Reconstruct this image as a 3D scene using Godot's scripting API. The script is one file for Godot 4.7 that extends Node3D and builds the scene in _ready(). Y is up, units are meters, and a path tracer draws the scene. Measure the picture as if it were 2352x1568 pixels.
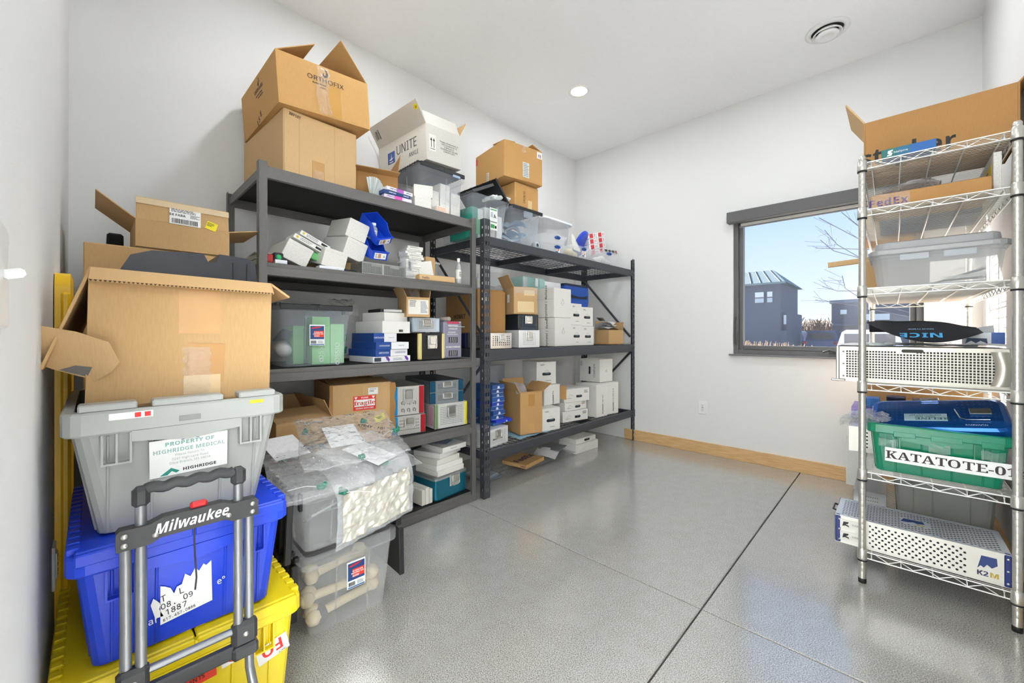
extends Node3D

var M := {}
var taken := {}
var fonts := {}


func _ready() -> void:
	setup_camera_and_light()
	materials()
	build_room()
	build_racks()
	build_stack()
	build_grey_rack_contents()
	build_black_rack_contents()
	build_chrome_rack_contents()
	build_outside()


func setup_camera_and_light() -> void:
	var cam := Camera3D.new()
	cam.name = "camera"
	cam.position = Vector3(2.6786, 1.0779, 3.8241)
	cam.rotation.y = 0.76655
	cam.projection = Camera3D.PROJECTION_FRUSTUM
	cam.near = 0.05
	cam.far = 400.0
	cam.size = 2.0 * 0.05 * 784.0 / 926.95
	cam.frustum_offset = Vector2(0, -0.05 * 17.68 / 926.95)
	add_child(cam)
	cam.current = true
	var env := Environment.new()
	env.background_mode = Environment.BG_SKY
	var sky := Sky.new()
	var sm := ProceduralSkyMaterial.new()
	sm.sky_top_color = Color(0.56, 0.75, 1.0)
	sm.sky_horizon_color = Color(0.9, 0.94, 1.0)
	sm.sky_curve = 0.16
	sm.ground_bottom_color = Color(0.55, 0.55, 0.55)
	sm.ground_horizon_color = Color(0.8, 0.83, 0.87)
	sm.sky_energy_multiplier = 0.95
	sky.sky_material = sm
	env.sky = sky
	env.tonemap_mode = Environment.TONE_MAPPER_LINEAR
	env.tonemap_exposure = 1.45
	env.sdfgi_enabled = true
	env.ssao_enabled = true
	env.ssil_enabled = true
	var we := WorldEnvironment.new()
	we.name = "world"
	we.environment = env
	add_child(we)
	var sun := DirectionalLight3D.new()
	sun.name = "sun"
	sun.light_color = Color(1.0, 0.98, 0.95)
	sun.light_energy = SUN_E
	sun.light_angular_distance = 0.6
	sun.shadow_enabled = true
	sun.sky_mode = DirectionalLight3D.SKY_MODE_LIGHT_ONLY
	add_child(sun)
	sun.look_at_from_position(Vector3.ZERO, Vector3(sin(SUN_AZ) * cos(SUN_EL), -sin(SUN_EL), cos(SUN_AZ) * cos(SUN_EL)))


const SUN_E := 7.0
const SUN_AZ := 0.98   # from the window's axis towards the right wall
const SUN_EL := 0.44
const LAMP_E := 0.66   # each ceiling downlight
const HALL_E := 44.0


# ------------------------------------------------------------------ naming
func numbered(n: String) -> String:
	var k: int = taken.get(n, 0)
	taken[n] = k + 1
	return n if k == 0 else "%s_%03d" % [n, k]


func tag(o: Node, label: String, category := "", group := "", kind := "") -> void:
	if label: o.set_meta("label", label)
	if category: o.set_meta("category", category)
	if group: o.set_meta("group", group)
	if kind: o.set_meta("kind", kind)


func thing(called: String, label: String, category: String, at: Vector3, yaw := 0.0, group := "", tx := 0.0, tz := 0.0) -> Node3D:
	var o := Node3D.new()
	o.name = numbered(called)
	o.position = at
	o.rotation = Vector3(tx, yaw, tz)
	tag(o, label, category, group)
	add_child(o)
	return o


func part(p: Node, called: String, s: SurfaceTool, m: Material, label := "") -> MeshInstance3D:
	s.generate_normals()
	var o := MeshInstance3D.new()
	o.mesh = s.commit()
	o.name = called
	o.material_override = m
	if label: o.set_meta("label", label)
	p.add_child(o, true)
	return o


func struct(called: String, s: SurfaceTool, m: Material, label: String) -> MeshInstance3D:
	var o := part(self, numbered(called), s, m, label)
	o.set_meta("kind", "structure")
	return o


func copy_of(o: Node3D, label: String, at: Vector3, yaw := 0.0) -> Node3D:
	var c: Node3D = o.duplicate()
	var r := RegEx.create_from_string("_[0-9]{3}$")
	c.name = numbered(r.sub(str(o.name), ""))
	c.position = at
	c.rotation.y = yaw
	c.set_meta("label", label)
	add_child(c)
	return c


# ------------------------------------------------------------------ shapes
func S() -> SurfaceTool:
	var s := SurfaceTool.new()
	s.begin(Mesh.PRIMITIVE_TRIANGLES)
	s.set_smooth_group(-1)
	return s


func face(s: SurfaceTool, pts: Array, out: Vector3) -> void:
	var p: Array = pts
	var n: Vector3 = (p[1] - p[0]).cross(p[2] - p[0])
	if n.dot(out) > 0.0:
		p = pts.duplicate()
		p.reverse()
	for i in range(1, p.size() - 1):
		for v in [p[0], p[i], p[i + 1]]:
			s.add_vertex(v)


func bx(s: SurfaceTool, c: Vector3, size: Vector3, b := 0.0, t := Transform3D()) -> SurfaceTool:
	var h := size / 2.0
	b = minf(b, minf(h.x, minf(h.y, h.z)) * 0.9)
	var at := func(x: float, y: float, z: float) -> Vector3: return t * (c + Vector3(x, y, z))
	for sg in [-1.0, 1.0]:
		face(s, [at.call(sg * h.x, h.y - b, h.z - b), at.call(sg * h.x, h.y - b, b - h.z), at.call(sg * h.x, b - h.y, b - h.z), at.call(sg * h.x, b - h.y, h.z - b)], t.basis * Vector3(sg, 0, 0))
		face(s, [at.call(h.x - b, sg * h.y, h.z - b), at.call(h.x - b, sg * h.y, b - h.z), at.call(b - h.x, sg * h.y, b - h.z), at.call(b - h.x, sg * h.y, h.z - b)], t.basis * Vector3(0, sg, 0))
		face(s, [at.call(h.x - b, h.y - b, sg * h.z), at.call(h.x - b, b - h.y, sg * h.z), at.call(b - h.x, b - h.y, sg * h.z), at.call(b - h.x, h.y - b, sg * h.z)], t.basis * Vector3(0, 0, sg))
	if b <= 0.0:
		return s
	for i in [-1.0, 1.0]:
		for j in [-1.0, 1.0]:
			face(s, [at.call(i * h.x, j * (h.y - b), h.z - b), at.call(i * h.x, j * (h.y - b), b - h.z), at.call(i * (h.x - b), j * h.y, b - h.z), at.call(i * (h.x - b), j * h.y, h.z - b)], t.basis * Vector3(i, j, 0))
			face(s, [at.call(i * h.x, h.y - b, j * (h.z - b)), at.call(i * h.x, b - h.y, j * (h.z - b)), at.call(i * (h.x - b), b - h.y, j * h.z), at.call(i * (h.x - b), h.y - b, j * h.z)], t.basis * Vector3(i, 0, j))
			face(s, [at.call(h.x - b, i * h.y, j * (h.z - b)), at.call(b - h.x, i * h.y, j * (h.z - b)), at.call(b - h.x, i * (h.y - b), j * h.z), at.call(h.x - b, i * (h.y - b), j * h.z)], t.basis * Vector3(0, i, j))
			for k in [-1.0, 1.0]:
				face(s, [at.call(i * h.x, j * (h.y - b), k * (h.z - b)), at.call(i * (h.x - b), j * h.y, k * (h.z - b)), at.call(i * (h.x - b), j * (h.y - b), k * h.z)], t.basis * Vector3(i, j, k))
	return s


func tube(s: SurfaceTool, pts: Array, r: float, n := 8, shut := false) -> SurfaceTool:
	s.set_smooth_group(0)
	var rings := []
	var up := Vector3.UP
	var m := pts.size()
	for i in m:
		var a: Vector3 = pts[(i - 1 + m) % m] if shut else pts[maxi(i - 1, 0)]
		var b: Vector3 = pts[(i + 1) % m] if shut else pts[mini(i + 1, m - 1)]
		var d := (b - a).normalized()
		if absf(d.dot(up)) > 0.95:
			up = Vector3.RIGHT if absf(d.x) < 0.8 else Vector3.BACK
		var u := (up - d * up.dot(d)).normalized()
		up = u
		var w := d.cross(u)
		var ring := []
		for k in n:
			var ang := TAU * k / n
			ring.append(pts[i] + (u * cos(ang) + w * sin(ang)) * r)
		rings.append(ring)
	for i in (m if shut else m - 1):
		var j := (i + 1) % m
		for k in n:
			var l := (k + 1) % n
			face(s, [rings[i][k], rings[i][l], rings[j][l], rings[j][k]], (rings[i][k] + rings[i][l] - pts[i] * 2.0))
	s.set_smooth_group(-1)
	if not shut:
		face(s, rings[0], pts[0] - pts[1])
		face(s, rings[m - 1], pts[m - 1] - pts[m - 2])
	return s


func lathe(s: SurfaceTool, prof: Array, n := 20, t := Transform3D()) -> SurfaceTool:
	s.set_smooth_group(0)
	for i in prof.size() - 1:
		var a: Vector2 = prof[i]
		var b: Vector2 = prof[i + 1]
		if a.distance_to(b) < 0.00001:
			continue
		var nn := Vector2(b.y - a.y, -(b.x - a.x))
		for k in n:
			var p := TAU * k / n
			var q := TAU * (k + 1) / n
			var mid := (p + q) / 2.0
			var pts := [Vector3(cos(p) * a.x, a.y, sin(p) * a.x), Vector3(cos(q) * a.x, a.y, sin(q) * a.x), Vector3(cos(q) * b.x, b.y, sin(q) * b.x), Vector3(cos(p) * b.x, b.y, sin(p) * b.x)]
			if a.x < 0.00001: pts.remove_at(0)
			elif b.x < 0.00001: pts.remove_at(3)
			for e in pts.size(): pts[e] = t * pts[e]
			face(s, pts, t.basis * Vector3(cos(mid) * nn.x, nn.y, sin(mid) * nn.x))
	s.set_smooth_group(-1)
	return s


func extrude(s: SurfaceTool, poly: Array, d: float, t := Transform3D()) -> SurfaceTool:
	# a polygon in x, y drawn out by d along z
	var p := PackedVector2Array(poly)
	if Geometry2D.is_polygon_clockwise(p): p.reverse()
	var idx := Geometry2D.triangulate_polygon(p)
	for i in range(0, idx.size(), 3):
		for sg in [-1.0, 1.0]:
			var f := []
			for k in 3: f.append(t * Vector3(p[idx[i + k]].x, p[idx[i + k]].y, sg * d / 2.0))
			face(s, f, t.basis * Vector3(0, 0, sg))
	for i in p.size():
		var a := p[i]
		var b := p[(i + 1) % p.size()]
		face(s, [t * Vector3(a.x, a.y, -d / 2), t * Vector3(b.x, b.y, -d / 2), t * Vector3(b.x, b.y, d / 2), t * Vector3(a.x, a.y, d / 2)], t.basis * Vector3(b.y - a.y, a.x - b.x, 0))
	return s


func sheet(s: SurfaceTool, nu: int, nv: int, f: Callable) -> SurfaceTool:
	s.set_smooth_group(0)
	var g := []
	for i in nu + 1:
		var row := []
		for j in nv + 1: row.append(f.call(float(i) / nu, float(j) / nv))
		g.append(row)
	for i in nu:
		for j in nv:
			for v in [g[i][j], g[i + 1][j], g[i + 1][j + 1], g[i][j], g[i + 1][j + 1], g[i][j + 1]]: s.add_vertex(v)
	s.set_smooth_group(-1)
	return s


func perforated(s: SurfaceTool, t: Transform3D, w: float, h: float, nx: int, ny: int, f := 0.3, mx := 0.02, my := 0.015, sides := 4, skip = null, thick := 0.0012) -> SurfaceTool:
	# a sheet in x, y with real holes in rows, a border round them and a turned-in edge at each hole
	var o := t.basis.z
	var cw := (w - 2 * mx) / nx
	var ch := (h - 2 * my) / ny
	var q := func(x0: float, y0: float, x1: float, y1: float) -> void:
		face(s, [t * Vector3(x0, y0, 0), t * Vector3(x1, y0, 0), t * Vector3(x1, y1, 0), t * Vector3(x0, y1, 0)], o)
	q.call(-w / 2, -h / 2, w / 2, -h / 2 + my)
	q.call(-w / 2, h / 2 - my, w / 2, h / 2)
	q.call(-w / 2, -h / 2 + my, -w / 2 + mx, h / 2 - my)
	q.call(w / 2 - mx, -h / 2 + my, w / 2, h / 2 - my)
	for i in nx:
		for j in ny:
			var c := Vector3(-w / 2 + mx + (i + 0.5) * cw, -h / 2 + my + (j + 0.5) * ch, 0)
			if skip != null and skip.call(i, j):
				q.call(c.x - cw / 2, c.y - ch / 2, c.x + cw / 2, c.y + ch / 2)
				continue
			var rr := minf(cw, ch) * f
			var sq := [Vector3(cw / 2, ch / 2, 0), Vector3(-cw / 2, ch / 2, 0), Vector3(-cw / 2, -ch / 2, 0), Vector3(cw / 2, -ch / 2, 0)]
			for k in 4:
				var a: Vector3 = sq[k]
				var b: Vector3 = sq[(k + 1) % 4]
				if sides == 4:
					var ia := Vector3(a.x * 2 * f, a.y * 2 * f, 0)
					var ib := Vector3(b.x * 2 * f, b.y * 2 * f, 0)
					face(s, [t * (c + a), t * (c + b), t * (c + ib), t * (c + ia)], o)
					face(s, [t * (c + ia), t * (c + ib), t * (c + ib + Vector3(0, 0, -thick)), t * (c + ia + Vector3(0, 0, -thick))], t.basis * (-a - b))
				else:
					var a0 := PI / 4 + PI / 2 * k
					var i0 := Vector3(cos(a0), sin(a0), 0) * rr
					var i1 := Vector3(cos(a0 + PI / 4), sin(a0 + PI / 4), 0) * rr
					var i2 := Vector3(cos(a0 + PI / 2), sin(a0 + PI / 2), 0) * rr
					face(s, [t * (c + a), t * (c + b), t * (c + i1)], o)
					face(s, [t * (c + a), t * (c + i1), t * (c + i0)], o)
					face(s, [t * (c + b), t * (c + i2), t * (c + i1)], o)
	return s


func side(size: Vector3, f: String) -> Transform3D:
	# the frame of one face of a box that stands on its origin: x to the right and y up as seen from outside
	match f:
		"x": return Transform3D(Basis(Vector3(0, 0, -1), Vector3.UP, Vector3(1, 0, 0)), Vector3(size.x / 2, size.y / 2, 0))
		"z": return Transform3D(Basis(), Vector3(0, size.y / 2, size.z / 2))
		"n": return Transform3D(Basis(Vector3(-1, 0, 0), Vector3.UP, Vector3(0, 0, -1)), Vector3(0, size.y / 2, -size.z / 2))
		_: return Transform3D(Basis(Vector3(0, 0, -1), Vector3(-1, 0, 0), Vector3.UP), Vector3(0, size.y, 0))


func txt(p: Node3D, words: String, h: float, t: Transform3D, m: Material, style := "b", stretch := 1.0, lean := 0.0, roll := 0.0) -> MeshInstance3D:
	var tm := TextMesh.new()
	var key := style
	if not fonts.has(key):
		var f := SystemFont.new()
		f.font_names = PackedStringArray(["Droid Serif" if "s" in style else "Droid Sans Mono" if "m" in style else "Droid Sans"])
		f.font_weight = 700 if "b" in style else 400
		fonts[key] = f
	tm.font = fonts[key]
	tm.text = words
	tm.font_size = 32
	tm.pixel_size = h / 23.0
	tm.depth = 0.0006
	tm.curve_step = 3.0
	var o := MeshInstance3D.new()
	o.name = "lettering"
	o.mesh = tm
	o.material_override = m
	var b := Basis(Vector3(stretch, 0, 0), Vector3(lean, 1, 0), Vector3(0, 0, 1))
	o.transform = t * Transform3D(Basis(Vector3(0, 0, 1), roll) * b, Vector3(0, 0, 0.0004))
	p.add_child(o, true)
	return o


func move(t: Transform3D, u: float, v: float, roll := 0.0, out := 0.0) -> Transform3D:
	return t * Transform3D(Basis(Vector3(0, 0, 1), roll), Vector3(u, v, out))


func sticker(p: Node3D, called: String, t: Transform3D, w: float, h: float, m: Material, label := "", thick := 0.001) -> MeshInstance3D:
	# a flat label whose children are its print; its own axes are those of the face
	var o := part(p, called, bx(S(), Vector3(0, 0, thick / 2), Vector3(w, h, thick)), m, label)
	o.transform = t
	return o


func barcode(p: Node3D, t: Transform3D, w: float, h: float, rng_seed := 3) -> void:
	var r := RandomNumberGenerator.new()
	r.seed = rng_seed
	var s := S()
	var x := -w / 2
	while x < w / 2 - 0.002:
		var b := w * r.randf_range(0.012, 0.035)
		bx(s, Vector3(x + b / 2, 0, 0.0003), Vector3(b, h, 0.0006), 0, t)
		x += b + w * r.randf_range(0.012, 0.03)
	part(p, "barcode", s, fl("1d1d1f"))


func lines(p: Node3D, t: Transform3D, w: float, h: float, n: int, m: Material, rng_seed := 5) -> void:
	# small print too fine to read: rows of short raised dashes
	var r := RandomNumberGenerator.new()
	r.seed = rng_seed
	var s := S()
	for i in n:
		var y := h / 2 - h * (i + 0.5) / n
		var x := -w / 2
		var end := w / 2 * r.randf_range(0.3, 1.0)
		while x < end:
			var b := minf(w * r.randf_range(0.05, 0.16), end - x)
			bx(s, Vector3(x + b / 2, y, 0.0003), Vector3(b, h / n * 0.42, 0.0006), 0, t)
			x += b + w * 0.025
	part(p, "small_print", s, m)


# ------------------------------------------------------------------ materials
func fl(hex: String, rough := 0.5, metal := 0.0) -> StandardMaterial3D:
	var k := "%s %s %s" % [hex, rough, metal]
	if not M.has(k):
		var m := StandardMaterial3D.new()
		m.resource_name = "paint_" + hex
		m.albedo_color = Color(hex)
		m.roughness = rough
		m.metallic = metal
		M[k] = m
	return M[k]


func clear(hex: String, alpha: float, rough := 0.12) -> StandardMaterial3D:
	var k := "clear %s %s %s" % [hex, alpha, rough]
	if not M.has(k):
		var m := StandardMaterial3D.new()
		m.resource_name = "clear_plastic"
		m.transparency = BaseMaterial3D.TRANSPARENCY_ALPHA
		m.albedo_color = Color(Color(hex), alpha)
		m.roughness = rough
		if rough > 0.25:
			# milky plastic: what it does not let straight through it scatters to both sides
			m.backlight_enabled = true
			m.backlight = Color(0.9, 0.9, 0.9)
		M[k] = m
	return M[k]


func noise_tex(freq: float, octaves: int, ramp: Array, size := 512, rng_seed := 1, as_normal := 0.0, kind := FastNoiseLite.TYPE_SIMPLEX_SMOOTH) -> NoiseTexture2D:
	var n := FastNoiseLite.new()
	n.noise_type = kind
	n.seed = rng_seed
	n.frequency = freq
	n.fractal_octaves = octaves
	var t := NoiseTexture2D.new()
	t.width = size
	t.height = size
	t.seamless = true
	t.noise = n
	if as_normal > 0.0:
		t.as_normal_map = true
		t.bump_strength = as_normal
	elif ramp.size():
		var g := Gradient.new()
		g.offsets = PackedFloat32Array(range(ramp.size()).map(func(i): return float(ramp[i][0])))
		g.colors = PackedColorArray(range(ramp.size()).map(func(i): return Color(ramp[i][1])))
		t.color_ramp = g
	return t


func grained(called: String, tint: String, tex: Texture2D, scale: Vector3, rough := 0.8, world := false, normal: Texture2D = null, nscale := 0.5) -> StandardMaterial3D:
	var m := StandardMaterial3D.new()
	m.resource_name = called
	m.albedo_color = Color(tint)
	m.albedo_texture = tex
	m.roughness = rough
	m.uv1_triplanar = true
	m.uv1_world_triplanar = world
	m.uv1_scale = scale
	if normal:
		m.normal_enabled = true
		m.normal_texture = normal
		m.normal_scale = nscale
	M[called] = m
	return m


func materials() -> void:
	var flute := noise_tex(0.035, 3, [[0.0, "f4f2ef"], [0.5, "faf9f7"], [1.0, "ffffff"]], 512, 4)
	var fine := noise_tex(0.05, 4, [[0.0, "e6e4e2"], [0.5, "f6f5f4"], [1.0, "ffffff"]], 512, 7)
	grained("card", "c9a473", flute, Vector3(12, 1.5, 12), 0.85)
	grained("card_pale", "d6b282", flute, Vector3(12, 1.5, 12), 0.85)
	grained("card_dark", "c29862", flute, Vector3(12, 1.5, 12), 0.85)
	grained("card_orange", "d0a163", flute, Vector3(12, 1.5, 12), 0.85)
	grained("card_brown", "b0834f", flute, Vector3(12, 1.5, 12), 0.85)
	grained("white_card", "eeece6", fine, Vector3(5, 5, 5), 0.7)
	grained("off_white_card", "dcd8cf", fine, Vector3(5, 5, 5), 0.7)
	grained("paper", "f0eff0", fine, Vector3(3, 3, 3), 0.8)
	grained("wall_paint", "ebeae8", noise_tex(0.08, 3, [[0.0, "fcfcfc"], [1.0, "ffffff"]], 256, 2), Vector3(1, 1, 1), 0.75, true, noise_tex(0.12, 2, [], 512, 11, 2.0), 0.12).uv1_scale = Vector3(3, 3, 3)
	grained("ceiling_paint", "fafafa", noise_tex(0.08, 3, [[0.0, "fcfcfc"], [1.0, "ffffff"]], 256, 2), Vector3(1, 1, 1), 0.85, true)
	# ground and polished concrete: fine sand grains, over them a slow clouding of the cement
	var speck := noise_tex(0.21, 2, [[0.0, "45423e"], [0.25, "7c7975"], [0.4, "a4a29d"], [0.6, "b3b0ac"], [0.75, "cdcac4"], [1.0, "f2efe8"]], 1024, 21)
	var cloud := noise_tex(0.012, 4, [[0.0, "f6f4f0"], [0.5, "fbfaf8"], [1.0, "ffffff"]], 512, 23)
	var fm := grained("concrete", "ffffff", speck, Vector3(1.0, 1.0, 1.0), 0.17, true)
	fm.detail_enabled = true
	fm.detail_albedo = cloud
	fm.detail_blend_mode = BaseMaterial3D.BLEND_MODE_MUL
	fm.detail_uv_layer = BaseMaterial3D.DETAIL_UV_2
	fm.uv2_triplanar = true
	fm.uv2_world_triplanar = true
	fm.uv2_scale = Vector3(2.0, 2.0, 2.0)
	fm.metallic_specular = 0.7
	fm.clearcoat_enabled = true
	fm.clearcoat = 0.6
	fm.clearcoat_roughness = 0.14
	var wood := noise_tex(0.02, 4, [[0.0, "c99d66"], [0.5, "d8b07c"], [1.0, "e3c08f"]], 512, 31)
	grained("maple", "ffffff", wood, Vector3(0.6, 9, 9), 0.4)
	var hammer := noise_tex(0.12, 2, [], 512, 41, 8.0, FastNoiseLite.TYPE_CELLULAR)
	var hm := grained("hammered", "807d7a", noise_tex(0.12, 2, [[0.0, "b9b9b9"], [1.0, "ffffff"]], 512, 41, 0.0, FastNoiseLite.TYPE_CELLULAR), Vector3(7, 7, 7), 0.42, false, hammer, 0.5)
	hm.metallic = 0.25
	grained("black_powder", "3b3e46", fine, Vector3(8, 8, 8), 0.42)
	var steel := grained("steel", "cfcdc6", noise_tex(0.03, 3, [[0.0, "e2e2e2"], [1.0, "ffffff"]], 256, 51), Vector3(30, 2, 30), 0.32)
	steel.metallic = 0.85
	var crink := noise_tex(0.018, 5, [], 512, 61, 14.0, FastNoiseLite.TYPE_SIMPLEX_SMOOTH)
	for e in [["film", "ffffff", 0.1, 0.06], ["film_milky", "f6f8fb", 0.2, 0.1], ["film_grey", "d6dae0", 0.14, 0.08]]:
		var m: StandardMaterial3D = clear(e[1], e[2], e[3]).duplicate()
		m.resource_name = e[0]
		m.normal_enabled = true
		m.normal_texture = crink
		m.normal_scale = 1.0
		m.uv1_triplanar = true
		m.uv1_scale = Vector3(2.5, 2.5, 2.5)
		M[e[0]] = m
	var g := StandardMaterial3D.new()
	g.resource_name = "lens_glow"
	g.albedo_color = Color.WHITE
	g.emission_enabled = true
	g.emission = Color(1.0, 0.97, 0.92)
	g.emission_energy_multiplier = 1.6
	M.lens = g


# ------------------------------------------------------------------ the room
const W := 3.043   # left to right
const D := 3.9     # far wall to near wall
const H := 3.05


func build_room() -> void:
	var jx := 2.115
	var jz := 2.169
	struct("floor", bx(S(), Vector3(W / 2, -0.062, 2.9), Vector3(W + 2.4, 0.1, 7.0)), fl("3c3a37", 0.8), "dark bed of the floor under the saw-cut concrete slabs")
	var fl_node := get_node("floor")
	for q in [[-0.1, jx, -0.0, jz], [jx, W + 0.1, -0.0, jz], [-0.1, jx, jz, 6.3], [jx, W + 0.1, jz, 6.3]]:
		var g := 0.0026
		part(fl_node, "slab", bx(S(), Vector3((q[0] + q[1]) / 2, -0.01, (q[2] + q[3]) / 2), Vector3(q[1] - q[0] - 2 * g, 0.02, q[3] - q[2] - 2 * g), 0.003), M.concrete)
	struct("ceiling", bx(S(), Vector3(W / 2, H + 0.1, 2.9), Vector3(W + 2.4, 0.2, 7.0)), M.ceiling_paint, "smooth white painted ceiling")
	struct("wall_left", bx(S(), Vector3(-0.06, H / 2, D / 2), Vector3(0.12, H, D + 0.4)), M.wall_paint, "off-white painted wall behind the two black shelving racks")
	struct("wall_right", bx(S(), Vector3(W + 0.06, H / 2, D / 2), Vector3(0.12, H, D + 0.4)), M.wall_paint, "off-white painted wall behind the chrome wire rack")
	# the far wall with the window opening
	var x0 := 1.638
	var x1 := 2.79
	var y0 := 0.905
	var y1 := 2.09
	var s := S()
	var th := 0.16
	bx(s, Vector3(x0 / 2, H / 2, -th / 2), Vector3(x0, H, th))
	bx(s, Vector3((x1 + W) / 2, H / 2, -th / 2), Vector3(W - x1, H, th))
	bx(s, Vector3((x0 + x1) / 2, y0 / 2, -th / 2), Vector3(x1 - x0, y0, th))
	bx(s, Vector3((x0 + x1) / 2, (y1 + H) / 2, -th / 2), Vector3(x1 - x0, H - y1, th))
	struct("wall_far", s, M.wall_paint, "off-white painted wall with the window")
	# the near wall with the doorway the picture is taken from
	s = S()
	bx(s, Vector3(1.03, H / 2, D + 0.06), Vector3(2.06, H, 0.12))
	bx(s, Vector3(2.54, 2.6, D + 0.06), Vector3(0.96, 0.9, 0.12))
	bx(s, Vector3(W + 0.05, H / 2, D + 0.06), Vector3(0.1, H, 0.12))
	struct("wall_near", s, M.wall_paint, "off-white painted wall with the light switch and the doorway")
	# the hall beyond the doorway
	s = S()
	bx(s, Vector3(1.3, H / 2, 5.2), Vector3(0.12, H, 2.4))
	bx(s, Vector3(3.6, H / 2, 5.2), Vector3(0.12, H, 2.4))
	bx(s, Vector3(2.45, H / 2, 6.3), Vector3(2.4, H, 0.12))
	struct("wall_hall", s, M.wall_paint, "off-white walls of the hall behind the doorway")
	s = S()
	bx(s, Vector3(W / 2 + 0.31, 0.0515, 0.008), Vector3(W - 0.62, 0.103, 0.016), 0.002)
	struct("baseboard_far", s, M.maple, "pale maple baseboard along the wall under the window")
	struct("baseboard_right", bx(S(), Vector3(W - 0.008, 0.0515, 1.96), Vector3(0.016, 0.103, 3.88), 0.002), M.maple, "pale maple baseboard behind the chrome wire rack")
	struct("baseboard_near", bx(S(), Vector3(1.0, 0.0515, D - 0.008), Vector3(1.98, 0.103, 0.016), 0.002), M.maple, "pale maple baseboard on the wall with the light switch")
	build_window(x0, x1, y0, y1)
	for i in 4:
		var a: Array = [[0.796, 1.083], [0.796, 2.82], [2.247, 1.083], [2.247, 2.82]][i]
		downlight(a[0], a[1], ["round recessed ceiling downlight above the middle of the two racks", "round recessed ceiling downlight above the stacked totes", "round recessed ceiling downlight near the vent", "round recessed ceiling downlight by the doorway"][i], LAMP_E)
	downlight(2.5, 4.32, "round recessed ceiling downlight in the hall just outside the doorway", HALL_E)
	vent()
	outlet()
	light_switch()


func build_window(x0: float, x1: float, y0: float, y1: float) -> void:
	var cx := (x0 + x1) / 2
	var cy := (y0 + y1) / 2
	var grey := fl("5f5f60", 0.45)
	var dark := fl("4a4a4b", 0.45)
	var win := Node3D.new()
	win.name = "window_1"
	tag(win, "casement window with a dark grey frame", "", "", "structure")
	add_child(win)
	var s := S()
	var w := x1 - x0
	var h := y1 - y0
	bx(s, Vector3(x0 + 0.018, cy, -0.075), Vector3(0.036, h, 0.11), 0.003)
	bx(s, Vector3(x1 - 0.018, cy, -0.075), Vector3(0.036, h, 0.11), 0.003)
	bx(s, Vector3(cx, y0 + 0.018, -0.075), Vector3(w - 0.072, 0.036, 0.11), 0.003)
	bx(s, Vector3(cx, y1 - 0.018, -0.075), Vector3(w - 0.072, 0.036, 0.11), 0.003)
	part(win, "window_frame", s, grey)
	s = S()
	bx(s, Vector3(x0 + 0.052, cy, -0.07), Vector3(0.032, h - 0.08, 0.06), 0.004)
	bx(s, Vector3(x1 - 0.052, cy, -0.07), Vector3(0.032, h - 0.08, 0.06), 0.004)
	bx(s, Vector3(cx, y0 + 0.055, -0.07), Vector3(w - 0.136, 0.038, 0.06), 0.004)
	bx(s, Vector3(cx, y1 - 0.055, -0.07), Vector3(w - 0.136, 0.038, 0.06), 0.004)
	part(win, "sash", s, grey)
	part(win, "pane", bx(S(), Vector3(cx, cy, -0.075), Vector3(w - 0.13, h - 0.14, 0.004)), window_glass())
	s = S()
	bx(s, Vector3(cx, y0 - 0.006, 0.012), Vector3(w + 0.05, 0.012, 0.05), 0.003)
	part(win, "window_sill", s, fl("77757a", 0.35))
	s = S()
	bx(s, Vector3(x0 + 0.25 + 0.45, y0 + 0.03, -0.012), Vector3(0.09, 0.02, 0.024), 0.005)
	tube(s, [Vector3(x0 + 0.62, y0 + 0.035, 0.005), Vector3(x0 + 0.66, y0 + 0.05, 0.02), Vector3(x0 + 0.71, y0 + 0.03, 0.03), Vector3(x0 + 0.73, y0 + 0.0, 0.032)], 0.007, 8)
	part(win, "crank_handle", s, dark)
	s = S()
	bx(s, Vector3(x0 + 0.022, y0 + 0.2, -0.014), Vector3(0.014, 0.24, 0.018), 0.004)
	bx(s, Vector3(x0 + 0.024, y0 + 0.13, -0.004), Vector3(0.012, 0.1, 0.012), 0.004)
	part(win, "latch", s, dark)
	# the roller blind, rolled up in its cassette
	var b := thing("roller_blind", "dark grey roller blind cassette across the top of the window", "blind", Vector3(cx + 0.01, 2.02, 0.035))
	part(b, "cassette", bx(S(), Vector3(-0.01, 0.045, 0), Vector3(1.215, 0.092, 0.07), 0.004), fl("5e5d5e", 0.55))
	part(b, "hem_bar", bx(S(), Vector3(0.01, -0.012, -0.055), Vector3(1.08, 0.024, 0.018), 0.004), fl("cfcdc8", 0.5))
	part(b, "blind_fabric", bx(S(), Vector3(0.01, -0.03, -0.055), Vector3(1.1, 0.014, 0.004)), fl("8b8a8c", 0.7))


func downlight(x: float, z: float, label: String, e: float) -> void:
	var o := thing("ceiling_downlight", label, "downlight", Vector3(x, H, z))
	part(o, "trim_ring", lathe(S(), [Vector2(0.088, 0.0), Vector2(0.088, -0.004), Vector2(0.078, -0.008), Vector2(0.066, -0.004)], 32), fl("f4f3f1", 0.5))
	part(o, "lens", lathe(S(), [Vector2(0.066, -0.004), Vector2(0.04, -0.0055), Vector2(0.0, -0.006)], 32), M.lens)
	var l := AreaLight3D.new()
	l.name = "lamp_glow"
	l.light_color = Color(0.95, 0.98, 1.0)
	l.light_energy = e
	l.area_size = Vector2(0.115, 0.115)
	l.area_normalize_energy = true
	l.area_range = 12.0
	l.area_attenuation = 2.0
	l.shadow_enabled = true
	l.rotation.x = -PI / 2
	l.position = Vector3(0, -0.012, 0)
	o.add_child(l)


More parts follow.
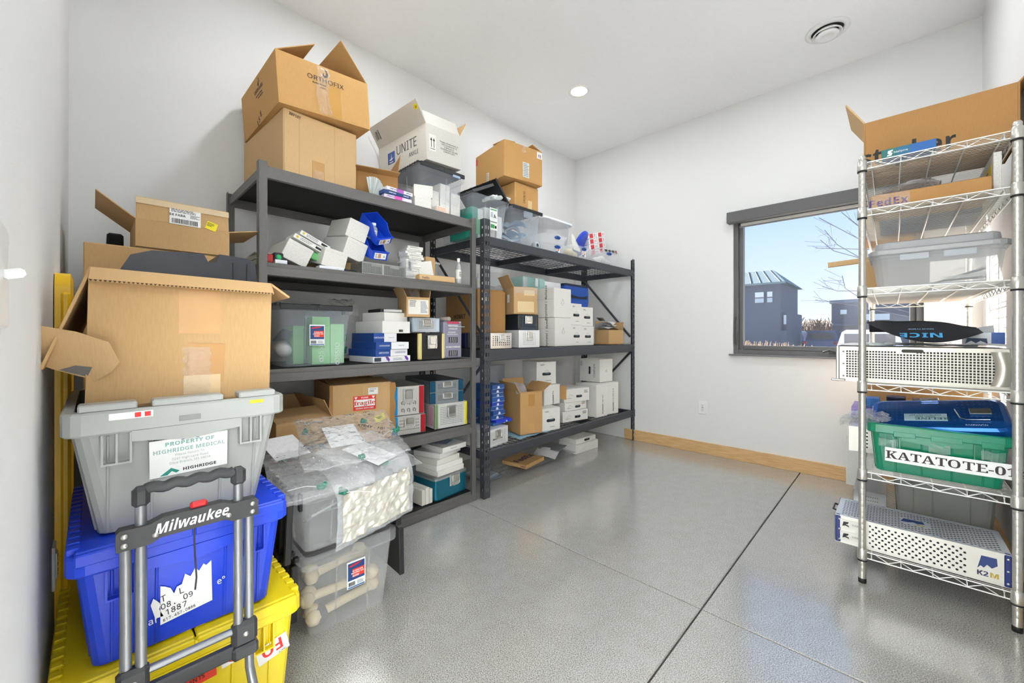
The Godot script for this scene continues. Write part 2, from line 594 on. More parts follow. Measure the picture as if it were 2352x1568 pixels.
func vent() -> void:
	var o := thing("ceiling_vent", "round white ceiling air vent with stepped rings", "air vent", Vector3(2.335, H, 0.51))
	part(o, "flange", lathe(S(), [Vector2(0.118, 0.0), Vector2(0.118, -0.004), Vector2(0.1, -0.012), Vector2(0.088, -0.012), Vector2(0.084, -0.002)], 40), fl("eeeeec", 0.5))
	part(o, "throat", lathe(S(), [Vector2(0.084, -0.002), Vector2(0.0, -0.001)], 32), fl("232325", 0.8))
	part(o, "ring", lathe(S(), [Vector2(0.062, -0.006), Vector2(0.078, -0.022), Vector2(0.08, -0.03), Vector2(0.074, -0.03), Vector2(0.058, -0.01)], 40), fl("eeeeec", 0.5))
	part(o, "disc", lathe(S(), [Vector2(0.046, -0.01), Vector2(0.064, -0.034), Vector2(0.062, -0.042), Vector2(0.036, -0.046), Vector2(0.034, -0.044), Vector2(0.0, -0.045)], 40), fl("eeeeec", 0.5))


func outlet() -> void:
	for k in 2:
		var o := thing("wall_outlet", ["white duplex wall outlet low on the wall left of the window", "white wall outlet low on the near wall beside the stacked totes"][k], "outlet", [Vector3(1.391, 0.414, 0), Vector3(1.02, 0.45, D)][k], [0.0, PI][k])
		part(o, "cover_plate", bx(S(), Vector3(0, 0, 0.003), Vector3(0.074, 0.118, 0.006), 0.0025), fl("f2f1ee", 0.35))
		part(o, "socket_insert", bx(S(), Vector3(0, 0, 0.007), Vector3(0.034, 0.068, 0.004), 0.0015), fl("efeeea", 0.35))
		var s := S()
		for y in [-0.019, 0.019]:
			bx(s, Vector3(-0.006, y + 0.004, 0.0092), Vector3(0.002, 0.008, 0.001))
			bx(s, Vector3(0.006, y + 0.004, 0.0092), Vector3(0.002, 0.0065, 0.001))
			bx(s, Vector3(0, y - 0.007, 0.0092), Vector3(0.0045, 0.0045, 0.001))
		bx(s, Vector3(-0.004, 0, 0.0092), Vector3(0.005, 0.007, 0.001))
		bx(s, Vector3(0.005, 0, 0.0092), Vector3(0.005, 0.007, 0.001))
		part(o, "slot", s, fl("2a2a2a"))


func light_switch() -> void:
	var o := thing("light_switch", "white toggle light switch on the near wall", "light switch", Vector3(1.945, 1.143, D), PI)
	part(o, "cover_plate", bx(S(), Vector3(0, 0, 0.003), Vector3(0.075, 0.118, 0.006), 0.003), fl("f0efee", 0.35))
	part(o, "toggle", bx(S(), Vector3.ZERO, Vector3(0.009, 0.011, 0.018), 0.003, Transform3D(Basis(Vector3(1, 0, 0), -0.25), Vector3(0, 0.004, 0.013))), fl("f4f3f2", 0.3))


func window_glass() -> StandardMaterial3D:
	var m: StandardMaterial3D = clear("ffffff", 0.03, 0.02)
	m.metallic_specular = 0.18
	return m


# ------------------------------------------------------------------ builders of things
func rrect(w: float, l: float, y: float, r := 0.02, n := 3) -> Array:
	var pts := []
	r = minf(r, minf(w, l) * 0.49)
	for c in 4:
		var cx: float = (w / 2 - r) * [1, -1, -1, 1][c]
		var cz: float = (l / 2 - r) * [1, 1, -1, -1][c]
		for k in n + 1:
			var a := PI / 2 * (c + float(k) / n)
			pts.append(Vector3(cx + cos(a) * r, y, cz + sin(a) * r))
	return pts


func loft(s: SurfaceTool, rings: Array, cap_first := true, cap_last := false) -> SurfaceTool:
	s.set_smooth_group(-1)
	var n: int = rings[0].size()
	for i in rings.size() - 1:
		for k in n:
			var l := (k + 1) % n
			for v in [rings[i][k], rings[i + 1][k], rings[i + 1][l], rings[i][k], rings[i + 1][l], rings[i][l]]: s.add_vertex(v)
	if cap_first: face(s, rings[0], Vector3.DOWN)
	if cap_last: face(s, rings[-1], Vector3.UP)
	return s


func carton(called: String, label: String, at: Vector3, yaw: float, size: Vector3, m: Material, o := {}) -> Node3D:
	var t := thing(called, label, o.get("cat", "box"), at, yaw, o.get("group", ""), o.get("tx", 0.0), o.get("tz", 0.0))
	var s := S()
	var k: float = o.get("wall", 0.004)
	if o.has("flaps"):
		bx(s, Vector3(0, k / 2, 0), Vector3(size.x, k, size.z))
		for sg in [-1.0, 1.0]:
			bx(s, Vector3(sg * (size.x - k) / 2, size.y / 2, 0), Vector3(k, size.y, size.z), 0.001)
			bx(s, Vector3(0, size.y / 2, sg * (size.z - k) / 2), Vector3(size.x - 2 * k, size.y, k), 0.001)
		part(t, "body", s, m)
		for f in o.flaps:
			# [side, degrees outward from upright, length, material]
			var fr := side(size, f[0])
			var wide: float = (size.z if f[0] == "x" or f[0] == "w" else size.x) - 0.004
			if f[0] == "w": fr = Transform3D(Basis(Vector3(0, 0, 1), Vector3.UP, Vector3(-1, 0, 0)), Vector3(-size.x / 2, size.y / 2, 0))
			var ft := fr * Transform3D(Basis(Vector3(1, 0, 0), deg_to_rad(f[1])), Vector3(0, size.y / 2 - 0.001, -k / 2))
			var fs := S()
			bx(fs, Vector3(0, f[2] / 2, 0), Vector3(wide, f[2], k), 0.001, ft)
			var fp := part(t, "flap", fs, f[3] if f.size() > 3 else m)
			if o.get("fluted", false):
				# the open corrugation along the free edge: hollow cells between the two liners
				var es := S()
				for i in int(wide / 0.0075):
					extrude(es, [Vector2(-0.0028, -k * 0.36), Vector2(0.0028, -k * 0.36), Vector2(0.0, k * 0.36)], 0.0012, ft * Transform3D(Basis(Vector3(1, 0, 0), Vector3(0, 0, 1), Vector3(0, -1, 0)), Vector3(-wide / 2 + (i + 0.5) * 0.0075, f[2] + 0.0002, 0)))
				part(fp, "corrugation", es, fl("4a3320", 0.9)).set_meta("kind", "stuff")
	else:
		part(t, "body", bx(s, Vector3(0, size.y / 2, 0), size, o.get("bevel", 0.003)), m)
		if o.get("seam", true):
			# the slit between the two top flaps, and the flap ends on the near side
			s = S()
			bx(s, Vector3(0, size.y, 0), Vector3(size.x - 0.006, 0.0012, 0.002))
			part(t, "seam", s, fl("6e5436", 0.9) if o.get("brown", false) else fl("a9a59b", 0.9))
	return t


func tape(p: Node3D, t: Transform3D, w: float, h: float, m: Material = null) -> void:
	part(p, "tape", bx(S(), Vector3(0, 0, 0.0004), Vector3(w, h, 0.0008), 0, t), m if m else fl("c4955c", 0.3))


func tote(called: String, label: String, at: Vector3, yaw: float, size: Vector3, m: Material, o := {}) -> Node3D:
	# an attached-lid container: tapered tub, wide rim, brackets and a grip under the rim of the end that faces the room
	var t := thing(called, label, "storage tote", at, yaw, o.get("group", ""))
	var w := size.x
	var h := size.y
	var l := size.z
	var tp: float = o.get("taper", 0.045)
	var rim: float = o.get("rim", 0.042)
	var lip: float = o.get("lip", 0.016)
	var k: float = o.get("wall", 0.003)
	var rr := []
	var bw := w - 2 * lip
	var bl := l - 2 * lip
	rr.append(rrect(bw - tp, bl - tp, 0.0, 0.025))
	rr.append(rrect(bw, bl, h - rim, 0.025))
	rr.append(rrect(w - 0.006, l - 0.006, h - rim, 0.03))
	rr.append(rrect(w, l, h - rim + 0.004, 0.03))
	rr.append(rrect(w, l, h - 0.004, 0.03))
	rr.append(rrect(w - 0.008, l - 0.008, h, 0.03))
	rr.append(rrect(bw - 2 * k, bl - 2 * k, h, 0.022))
	rr.append(rrect(bw - 2 * k, bl - 2 * k, h - rim, 0.022))
	rr.append(rrect(bw - tp - 2 * k, bl - tp - 2 * k, k, 0.022))
	part(t, "tub", loft(S(), rr, true, true), m)
	# stiffening ribs, following the taper of the end wall and the long walls
	var lean := atan2(tp / 2, h - rim)
	for f in ["x", "z"]:
		var half := (bw if f == "x" else bl) / 2
		var wide := bl if f == "x" else bw
		var fr := Transform3D(Basis(Vector3(0, 0, -1), Vector3.UP, Vector3(1, 0, 0)) if f == "x" else Basis(), Vector3.ZERO)
		for u in o.get("ribs", [-0.36, -0.17, 0.17, 0.36]):
			var rt := fr * Transform3D(Basis(Vector3(1, 0, 0), lean), Vector3(u * wide, (h - rim) / 2, half - tp / 4))
			part(t, "rib", bx(S(), Vector3.ZERO, Vector3(0.006, h - rim - 0.004, 0.007), 0.002, rt), m)
	if o.get("brackets", true):
		for u in [-0.3, 0.3]:
			# an E-shaped bracket: three fins on a foot
			var q: float = u * l
			var b := S()
			extrude(b, [Vector2(-q - 0.024, 0.0), Vector2(-q - 0.024, -0.066), Vector2(-q + 0.024, -0.066), Vector2(-q + 0.024, 0.0), Vector2(-q + 0.02, 0.0), Vector2(-q + 0.02, -0.062), Vector2(-q + 0.002, -0.062), Vector2(-q + 0.002, 0.0), Vector2(-q - 0.002, 0.0), Vector2(-q - 0.002, -0.062), Vector2(-q - 0.02, -0.062), Vector2(-q - 0.02, 0.0)], 0.016, Transform3D(Basis(Vector3(0, 0, -1), Vector3.UP, Vector3(1, 0, 0)), Vector3(bw / 2 + 0.006, h - rim, 0)))
			part(t, "bracket", b, m)
		var b := S()
		extrude(b, [Vector2(-0.1, 0.0), Vector2(0.1, 0.0), Vector2(0.1, -0.022), Vector2(0.06, -0.026), Vector2(0.0, -0.034), Vector2(-0.06, -0.026), Vector2(-0.1, -0.022)], 0.018, Transform3D(Basis(Vector3(0, 0, -1), Vector3.UP, Vector3(1, 0, 0)), Vector3(bw / 2 + 0.007, h - rim + 0.002, 0)))
		part(t, "grip", b, m)
	if o.get("tabs", false):
		for q in [[-0.33, 0.22], [0.0, 0.32], [0.34, 0.2]]:
			part(t, "lid_tab", bx(S(), Vector3(w / 2 - 0.03, h + 0.007, -q[0] * l), Vector3(0.05, 0.016, q[1] * l), 0.003), m)
	if o.get("lid", false):
		# two closed lid flaps that mesh in the middle, with a notched hinge along each long side
		var d: Material = o.get("lid_mat", m)
		for sg in [-1.0, 1.0]:
			var ls := S()
			bx(ls, Vector3(0, h + 0.004, sg * l * 0.235), Vector3(w - 0.02, 0.01, l * 0.462), 0.003)
			for i in 7:
				bx(ls, Vector3((i - 3) * w * 0.13, h + 0.01, sg * l * (0.004 if i % 2 else 0.02)), Vector3(w * 0.07, 0.006, 0.03), 0.002)
			bx(ls, Vector3(w / 2 - 0.004, h - 0.006, sg * l * 0.235), Vector3(0.012, 0.026, l * 0.462), 0.003)
			var lp := part(t, "lid_flap", ls, d)
			var hs := S()
			for i in 14:
				bx(hs, Vector3((i - 6.5) * w * 0.066, h + 0.006, sg * (l / 2 - 0.012)), Vector3(w * 0.042, 0.014, 0.02), 0.002)
			part(lp, "hinge", hs, d).set_meta("kind", "stuff")
	if o.get("hanging", false):
		# the lids swung open and hanging down each side: a ribbed panel with a rolled edge
		for sg in [-1.0, 1.0]:
			var hm: Material = o.get("lid_mat", m)
			var hl: float = o.get("lid_len", 0.19)
			var ht := Transform3D(Basis(Vector3(1, 0, 0), -sg * o.get("swing", 0.1)), Vector3(0, h - 0.012, sg * (l / 2 + 0.012)))
			var ls := S()
			bx(ls, Vector3(0, -hl / 2, 0), Vector3(w - 0.03, hl, 0.004), 0.001, ht)
			for i in 8:
				bx(ls, Vector3((i - 3.5) * (w - 0.04) / 7, -hl / 2, sg * 0.007), Vector3(0.004, hl, 0.014), 0.001, ht)
			bx(ls, Vector3(0, -hl + 0.004, sg * 0.008), Vector3(w - 0.03, 0.008, 0.018), 0.002, ht)
			bx(ls, Vector3((w - 0.03) / 2, -hl / 2, sg * 0.006), Vector3(0.01, hl, 0.022), 0.003, ht)
			var lp := part(t, "lid_flap", ls, hm)
			var hs := S()
			for i in 9:
				bx(hs, Vector3((i - 4) * w * 0.1, h - 0.006, sg * (l / 2 + 0.004)), Vector3(w * 0.05, 0.014, 0.018), 0.003)
			part(lp, "hinge", hs, hm).set_meta("kind", "stuff")
	return t


func clasp(p: Node3D, t: Transform3D, w: float, h: float) -> void:
	# a spring latch: backing plate, bail of bent wire and a pressed lever
	var c := part(p, "clasp", bx(S(), Vector3(0, 0, 0.002), Vector3(w, h, 0.004), 0.001, t), fl("c9c8c4", 0.28, 0.8))
	var s := S()
	tube(s, [t * Vector3(-w * 0.42, h * 0.3, 0.007), t * Vector3(-w * 0.42, -h * 0.35, 0.009), t * Vector3(-w * 0.3, -h * 0.48, 0.01), t * Vector3(w * 0.3, -h * 0.48, 0.01), t * Vector3(w * 0.42, -h * 0.35, 0.009), t * Vector3(w * 0.42, h * 0.3, 0.007)], 0.0022, 6)
	part(c, "bail", s, fl("dcdbd6", 0.2, 0.9))
	part(c, "lever", bx(S(), Vector3(0, h * 0.12, 0.008), Vector3(w * 0.6, h * 0.62, 0.006), 0.002, t), fl("b3b2ae", 0.25, 0.85))


func ptray(called: String, label: String, at: Vector3, yaw: float, size: Vector3, m: Material, o := {}) -> Node3D:
	# a perforated metal instrument tray: drilled panels round a dark inside, corner posts, a latch
	var t := thing(called, label, "instrument tray", at, yaw, o.get("group", ""), o.get("tx", 0.0), o.get("tz", 0.0))
	part(t, "inner_tray", bx(S(), Vector3(0, size.y / 2, 0), size - Vector3(0.012, 0.012, 0.012), 0.004), o.get("inside", fl("2b2b2e", 0.7)))
	var nx: int = o.get("nx", 16)
	var ny: int = o.get("ny", 8)
	var f: float = o.get("f", 0.27)
	var sd: int = o.get("sides", 8)
	var mx: float = o.get("mx", 0.03)
	var my: float = o.get("my", 0.018)
	var faces: Array = o.get("faces", ["x", "z"])
	for n in ["x", "z", "n", "w"]:
		var wide := size.z if n == "x" or n == "w" else size.x
		var fr := side(size, n)
		if n == "w": fr = Transform3D(Basis(Vector3(0, 0, 1), Vector3.UP, Vector3(-1, 0, 0)), Vector3(-size.x / 2, size.y / 2, 0))
		var s := S()
		if n in faces:
			var k := maxi(4, int(nx * (1.0 if n == faces[0] else wide / (size.z if faces[0] == "x" else size.x))))
			perforated(s, fr, wide, size.y, k, ny, f, mx, my, sd, o.get("skip") if n == faces[0] else null)
		else:
			bx(s, Vector3(0, 0, -0.001), Vector3(wide, size.y, 0.002), 0, fr)
		part(t, "panel", s, m)
	var s2 := S()
	var top := Transform3D(Basis(Vector3(1, 0, 0), Vector3(0, 0, -1), Vector3.UP), Vector3(0, size.y, 0))
	if o.get("top", false):
		perforated(s2, top, size.x, size.z, o.get("tnx", 20), o.get("tnz", 8), f, 0.02, 0.02, sd, o.get("topskip"))
	else:
		bx(s2, Vector3(0, size.y - 0.001, 0), Vector3(size.x, 0.003, size.z), 0.001)
	part(t, "top_panel", s2, o.get("top_mat", m))
	if o.has("corner"):
		var cw: float = o.get("corner_w", 0.03)
		var axis: bool = "x" in faces and faces[0] == "x"
		for sg in [-1.0, 1.0]:
			var c := S()
			if axis: bx(c, Vector3(size.x / 2 - 0.008, size.y / 2, sg * (size.z / 2 - cw / 2 + 0.002)), Vector3(0.022, size.y + 0.002, cw), 0.006)
			else: bx(c, Vector3(sg * (size.x / 2 - cw / 2 + 0.002), size.y / 2, size.z / 2 - 0.008), Vector3(cw, size.y + 0.002, 0.022), 0.006)
			part(t, "corner_post", c, o.corner if sg > 0 or not o.has("corner2") else o.corner2)
	if o.get("clasp", true):
		clasp(t, side(size, faces[0]) * Transform3D(Basis(), Vector3(o.get("cu", 0.0), size.y * 0.16, 0.0015)), minf(0.07, size.z * 0.36), size.y * 0.5)
	return t


# ------------------------------------------------------------------ the two black racks and the chrome one
func build_racks() -> void:
	var hm: Material = M.hammered
	var a := thing("shelving_rack", "dark grey hammered steel rack with five shelves, nearer the stacked totes", "shelving rack", Vector3(0.39, 0, 2.715))
	var zs := [-0.599, 0.599]
	for x in [-0.288, 0.288]:
		for z in zs:
			var s := S()
			var ix := signf(x)
			var iz := signf(z)
			bx(s, Vector3(x + ix * 0.0145, 0.914, z), Vector3(0.003, 1.828, 0.034), 0.001)
			bx(s, Vector3(x, 0.914, z + iz * 0.0155), Vector3(0.032, 1.828, 0.003), 0.001)
			bx(s, Vector3(x - ix * 0.002, 0.914, z - iz * 0.002), Vector3(0.006, 1.82, 0.03))
			bx(s, Vector3(x, 0.004, z), Vector3(0.036, 0.008, 0.038), 0.002)
			part(a, "post", s, hm)
	for y in [1.815, 1.392, 0.92, 0.494, 0.06]:
		var b := part(a, "shelf_board", bx(S(), Vector3(0, y - 0.009, 0), Vector3(0.57, 0.012, 1.17), 0.002), fl("1c1b1b", 0.6))
		for sg in [-1.0, 1.0]:
			var s := S()
			extrude(s, [Vector2(0.0, 0.0), Vector2(0.004, 0.0), Vector2(0.004, -0.016), Vector2(0.018, -0.02), Vector2(0.018, -0.056), Vector2(0.006, -0.06), Vector2(0.0, -0.05)], 1.165, Transform3D(Basis(Vector3(sg, 0, 0), Vector3.UP, Vector3(0, 0, sg)), Vector3(sg * 0.284, y, 0)))
			part(b, "long_beam", s, hm)
			s = S()
			extrude(s, [Vector2(0.0, 0.0), Vector2(0.004, 0.0), Vector2(0.004, -0.016), Vector2(0.014, -0.02), Vector2(0.014, -0.056), Vector2(0.0, -0.05)], 0.55, Transform3D(Basis(Vector3(0, 0, sg), Vector3.UP, Vector3(-sg, 0, 0)), Vector3(0, y, sg * 0.594)))
			part(b, "end_beam", s, hm)
	# boltless rack: drilled angle posts, deep beams, wire decks
	var bm: Material = M.black_powder
	var r := thing("shelving_rack", "black boltless rack with slotted posts and three shelves, next to the window wall", "shelving rack", Vector3(0.425, 0, 1.032))
	for x in [-0.302, 0.302]:
		for z in [-1.022, 1.022]:
			var ix := signf(x)
			var iz := signf(z)
			var s := S()
			# the face towards the room: two columns of keyhole slots
			perforated(s, Transform3D(Basis(Vector3(0, 0, -ix), Vector3.UP, Vector3(ix, 0, 0)), Vector3(x + ix * 0.003, 0.915, z - iz * 0.021)), 0.05, 1.83, 2, 34, 0.24, 0.004, 0.03, 4, null, 0.003)
			bx(s, Vector3(x - ix * 0.0005, 0.915, z - iz * 0.021), Vector3(0.001, 1.83, 0.006))
			# the face along the rack's end: one column of small square holes
			perforated(s, Transform3D(Basis(Vector3(iz, 0, 0), Vector3.UP, Vector3(0, 0, iz)), Vector3(x - ix * 0.018, 0.915, z + iz * 0.006)), 0.042, 1.83, 1, 34, 0.15, 0.002, 0.03, 4, null, 0.003)
			part(r, "post", s, bm)
	for q in [[1.722, 0.062, true], [0.972, 0.075, true], [0.305, 0.066, true]]:
		var y: float = q[0]
		var d := Node3D.new()
		d.name = "deck"
		r.add_child(d, true)
		for sg in [-1.0, 1.0]:
			var s := S()
			bx(s, Vector3(sg * 0.288, y - q[1] / 2, 0), Vector3(0.026, q[1], 1.99), 0.004)
			part(d, "beam", s, bm)
			part(d, "end_beam", bx(S(), Vector3(0, y - 0.03, sg * 1.008), Vector3(0.55, 0.05, 0.02), 0.003), bm)
		for z in [-0.34, 0.34]:
			part(d, "cross_bar", bx(S(), Vector3(0, y - 0.032, z), Vector3(0.55, 0.045, 0.03), 0.003), bm)
		var s := S()
		for i in 40:
			var z := -0.98 + 1.96 * i / 39.0
			tube(s, [Vector3(-0.275, y - 0.006, z), Vector3(0.275, y - 0.006, z)], 0.0022, 5)
		for i in 9:
			tube(s, [Vector3(-0.26 + 0.065 * i, y - 0.003, -0.99), Vector3(-0.26 + 0.065 * i, y - 0.003, 0.99)], 0.0022, 5)
		var wd := part(d, "wire_deck", s, fl("3a3c40", 0.4, 0.3))
		wd.set_meta("kind", "stuff")
	# end braces
	for sg in [-1.0, 1.0]:
		part(r, "end_brace", tube(S(), [Vector3(-0.28, 1.66, sg * 1.0), Vector3(0.27, 1.05, sg * 1.0)], 0.012, 4), bm)
		part(r, "end_brace", tube(S(), [Vector3(0.28, 0.9, sg * 1.0), Vector3(-0.27, 0.34, sg * 1.0)], 0.012, 4), bm)
	part(r, "beam_clip", bx(S(), Vector3(0.306, 0.272, -1.02), Vector3(0.006, 0.07, 0.06), 0.002), bm)
	chrome_rack()


func chrome_rack() -> void:
	var o := thing("wire_rack", "chrome wire shelving rack with six shelves against the wall on the right", "wire rack", Vector3(2.763, 0, 0.876), 0.0124)
	var chrome := fl("cfccc4", 0.33, 0.75)
	var bright := fl("e6e5e0", 0.3, 0.5)
	var hx := 0.2125
	var hz := 0.627
	for x in [-hx, hx]:
		for z in [-hz, hz]:
			var s := S()
			var prof := [Vector2(0.0, 1.848), Vector2(0.009, 1.848), Vector2(0.0127, 1.842)]
			var y := 1.83
			while y > 0.05:
				prof.append_array([Vector2(0.0127, y), Vector2(0.0125, y - 0.0008), Vector2(0.0125, y - 0.0018), Vector2(0.0127, y - 0.0026)])
				y -= 0.0254
			prof.append(Vector2(0.0127, 0.02))
			lathe(s, prof, 18, Transform3D(Basis(), Vector3(x, 0, z)))
			var p := part(o, "post", s, chrome)
			part(p, "foot", lathe(S(), [Vector2(0.0125, 0.02), Vector2(0.014, 0.016), Vector2(0.014, 0.0), Vector2(0.0, 0.0)], 16, Transform3D(Basis(), Vector3(x, 0, z))), fl("1b1b1c", 0.6))
	for y in [1.817, 1.614, 1.274, 0.862, 0.481, 0.135]:
		var d := Node3D.new()
		d.name = "wire_shelf"
		o.add_child(d, true)
		for sx in [-1.0, 1.0]:
			for sz in [-1.0, 1.0]:
				part(d, "collar", lathe(S(), [Vector2(0.0128, y + 0.012), Vector2(0.0165, y + 0.008), Vector2(0.0175, y - 0.03), Vector2(0.0165, y - 0.034), Vector2(0.0128, y - 0.034)], 18, Transform3D(Basis(), Vector3(sx * hx, 0, sz * hz))), chrome)
				part(d, "sleeve_ring", lathe(S(), [Vector2(0.0128, y - 0.034), Vector2(0.017, y - 0.034), Vector2(0.0165, y - 0.04), Vector2(0.0128, y - 0.04)], 18, Transform3D(Basis(), Vector3(sx * hx, 0, sz * hz))), fl("1b1b1c", 0.6))
		for sg in [-1.0, 1.0]:
			for dy in [0.0, -0.026]:
				part(d, "rail", tube(S(), [Vector3(-hx + 0.012, y + dy, sg * hz), Vector3(hx - 0.012, y + dy, sg * hz)], 0.0028, 8), bright)
				part(d, "rail", tube(S(), [Vector3(sg * hx, y + dy, -hz + 0.012), Vector3(sg * hx, y + dy, hz - 0.012)], 0.0028, 8), bright)
			var zig := []
			for i in 19:
				var v: float = [0.0, 1.0, 2.0, 1.0][i % 4] / 2.0
				zig.append(Vector3(-hx + 0.045 + (2 * hx - 0.09) * i / 18.0, y - 0.003 - 0.02 * v, sg * hz))
			part(d, "truss_wire", tube(S(), zig, 0.0019, 6), bright)
			zig = []
			for i in 61:
				var v: float = [0.0, 1.0, 2.0, 1.0][i % 4] / 2.0
				zig.append(Vector3(sg * hx, y - 0.003 - 0.02 * v, -hz + 0.03 + (2 * hz - 0.06) * i / 60.0))
			part(d, "truss_wire", tube(S(), zig, 0.0019, 5), bright)
		for i in 5:
			var x := -hx + 0.03 + (2 * hx - 0.06) * i / 4.0
			part(d, "support_bar", tube(S(), [Vector3(x, y - 0.006, -hz), Vector3(x, y - 0.006, hz), Vector3(x, y - 0.024, hz)], 0.0027, 6), bright)
		var s := S()
		for i in 62:
			var z := -hz + 0.02 + (2 * hz - 0.04) * i / 61.0
			tube(s, [Vector3(-hx + 0.002, y - 0.001, z), Vector3(hx - 0.002, y - 0.001, z)], 0.0014, 5)
		var w := part(d, "cross_wires", s, chrome)
		w.set_meta("kind", "stuff")


# ------------------------------------------------------------------ the stack of totes by the near wall
func build_stack() -> void:
	var yel := fl("f0d316", 0.35)
	var blu := fl("1e45d6", 0.35)
	var gry := fl("a8aaa6", 0.4)
	var ink := fl("26262a", 0.6)
	var white := fl("f4f3f0", 0.55)
	var red := fl("e2231f", 0.5)
	var y := tote("storage_tote", "yellow lidded tote at the bottom of the stack on the floor", Vector3(1.205, 0, 3.655), 0.0, Vector3(0.56, 0.355, 0.47), yel, {"lid": true, "tabs": false})
	var yf := Transform3D(Basis(Vector3(0, 0, -1), Vector3.UP, Vector3(1, 0, 0)), Vector3(0.262, 0.235, 0))
	var l := sticker(y, "shipping_label", move(yf, 0.165, 0.0, 0.22), 0.075, 0.045, white)
	txt(l, "FO", 0.03, move(Transform3D(), 0, 0.004, PI, 0.001), red, "b")
	txt(l, "TRACY", 0.005, move(Transform3D(), 0.02, -0.019, PI, 0.001), ink, "")
	l = sticker(y, "product_label", move(yf, -0.01, 0.03, 0.06, 0.003), 0.1, 0.05, fl("e9402c", 0.5))
	txt(l, "DYNANAIL", 0.012, move(Transform3D(), 0, 0.009, 0, 0.001), ink, "b", 1.1)
	txt(l, "IMPLANTS", 0.009, move(Transform3D(), -0.004, -0.011, 0, 0.001), ink, "", 1.1)
	l = sticker(y, "round_label", move(yf, 0.075, 0.035, 0.1, 0.003), 0.05, 0.035, white)
	part(l, "ring_print", tube(S(), range(20).map(func(i): return Vector3(cos(TAU * i / 20) * 0.012, sin(TAU * i / 20) * 0.012, 0.001)), 0.0015, 4, true), red)

	var b := tote("storage_tote", "blue lidded tote in the middle of the stack with a torn white label", Vector3(1.215, 0.37, 3.66), 0.0, Vector3(0.55, 0.255, 0.41), blu, {"lid": true})
	var bf := Transform3D(Basis(Vector3(0, 0, -1), Vector3.UP, Vector3(1, 0, 0)), Vector3(0.2515, 0.105, 0))
	# the label, ragged along its torn upper edge
	var torn := [Vector2(-0.048, -0.058), Vector2(0.048, -0.046), Vector2(0.047, 0.0), Vector2(0.046, 0.052), Vector2(0.036, 0.044), Vector2(0.031, 0.05), Vector2(0.022, 0.036), Vector2(0.015, 0.047), Vector2(0.006, 0.03), Vector2(-0.004, 0.04), Vector2(-0.01, 0.018), Vector2(-0.019, 0.016), Vector2(-0.024, 0.003), Vector2(-0.03, 0.018), Vector2(-0.04, 0.026), Vector2(-0.048, 0.03)]
	l = part(b, "torn_label", extrude(S(), torn, 0.001, Transform3D()), white)
	l.transform = move(bf, -0.01, 0.0, 0.0, 0.002)
	txt(l, "T  L", 0.013, move(Transform3D(), -0.027, 0.002, 0.12, 0.001), ink, "bm")
	txt(l, "08. 09", 0.012, move(Transform3D(), -0.018, -0.015, 0.12, 0.001), ink, "m")
	txt(l, "1887", 0.012, move(Transform3D(), -0.02, -0.032, 0.12, 0.001), ink, "m")
	txt(l, "617.457.0886", 0.006, move(Transform3D(), -0.014, -0.046, 0.12, 0.001), ink, "m")
	var scrap := [Vector2(-0.006, -0.026), Vector2(0.008, -0.03), Vector2(0.004, -0.01), Vector2(0.009, 0.0), Vector2(0.004, 0.012), Vector2(0.0, 0.02), Vector2(-0.007, 0.008)]
	l = part(b, "label_scrap", extrude(S(), scrap, 0.001), white)
	l.transform = move(bf, -0.066, -0.012, 0.2, 0.002)
	txt(b, "ar", 0.014, move(bf, -0.07, -0.042, 0.1, 0.002), white, "", 1.0)
	txt(b, "e°", 0.014, move(bf, 0.056, -0.006, 0.1, 0.002), white, "", 1.0)

	var g := tote("storage_tote", "grey open-topped tote on top of the stack holding the large carton", Vector3(1.215, 0.64, 3.665), -0.004, Vector3(0.53, 0.275, 0.41), gry, {"tabs": true, "taper": 0.075, "rim": 0.05})
	var gf := Transform3D(Basis(Vector3(0, 0, -1), Vector3.UP, Vector3(1, 0, 0)) * Basis(Vector3(1, 0, 0), 0.16), Vector3(0.249, 0.155, 0))
	l = sticker(g, "address_label", move(gf, 0.002, 0.0, 0.02, 0.003), 0.145, 0.088, white)
	txt(l, "PROPERTY OF", 0.009, move(Transform3D(), 0.0, 0.032, 0, 0.001), fl("7fb0a6", 0.6), "b", 1.15)
	txt(l, "HIGHRIDGE MEDICAL", 0.009, move(Transform3D(), 0.0, 0.016, 0, 0.001), fl("9dbab4", 0.6), "b", 1.05)
	for q in [["Please Return To:", 0.004], ["7247 High Lane Road", -0.006], ["Olive Branch, MS 38654", -0.015]]:
		txt(l, q[0], 0.0052, move(Transform3D(), 0.0, q[1], 0, 0.001), fl("b9c2c0", 0.6), "")
	txt(l, "HIGHRIDGE", 0.007, move(Transform3D(), 0.018, -0.034, 0, 0.001), ink, "b", 1.2)
	part(l, "crest_print", extrude(S(), [Vector2(-0.055, -0.042), Vector2(-0.035, -0.026), Vector2(-0.02, -0.036), Vector2(-0.026, -0.04), Vector2(-0.034, -0.034), Vector2(-0.042, -0.042)], 0.001, move(Transform3D(), 0, 0, 0, 0.001)), fl("1f8f7c", 0.5))
	part(l, "arc_print", tube(S(), range(7).map(func(i): return Vector3((i - 3) * 0.0055, 0.042 - abs(i - 3) * 0.0012, 0.001)), 0.0008, 4), fl("2a6f9a", 0.5))
	l = sticker(g, "torn_sticker", Transform3D(Basis(Vector3(0, 0, -1), Vector3.UP, Vector3(1, 0, 0)), Vector3(0.2655, 0.262, 0.1)), 0.07, 0.014, white)
	part(l, "red_print", bx(bx(S(), Vector3(0.01, 0, 0.001), Vector3(0.01, 0.01, 0.001)), Vector3(0.026, 0, 0.001), Vector3(0.01, 0.01, 0.001)), red)
